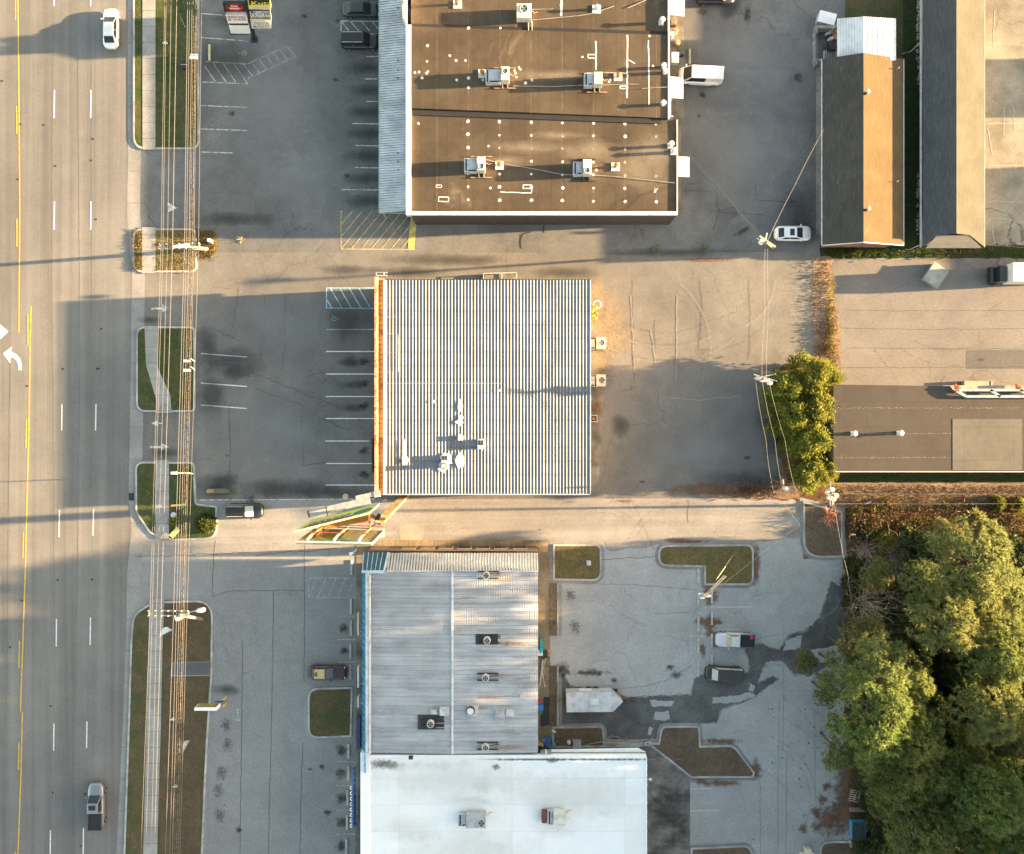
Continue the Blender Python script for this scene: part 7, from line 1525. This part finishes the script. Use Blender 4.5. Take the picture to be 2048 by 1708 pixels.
PL = [(4, 1960, 1130, 1.3, 'sunlit yellow-green pine with the broadest crown at the north end of the grove'), (4, 1905, 1085, .75, 'bright pine crown nearest the brush, north-west shoulder of the sunlit cluster'), (4, 2020, 1200, 1.15, 'sunlit pine touching the right edge just below the broadest crown'), (1, 1965, 1215, 1.0, 'half-lit pine between the sunlit edge pine and the dead branches'),
      (1, 1850, 1170, .85, 'small shaded pine right of the pinkish bare bush'), (4, 1905, 1250, 1.05, 'green shaded pine in the middle of the upper grove'), (0, 2010, 1310, 1.0, 'half-lit pine on the right edge, above a dark gap'), (3, 1760, 1150, .75, 'small round evergreen just south-west of the yellow shrub'), (1, 1735, 1290, .95, 'olive pine on the lot side below the bare tree'),
      (3, 1612, 1326, .55, 'small lone tree crown standing out over the wet paving'), (1, 1690, 1345, .85, 'thin-crowned pine leaning over the lot edge beside the lone crown'), (4, 1765, 1345, 1.0, 'pale olive pine with visible limbs, north of the big green crowns'), (3, 1835, 1375, .8, 'yellowish small crown beside the black gap with dead branches'), (3, 1655, 1390, .6, 'small outlying crown over the pale paving, south of the thin-crowned pine'),
      (0, 1760, 1450, 1.15, 'large dark green pine, westernmost of the mid grove'), (2, 1820, 1480, 1.0, 'deep green pine with dense rounded clumps at mid grove'), (4, 1990, 1425, 1.05, 'grey-green pine in the right part of the mid grove'), (1, 2035, 1480, .9, 'pale green pine at the right edge level with the mid grove'), (1, 1960, 1470, .8, 'lighter green pine just left of the mid right edge pine'),
      (3, 1685, 1508, .8, 'small dark crown jutting out to the pale paving beside leaf stains'), (0, 1808, 1555, 1.0, 'green pine north-east of the pallet'), (0, 1870, 1555, .9, 'dark pine beside the orange leaf gap'), (2, 1960, 1560, .85, 'shadowy pine at the right above the south-east corner crowns'),
      (1, 1768, 1612, .5, 'narrow leafy tree right beside the pallet'), (4, 1842, 1640, .9, 'olive pine north-east of the dumpster'), (0, 1880, 1640, .9, 'mid green pine left of the corner crown'), (2, 2000, 1620, 1.0, 'bright green rounded pine near the bottom right corner'), (1, 1945, 1690, .9, 'pine on the bottom edge with yellow sunlit tips'), (4, 1860, 1700, 1.0, 'pine on the bottom edge below the dumpster yard'), (1, 1822, 1712, .8, 'westernmost pine on the bottom edge'), (0, 2050, 1710, 1.0, 'pine in the bottom right corner of the view'), (3, 1750, 1522, .7, 'small pine filling the gap by the lot edge')]
for k, px, py, sc, lb in PL: put_tree(k, px, py, sc, R.uniform(0, 6.28), lb, zs={(2020, 1200): .8, (1960, 1130): 1.12, (1965, 1215): 1.15, (1905, 1085): 1.05, (1850, 1170): 1.1}.get((px, py)))
# the grove goes on beyond the right edge; its tall rows shade the lots and the road
RB = random.Random(44); n_ = 0
for gx in range(2110, 2560, 74):
    for gy in range(1400, 2300, 80):
        n_ += 1; x, y = gx + RB.uniform(-25, 25), gy + RB.uniform(-25, 25); kk = RB.choice((0, 2, 4)); o = put_tree(kk, x, y, RB.uniform(1.25, 1.5), RB.uniform(0, 6.28), 'low pine added beyond the right edge to block low sun', 'pines beyond the view', zt=0, zs=1.5)
for x, y, s in ((1760, 1800, 1.2), (1850, 1820, 1.2), (1950, 1800, 1.25), (2040, 1830, 1.2), (1780, 1900, 1.2), (1900, 1920, 1.2), (2000, 1930, 1.3)):
    put_tree(0, x, y, s, 1.0, 'pine of the grove standing beyond the frame of the view', 'pines beyond the view', zt=0)
# cedar clump at the end of the middle lot
def cedar(seed, Rr, H, n, label, leaf=None):
    r = random.Random(seed); t = thing('cedar_tree', label, 'tree', (0, 0, 0)); mb = MB()
    cl = []
    for k in range(34):
        u = r.random() ** .8; z = .5 + u * (H - .5); rr = Rr * (1 - (z / H) ** 1.9 * .8) * r.uniform(.45, 1.2); a = r.uniform(0, 6.283); cl.append((Vector((rr*math.cos(a), rr*math.sin(a), z)), r.uniform(.18, .42)))
    for k in range(n):
        cc, sg = r.choice(cl); p = cc + Vector((r.gauss(0, sg), r.gauss(0, sg), r.gauss(0, sg*.8))); a = math.atan2(cc.y, cc.x); out = Vector((math.cos(a), math.sin(a), .7)).normalized()
        for b_ in range(9):
            e = (out*.8 + rdir(r, -1)*.8).normalized(); q = p + rdir(r, -1)*.25; L = r.uniform(.16, .38); s = e.cross(rdir(r, -1)).normalized()*.06
            i = len(mb.v); mb.v += [tuple(q - s), tuple(q + s), tuple(q + e*L)]; mb.f.append((i, i+1, i+2)); mb.m.append(0)
    mb.build('crown', leaf or F3, t, local=True); m2 = MB(); m2.tube([(0, 0, 0), (0, 0, H*.85)], .18, 8, .05); m2.build('trunk', Bark, t, local=True); return t
cd = [cedar(21, 2.4, 5.6, 1500, ''), cedar(22, 1.9, 5.0, 1100, '')]; usedc = set()
CL = [(0, 1575, 775, 1.0, 'cedar next to the transformer pole, north-west corner of the clump'), (0, 1632, 745, 1.1, 'northernmost yellow-topped cedar, beside the dirt bank'), (1, 1665, 752, .85, 'small cedar reaching over the dirt bank toward the beige lot'), (0, 1590, 830, 1.05, 'westernmost cedar leaning over the middle lot'), (0, 1640, 815, 1.1, 'cedar in the north centre of the clump'), (1, 1665, 815, .85, 'cedar hugging the corner of the flat brown roof'),
      (0, 1630, 880, 1.1, 'cedar in the middle of the clump, wires passing overhead'), (1, 1600, 890, .8, 'low cedar on the shaded west flank of the clump'), (1, 1663, 880, .8, 'bright cedar against the flat roof, middle one'), (0, 1625, 945, 1.0, 'cedar in the south part of the clump near the brush pole'), (1, 1660, 940, .95, 'southernmost bright cedar next to the corner pole')]
for k, px, py, sc, lb in CL:
    c = P(px, py, 4.5*sc)
    if k not in usedc: usedc.add(k); o = cd[k]; o.location = (c.x, c.y, 0); o.scale = (sc,)*3; meta(o, lb, 'tree', 'cedars at the end of the middle lot')
    else: copy_tree(cd[k], (c.x, c.y, 0), R.uniform(0, 6.28), lb, 'cedars at the end of the middle lot', sc)
# shrubs, bare bushes, brush
def bush(name, label, px, py, Rr, H, n, mt, seed, cat='shrub', group=None, L=(.12, .28), wd=.05, fan_=False, kind=None):
    r = random.Random(seed); c = P(px, py, H*.6); mb = MB()
    for k in range(n):
        a = r.uniform(0, 6.283); q = Rr * math.sqrt(r.random()); z = H * (1 - (q/Rr)**2*.7) * r.uniform(.4, 1)
        p = Vector((c.x + q*math.cos(a), c.y + q*math.sin(a), z + .05))
        for b_ in range(5):
            e = (Vector((math.cos(a)*.5, math.sin(a)*.5, .6)) + rdir(r, -1)).normalized(); l_ = r.uniform(*L); s = e.cross(rdir(r, -1)).normalized()*wd; p2 = p + rdir(r, -1)*.15
            i = len(mb.v); mb.v += [tuple(p2 - s), tuple(p2 + s), tuple(p2 + e*l_)]; mb.f.append((i, i+1, i+2)); mb.m.append(0)
    o = mb.build(name, mt); single(o, (c.x, c.y, 0), label, cat, group); return o
bush('shrub', 'dark green shrub with yellow leaves at the rounded corner of the street lawn', 411, 1047, 1.15, 1.2, 420, F5, 31, L=(.2, .45), wd=.07)
bush('shrub', 'yellow-green bright shrub between the brush and the first pines', 1772, 1085, 1.7, 2.2, 900, F3, 32)
bush('shrub', 'yellow-green narrow shrub below the bare pink bush', 1772, 1130, .9, 1.8, 400, F3, 33)
bush('weed', 'small green weed growing at the drive edge, left of two', 1310, 497, .45, .3, 16, foliage('weed_green', (.08, .16, .05), (.12, .2, .08), (.35, .4, .3)), 34, 'weed', 'weeds at the drive edge', L=(.15, .3))
bush('weed', 'small green weed growing at the drive edge, right of two', 1410, 495, .45, .3, 16, bpy.data.materials['weed_green'], 35, 'weed', 'weeds at the drive edge', L=(.15, .3))
bush('weed', 'tuft of yellow grass on the corner lawn near the kerb', 350, 1042, .7, .4, 140, F3, 36, 'weed')
for k, (px, py, Rr, H, lb) in enumerate(((1710, 1130, 1.1, 2.2, 'dark shrub at the kerb end beside the guy line'), (1703, 1165, 1.0, 2.4, 'dark shrub below the kerb corner by the lot'), (1712, 1210, 1.3, 3, 'dark leafy shrub north of the bare grey tree'), (1735, 1060, 1.4, 1.6, 'dark bushy mound under the brush edge'), (2000, 1008, .9, 1.4, 'green bush at the top of the brush, left of two'), (2040, 1010, .9, 1.4, 'green bush at the top of the brush by the right edge'), (1820, 1245, 1.6, 3, 'dark understorey shrub in the shaded gap'), (1772, 1672, 1.2, 1.8, 'dark leafy shrub behind the dumpster'))):
    bush('shrub', lb, px, py, Rr, H, int(520*Rr), F5 if k not in (4, 5) else F3, 50 + k, L=(.15, .32))
def bare(name, label, px, py, z0, H, spread, n, mt, seed, cat='bare bush', group=None, r0_=.03):
    r = random.Random(seed); c = P(px, py, z0 + H*.6); mb = MB()
    for k in range(n):
        a = r.uniform(0, 6.283); d = Vector((math.cos(a)*spread, math.sin(a)*spread, 1)).normalized(); p = Vector((c.x, c.y, z0)); L = H * r.uniform(.7, 1.15); pts = [p]
        for j in range(4): d = (d + rdir(r, -1)*.42).normalized(); p = p + d*L/4; pts.append(p)
        mb.tube(pts, r0_, 3, .008)
        for b_ in range(4):
            q = pts[r.randint(1, 4)]; e = (d + rdir(r, -1)*.9).normalized(); mb.tube([q, q + e*L*.2, q + (e + rdir(r, -1)*.4)*L*.38], .014, 3, .006)
    o = mb.build(name, mt); single(o, (c.x, c.y, 0), label, cat, group); return o
Tw = M('pink_twigs', (.42, .30, .25), rough=.9); Tw2 = M('grey_twigs', (.30, .26, .20), rough=.9)
bare('bare_bush', 'pinkish bare bush at the north edge of the grove, left of two', 1740, 1098, .3, 2.6, 1.2, 46, Tw, 61, group='bare bushes')
bare('bare_bush', 'pinkish bare bush at the north edge of the grove, right of two', 1792, 1112, .3, 3.0, 1.2, 52, Tw, 62, group='bare bushes')
bare('bare_tree', 'bare grey tree spreading fine branches on the lot side of the grove', 1745, 1215, 1.5, 6, .5, 52, Tw2, 63, 'bare tree', r0_=.05)
bare('bare_tree', 'dead pale branches in the black gap at the centre of the grove', 1962, 1370, 3, 5, 1.2, 22, Tw2, 64, 'bare tree', r0_=.06)
bare('bare_tree', 'dead thin branches just left of the pale dead branches', 1915, 1375, 2, 3.5, 1.0, 18, Tw2, 65, 'bare tree')
bare('bare_bush', 'reddish bare twigs climbing the corner utility pole foot', 1662, 1035, .1, 1.6, 1.0, 40, M('red_twigs', (.50, .24, .15)), 66, group='bare bushes')
bare('bare_bush', 'dry bare brush around the foot of the slim service pole', 1562, 970, .1, 1.4, 1.6, 40, M('tan_twigs', (.42, .26, .14)), 67, group='bare bushes')
bare('bare_bush', 'dead bush at the rear wall above the square grate basket', 1195, 815, .1, 1.0, 1.5, 26, M('rust_twigs', (.34, .15, .09)), 68, group='bare bushes')
bare('dry_vine', 'pale dry vines spreading over the drive beside the golden island', 480, 478, .04, .5, 7, 26, M('vine_straw', (.45, .36, .22)), 69, 'vine')
def scatter(name, polys, n, mt, seed, H=(.05, .5), L=(.1, .3), wd=.045, label=None, cat='undergrowth'):
    r = random.Random(seed); mb = MB(); tot = 0
    while tot < n:
        x0_, y0_, x1_, y1_ = r.choice(polys); px, py = r.uniform(x0_, x1_), r.uniform(y0_, y1_); c = P(px, py); h = r.uniform(*H); cl = r.randint(3, 7)
        for k in range(cl):
            p = Vector((c.x + r.gauss(0, .22), c.y + r.gauss(0, .22), .02 + h*r.random())); e = (rdir(r, -.2) + Vector((0, 0, .35))).normalized(); l_ = r.uniform(*L); s = e.cross(rdir(r, -1)).normalized()*wd
            i = len(mb.v); mb.v += [tuple(p - s), tuple(p + s), tuple(p + e*l_)]; mb.f.append((i, i+1, i+2)); mb.m.append(0); tot += 1
    o = mb.build(name, mt); o['kind'] = 'stuff'; o['label'] = label; o['category'] = cat; return o
brush = [(1695, 1000, 1800, 1075), (1760, 1000, 2060, 1045), (1790, 1040, 1900, 1110), (1980, 1030, 2060, 1130), (1695, 1020, 1760, 1060)]
scatter('brushwood', brush, 7500, F4, 71, H=(.2, 1.8), L=(.15, .5), label='dense orange-brown dead brush between the dirt strip and the pines')
scatter('brushwood', brush, 4000, F5, 72, H=(.2, 1.3), L=(.15, .45), label='dark green leaves mixed through the dead brush')
scatter('brushwood', brush, 2500, F3, 73, H=(.4, 1.5), L=(.15, .4), label='yellow-green leaves mixed through the dead brush')
scatter('fallen_leaves', [(1695, 1060, 2080, 1720)], 14000, F4, 74, H=(.02, .3), L=(.1, .3), label='orange leaf litter on the floor of the pine grove', cat='leaves')
scatter('undergrowth', [(1700, 1100, 2080, 1720)], 12000, F5, 75, H=(.2, 2.2), L=(.2, .5), label='dark green undergrowth beneath the pines')
scatter('dry_brush', [(1628, 516, 1662, 720), (1655, 600, 1678, 740), (1640, 640, 1672, 720)], 2300, F4, 76, H=(.05, .6), L=(.1, .35), label='dry red-brown brush on the dirt bank')
scatter('ivy', [(1653, 550, 1668, 640), (1656, 640, 1665, 700)], 900, F3, 77, H=(.1, .7), L=(.12, .3), label='green ivy strip along the beige lot edge', cat='ivy')
scatter('dry_grass', [(268, 462, 284, 540), (315, 460, 392, 542), (392, 462, 432, 515)], 5200, foliage('dry_grass_blades', (.20, .14, .05), (.15, .14, .05), (.34, .26, .1)), 78, H=(.1, .25), L=(.08, .2), label='golden dry grass and leaves on the pole island', cat='grass')
scatter('dry_grass', [(1420, 976, 1560, 994), (1480, 966, 1560, 990)], 1500, F4, 79, H=(.02, .3), L=(.1, .3), label='dry weeds along the south edge of the middle lot', cat='grass')
scatter('dry_grass', [(1670, 972, 2060, 1004)], 5200, F4, 80, H=(.01, .12), L=(.06, .16), label='orange straw on the strip below the flat roof', cat='grass')
scatter('dry_grass', [(1325, 1094, 1500, 1128), (1106, 1092, 1200, 1160), (1412, 1128, 1502, 1166)], 4500, bpy.data.materials['dry_grass_blades'], 81, H=(.13, .2), L=(.06, .14), wd=.03, label='golden short grass on the rear kerb islands', cat='grass')
scatter('weeds', [(1700, 494, 2060, 514), (1650, 498, 1720, 512)], 3000, F5, 82, H=(.05, .5), L=(.1, .3), label='dark weeds in the strip above the beige lot', cat='weeds')
# pale rocks edging the gabled building
mb = MB(); r2 = random.Random(90)
for (ya, yb_) in ((0, 180), (345, 470)):
    for k in range(int((yb_ - ya) / 2.2)): c = P(1836 + r2.uniform(-2, 3), r2.uniform(ya, yb_)); s = r2.uniform(.07, .2); mb.cyl(c.x, c.y, .0, s, s, 6, s*.6)
o = mb.build('gravel', M('edge_rock', (.30, .27, .25), rough=.9)); meta(o, 'pale rocks edging the grass beside the gabled building', 'rocks', kind='stuff')
# low pines added out of view to block sun beneath the tall crowns
for gx in range(2105, 2520, 66):
    for gy in range(1120, 1900, 66):
        put_tree(RB.choice((0, 2, 4)), gx + RB.uniform(-20, 20), gy + RB.uniform(-20, 20), RB.uniform(.85, 1.0), RB.uniform(0, 6.28), 'low pine added beyond the right edge to block low sun', 'pines beyond the view', zt=0, zs=.62)
yg = cedar(23, 2.2, 5.6, 1300, 'young evergreen added beneath the tall pines to block low sun', F6); yg['group'] = 'evergreens added under the pines for shade'; c = P(1900, 1400, 2.5); yg.location = (c.x, c.y, 0)
# evergreens added to the understorey to stop low sun between the trunks
n_ = 0
for gx in range(1770, 2330, 52):
    for gy in range(1112, 2000, 52):
        x, y = gx + RB.uniform(-18, 18), gy + RB.uniform(-20, 20)
        if y < 1230 and x < 1800: continue
        n_ += 1; sc = RB.uniform(.8, 1.15); c = P(x, y, 2.5)
        o = copy_tree(yg, (c.x, c.y, 0), RB.uniform(0, 6.28), 'young evergreen added beneath the tall pines to block low sun', 'evergreens added under the pines for shade', (sc, sc, sc * (1.4 if y < 1300 else 1.75)))
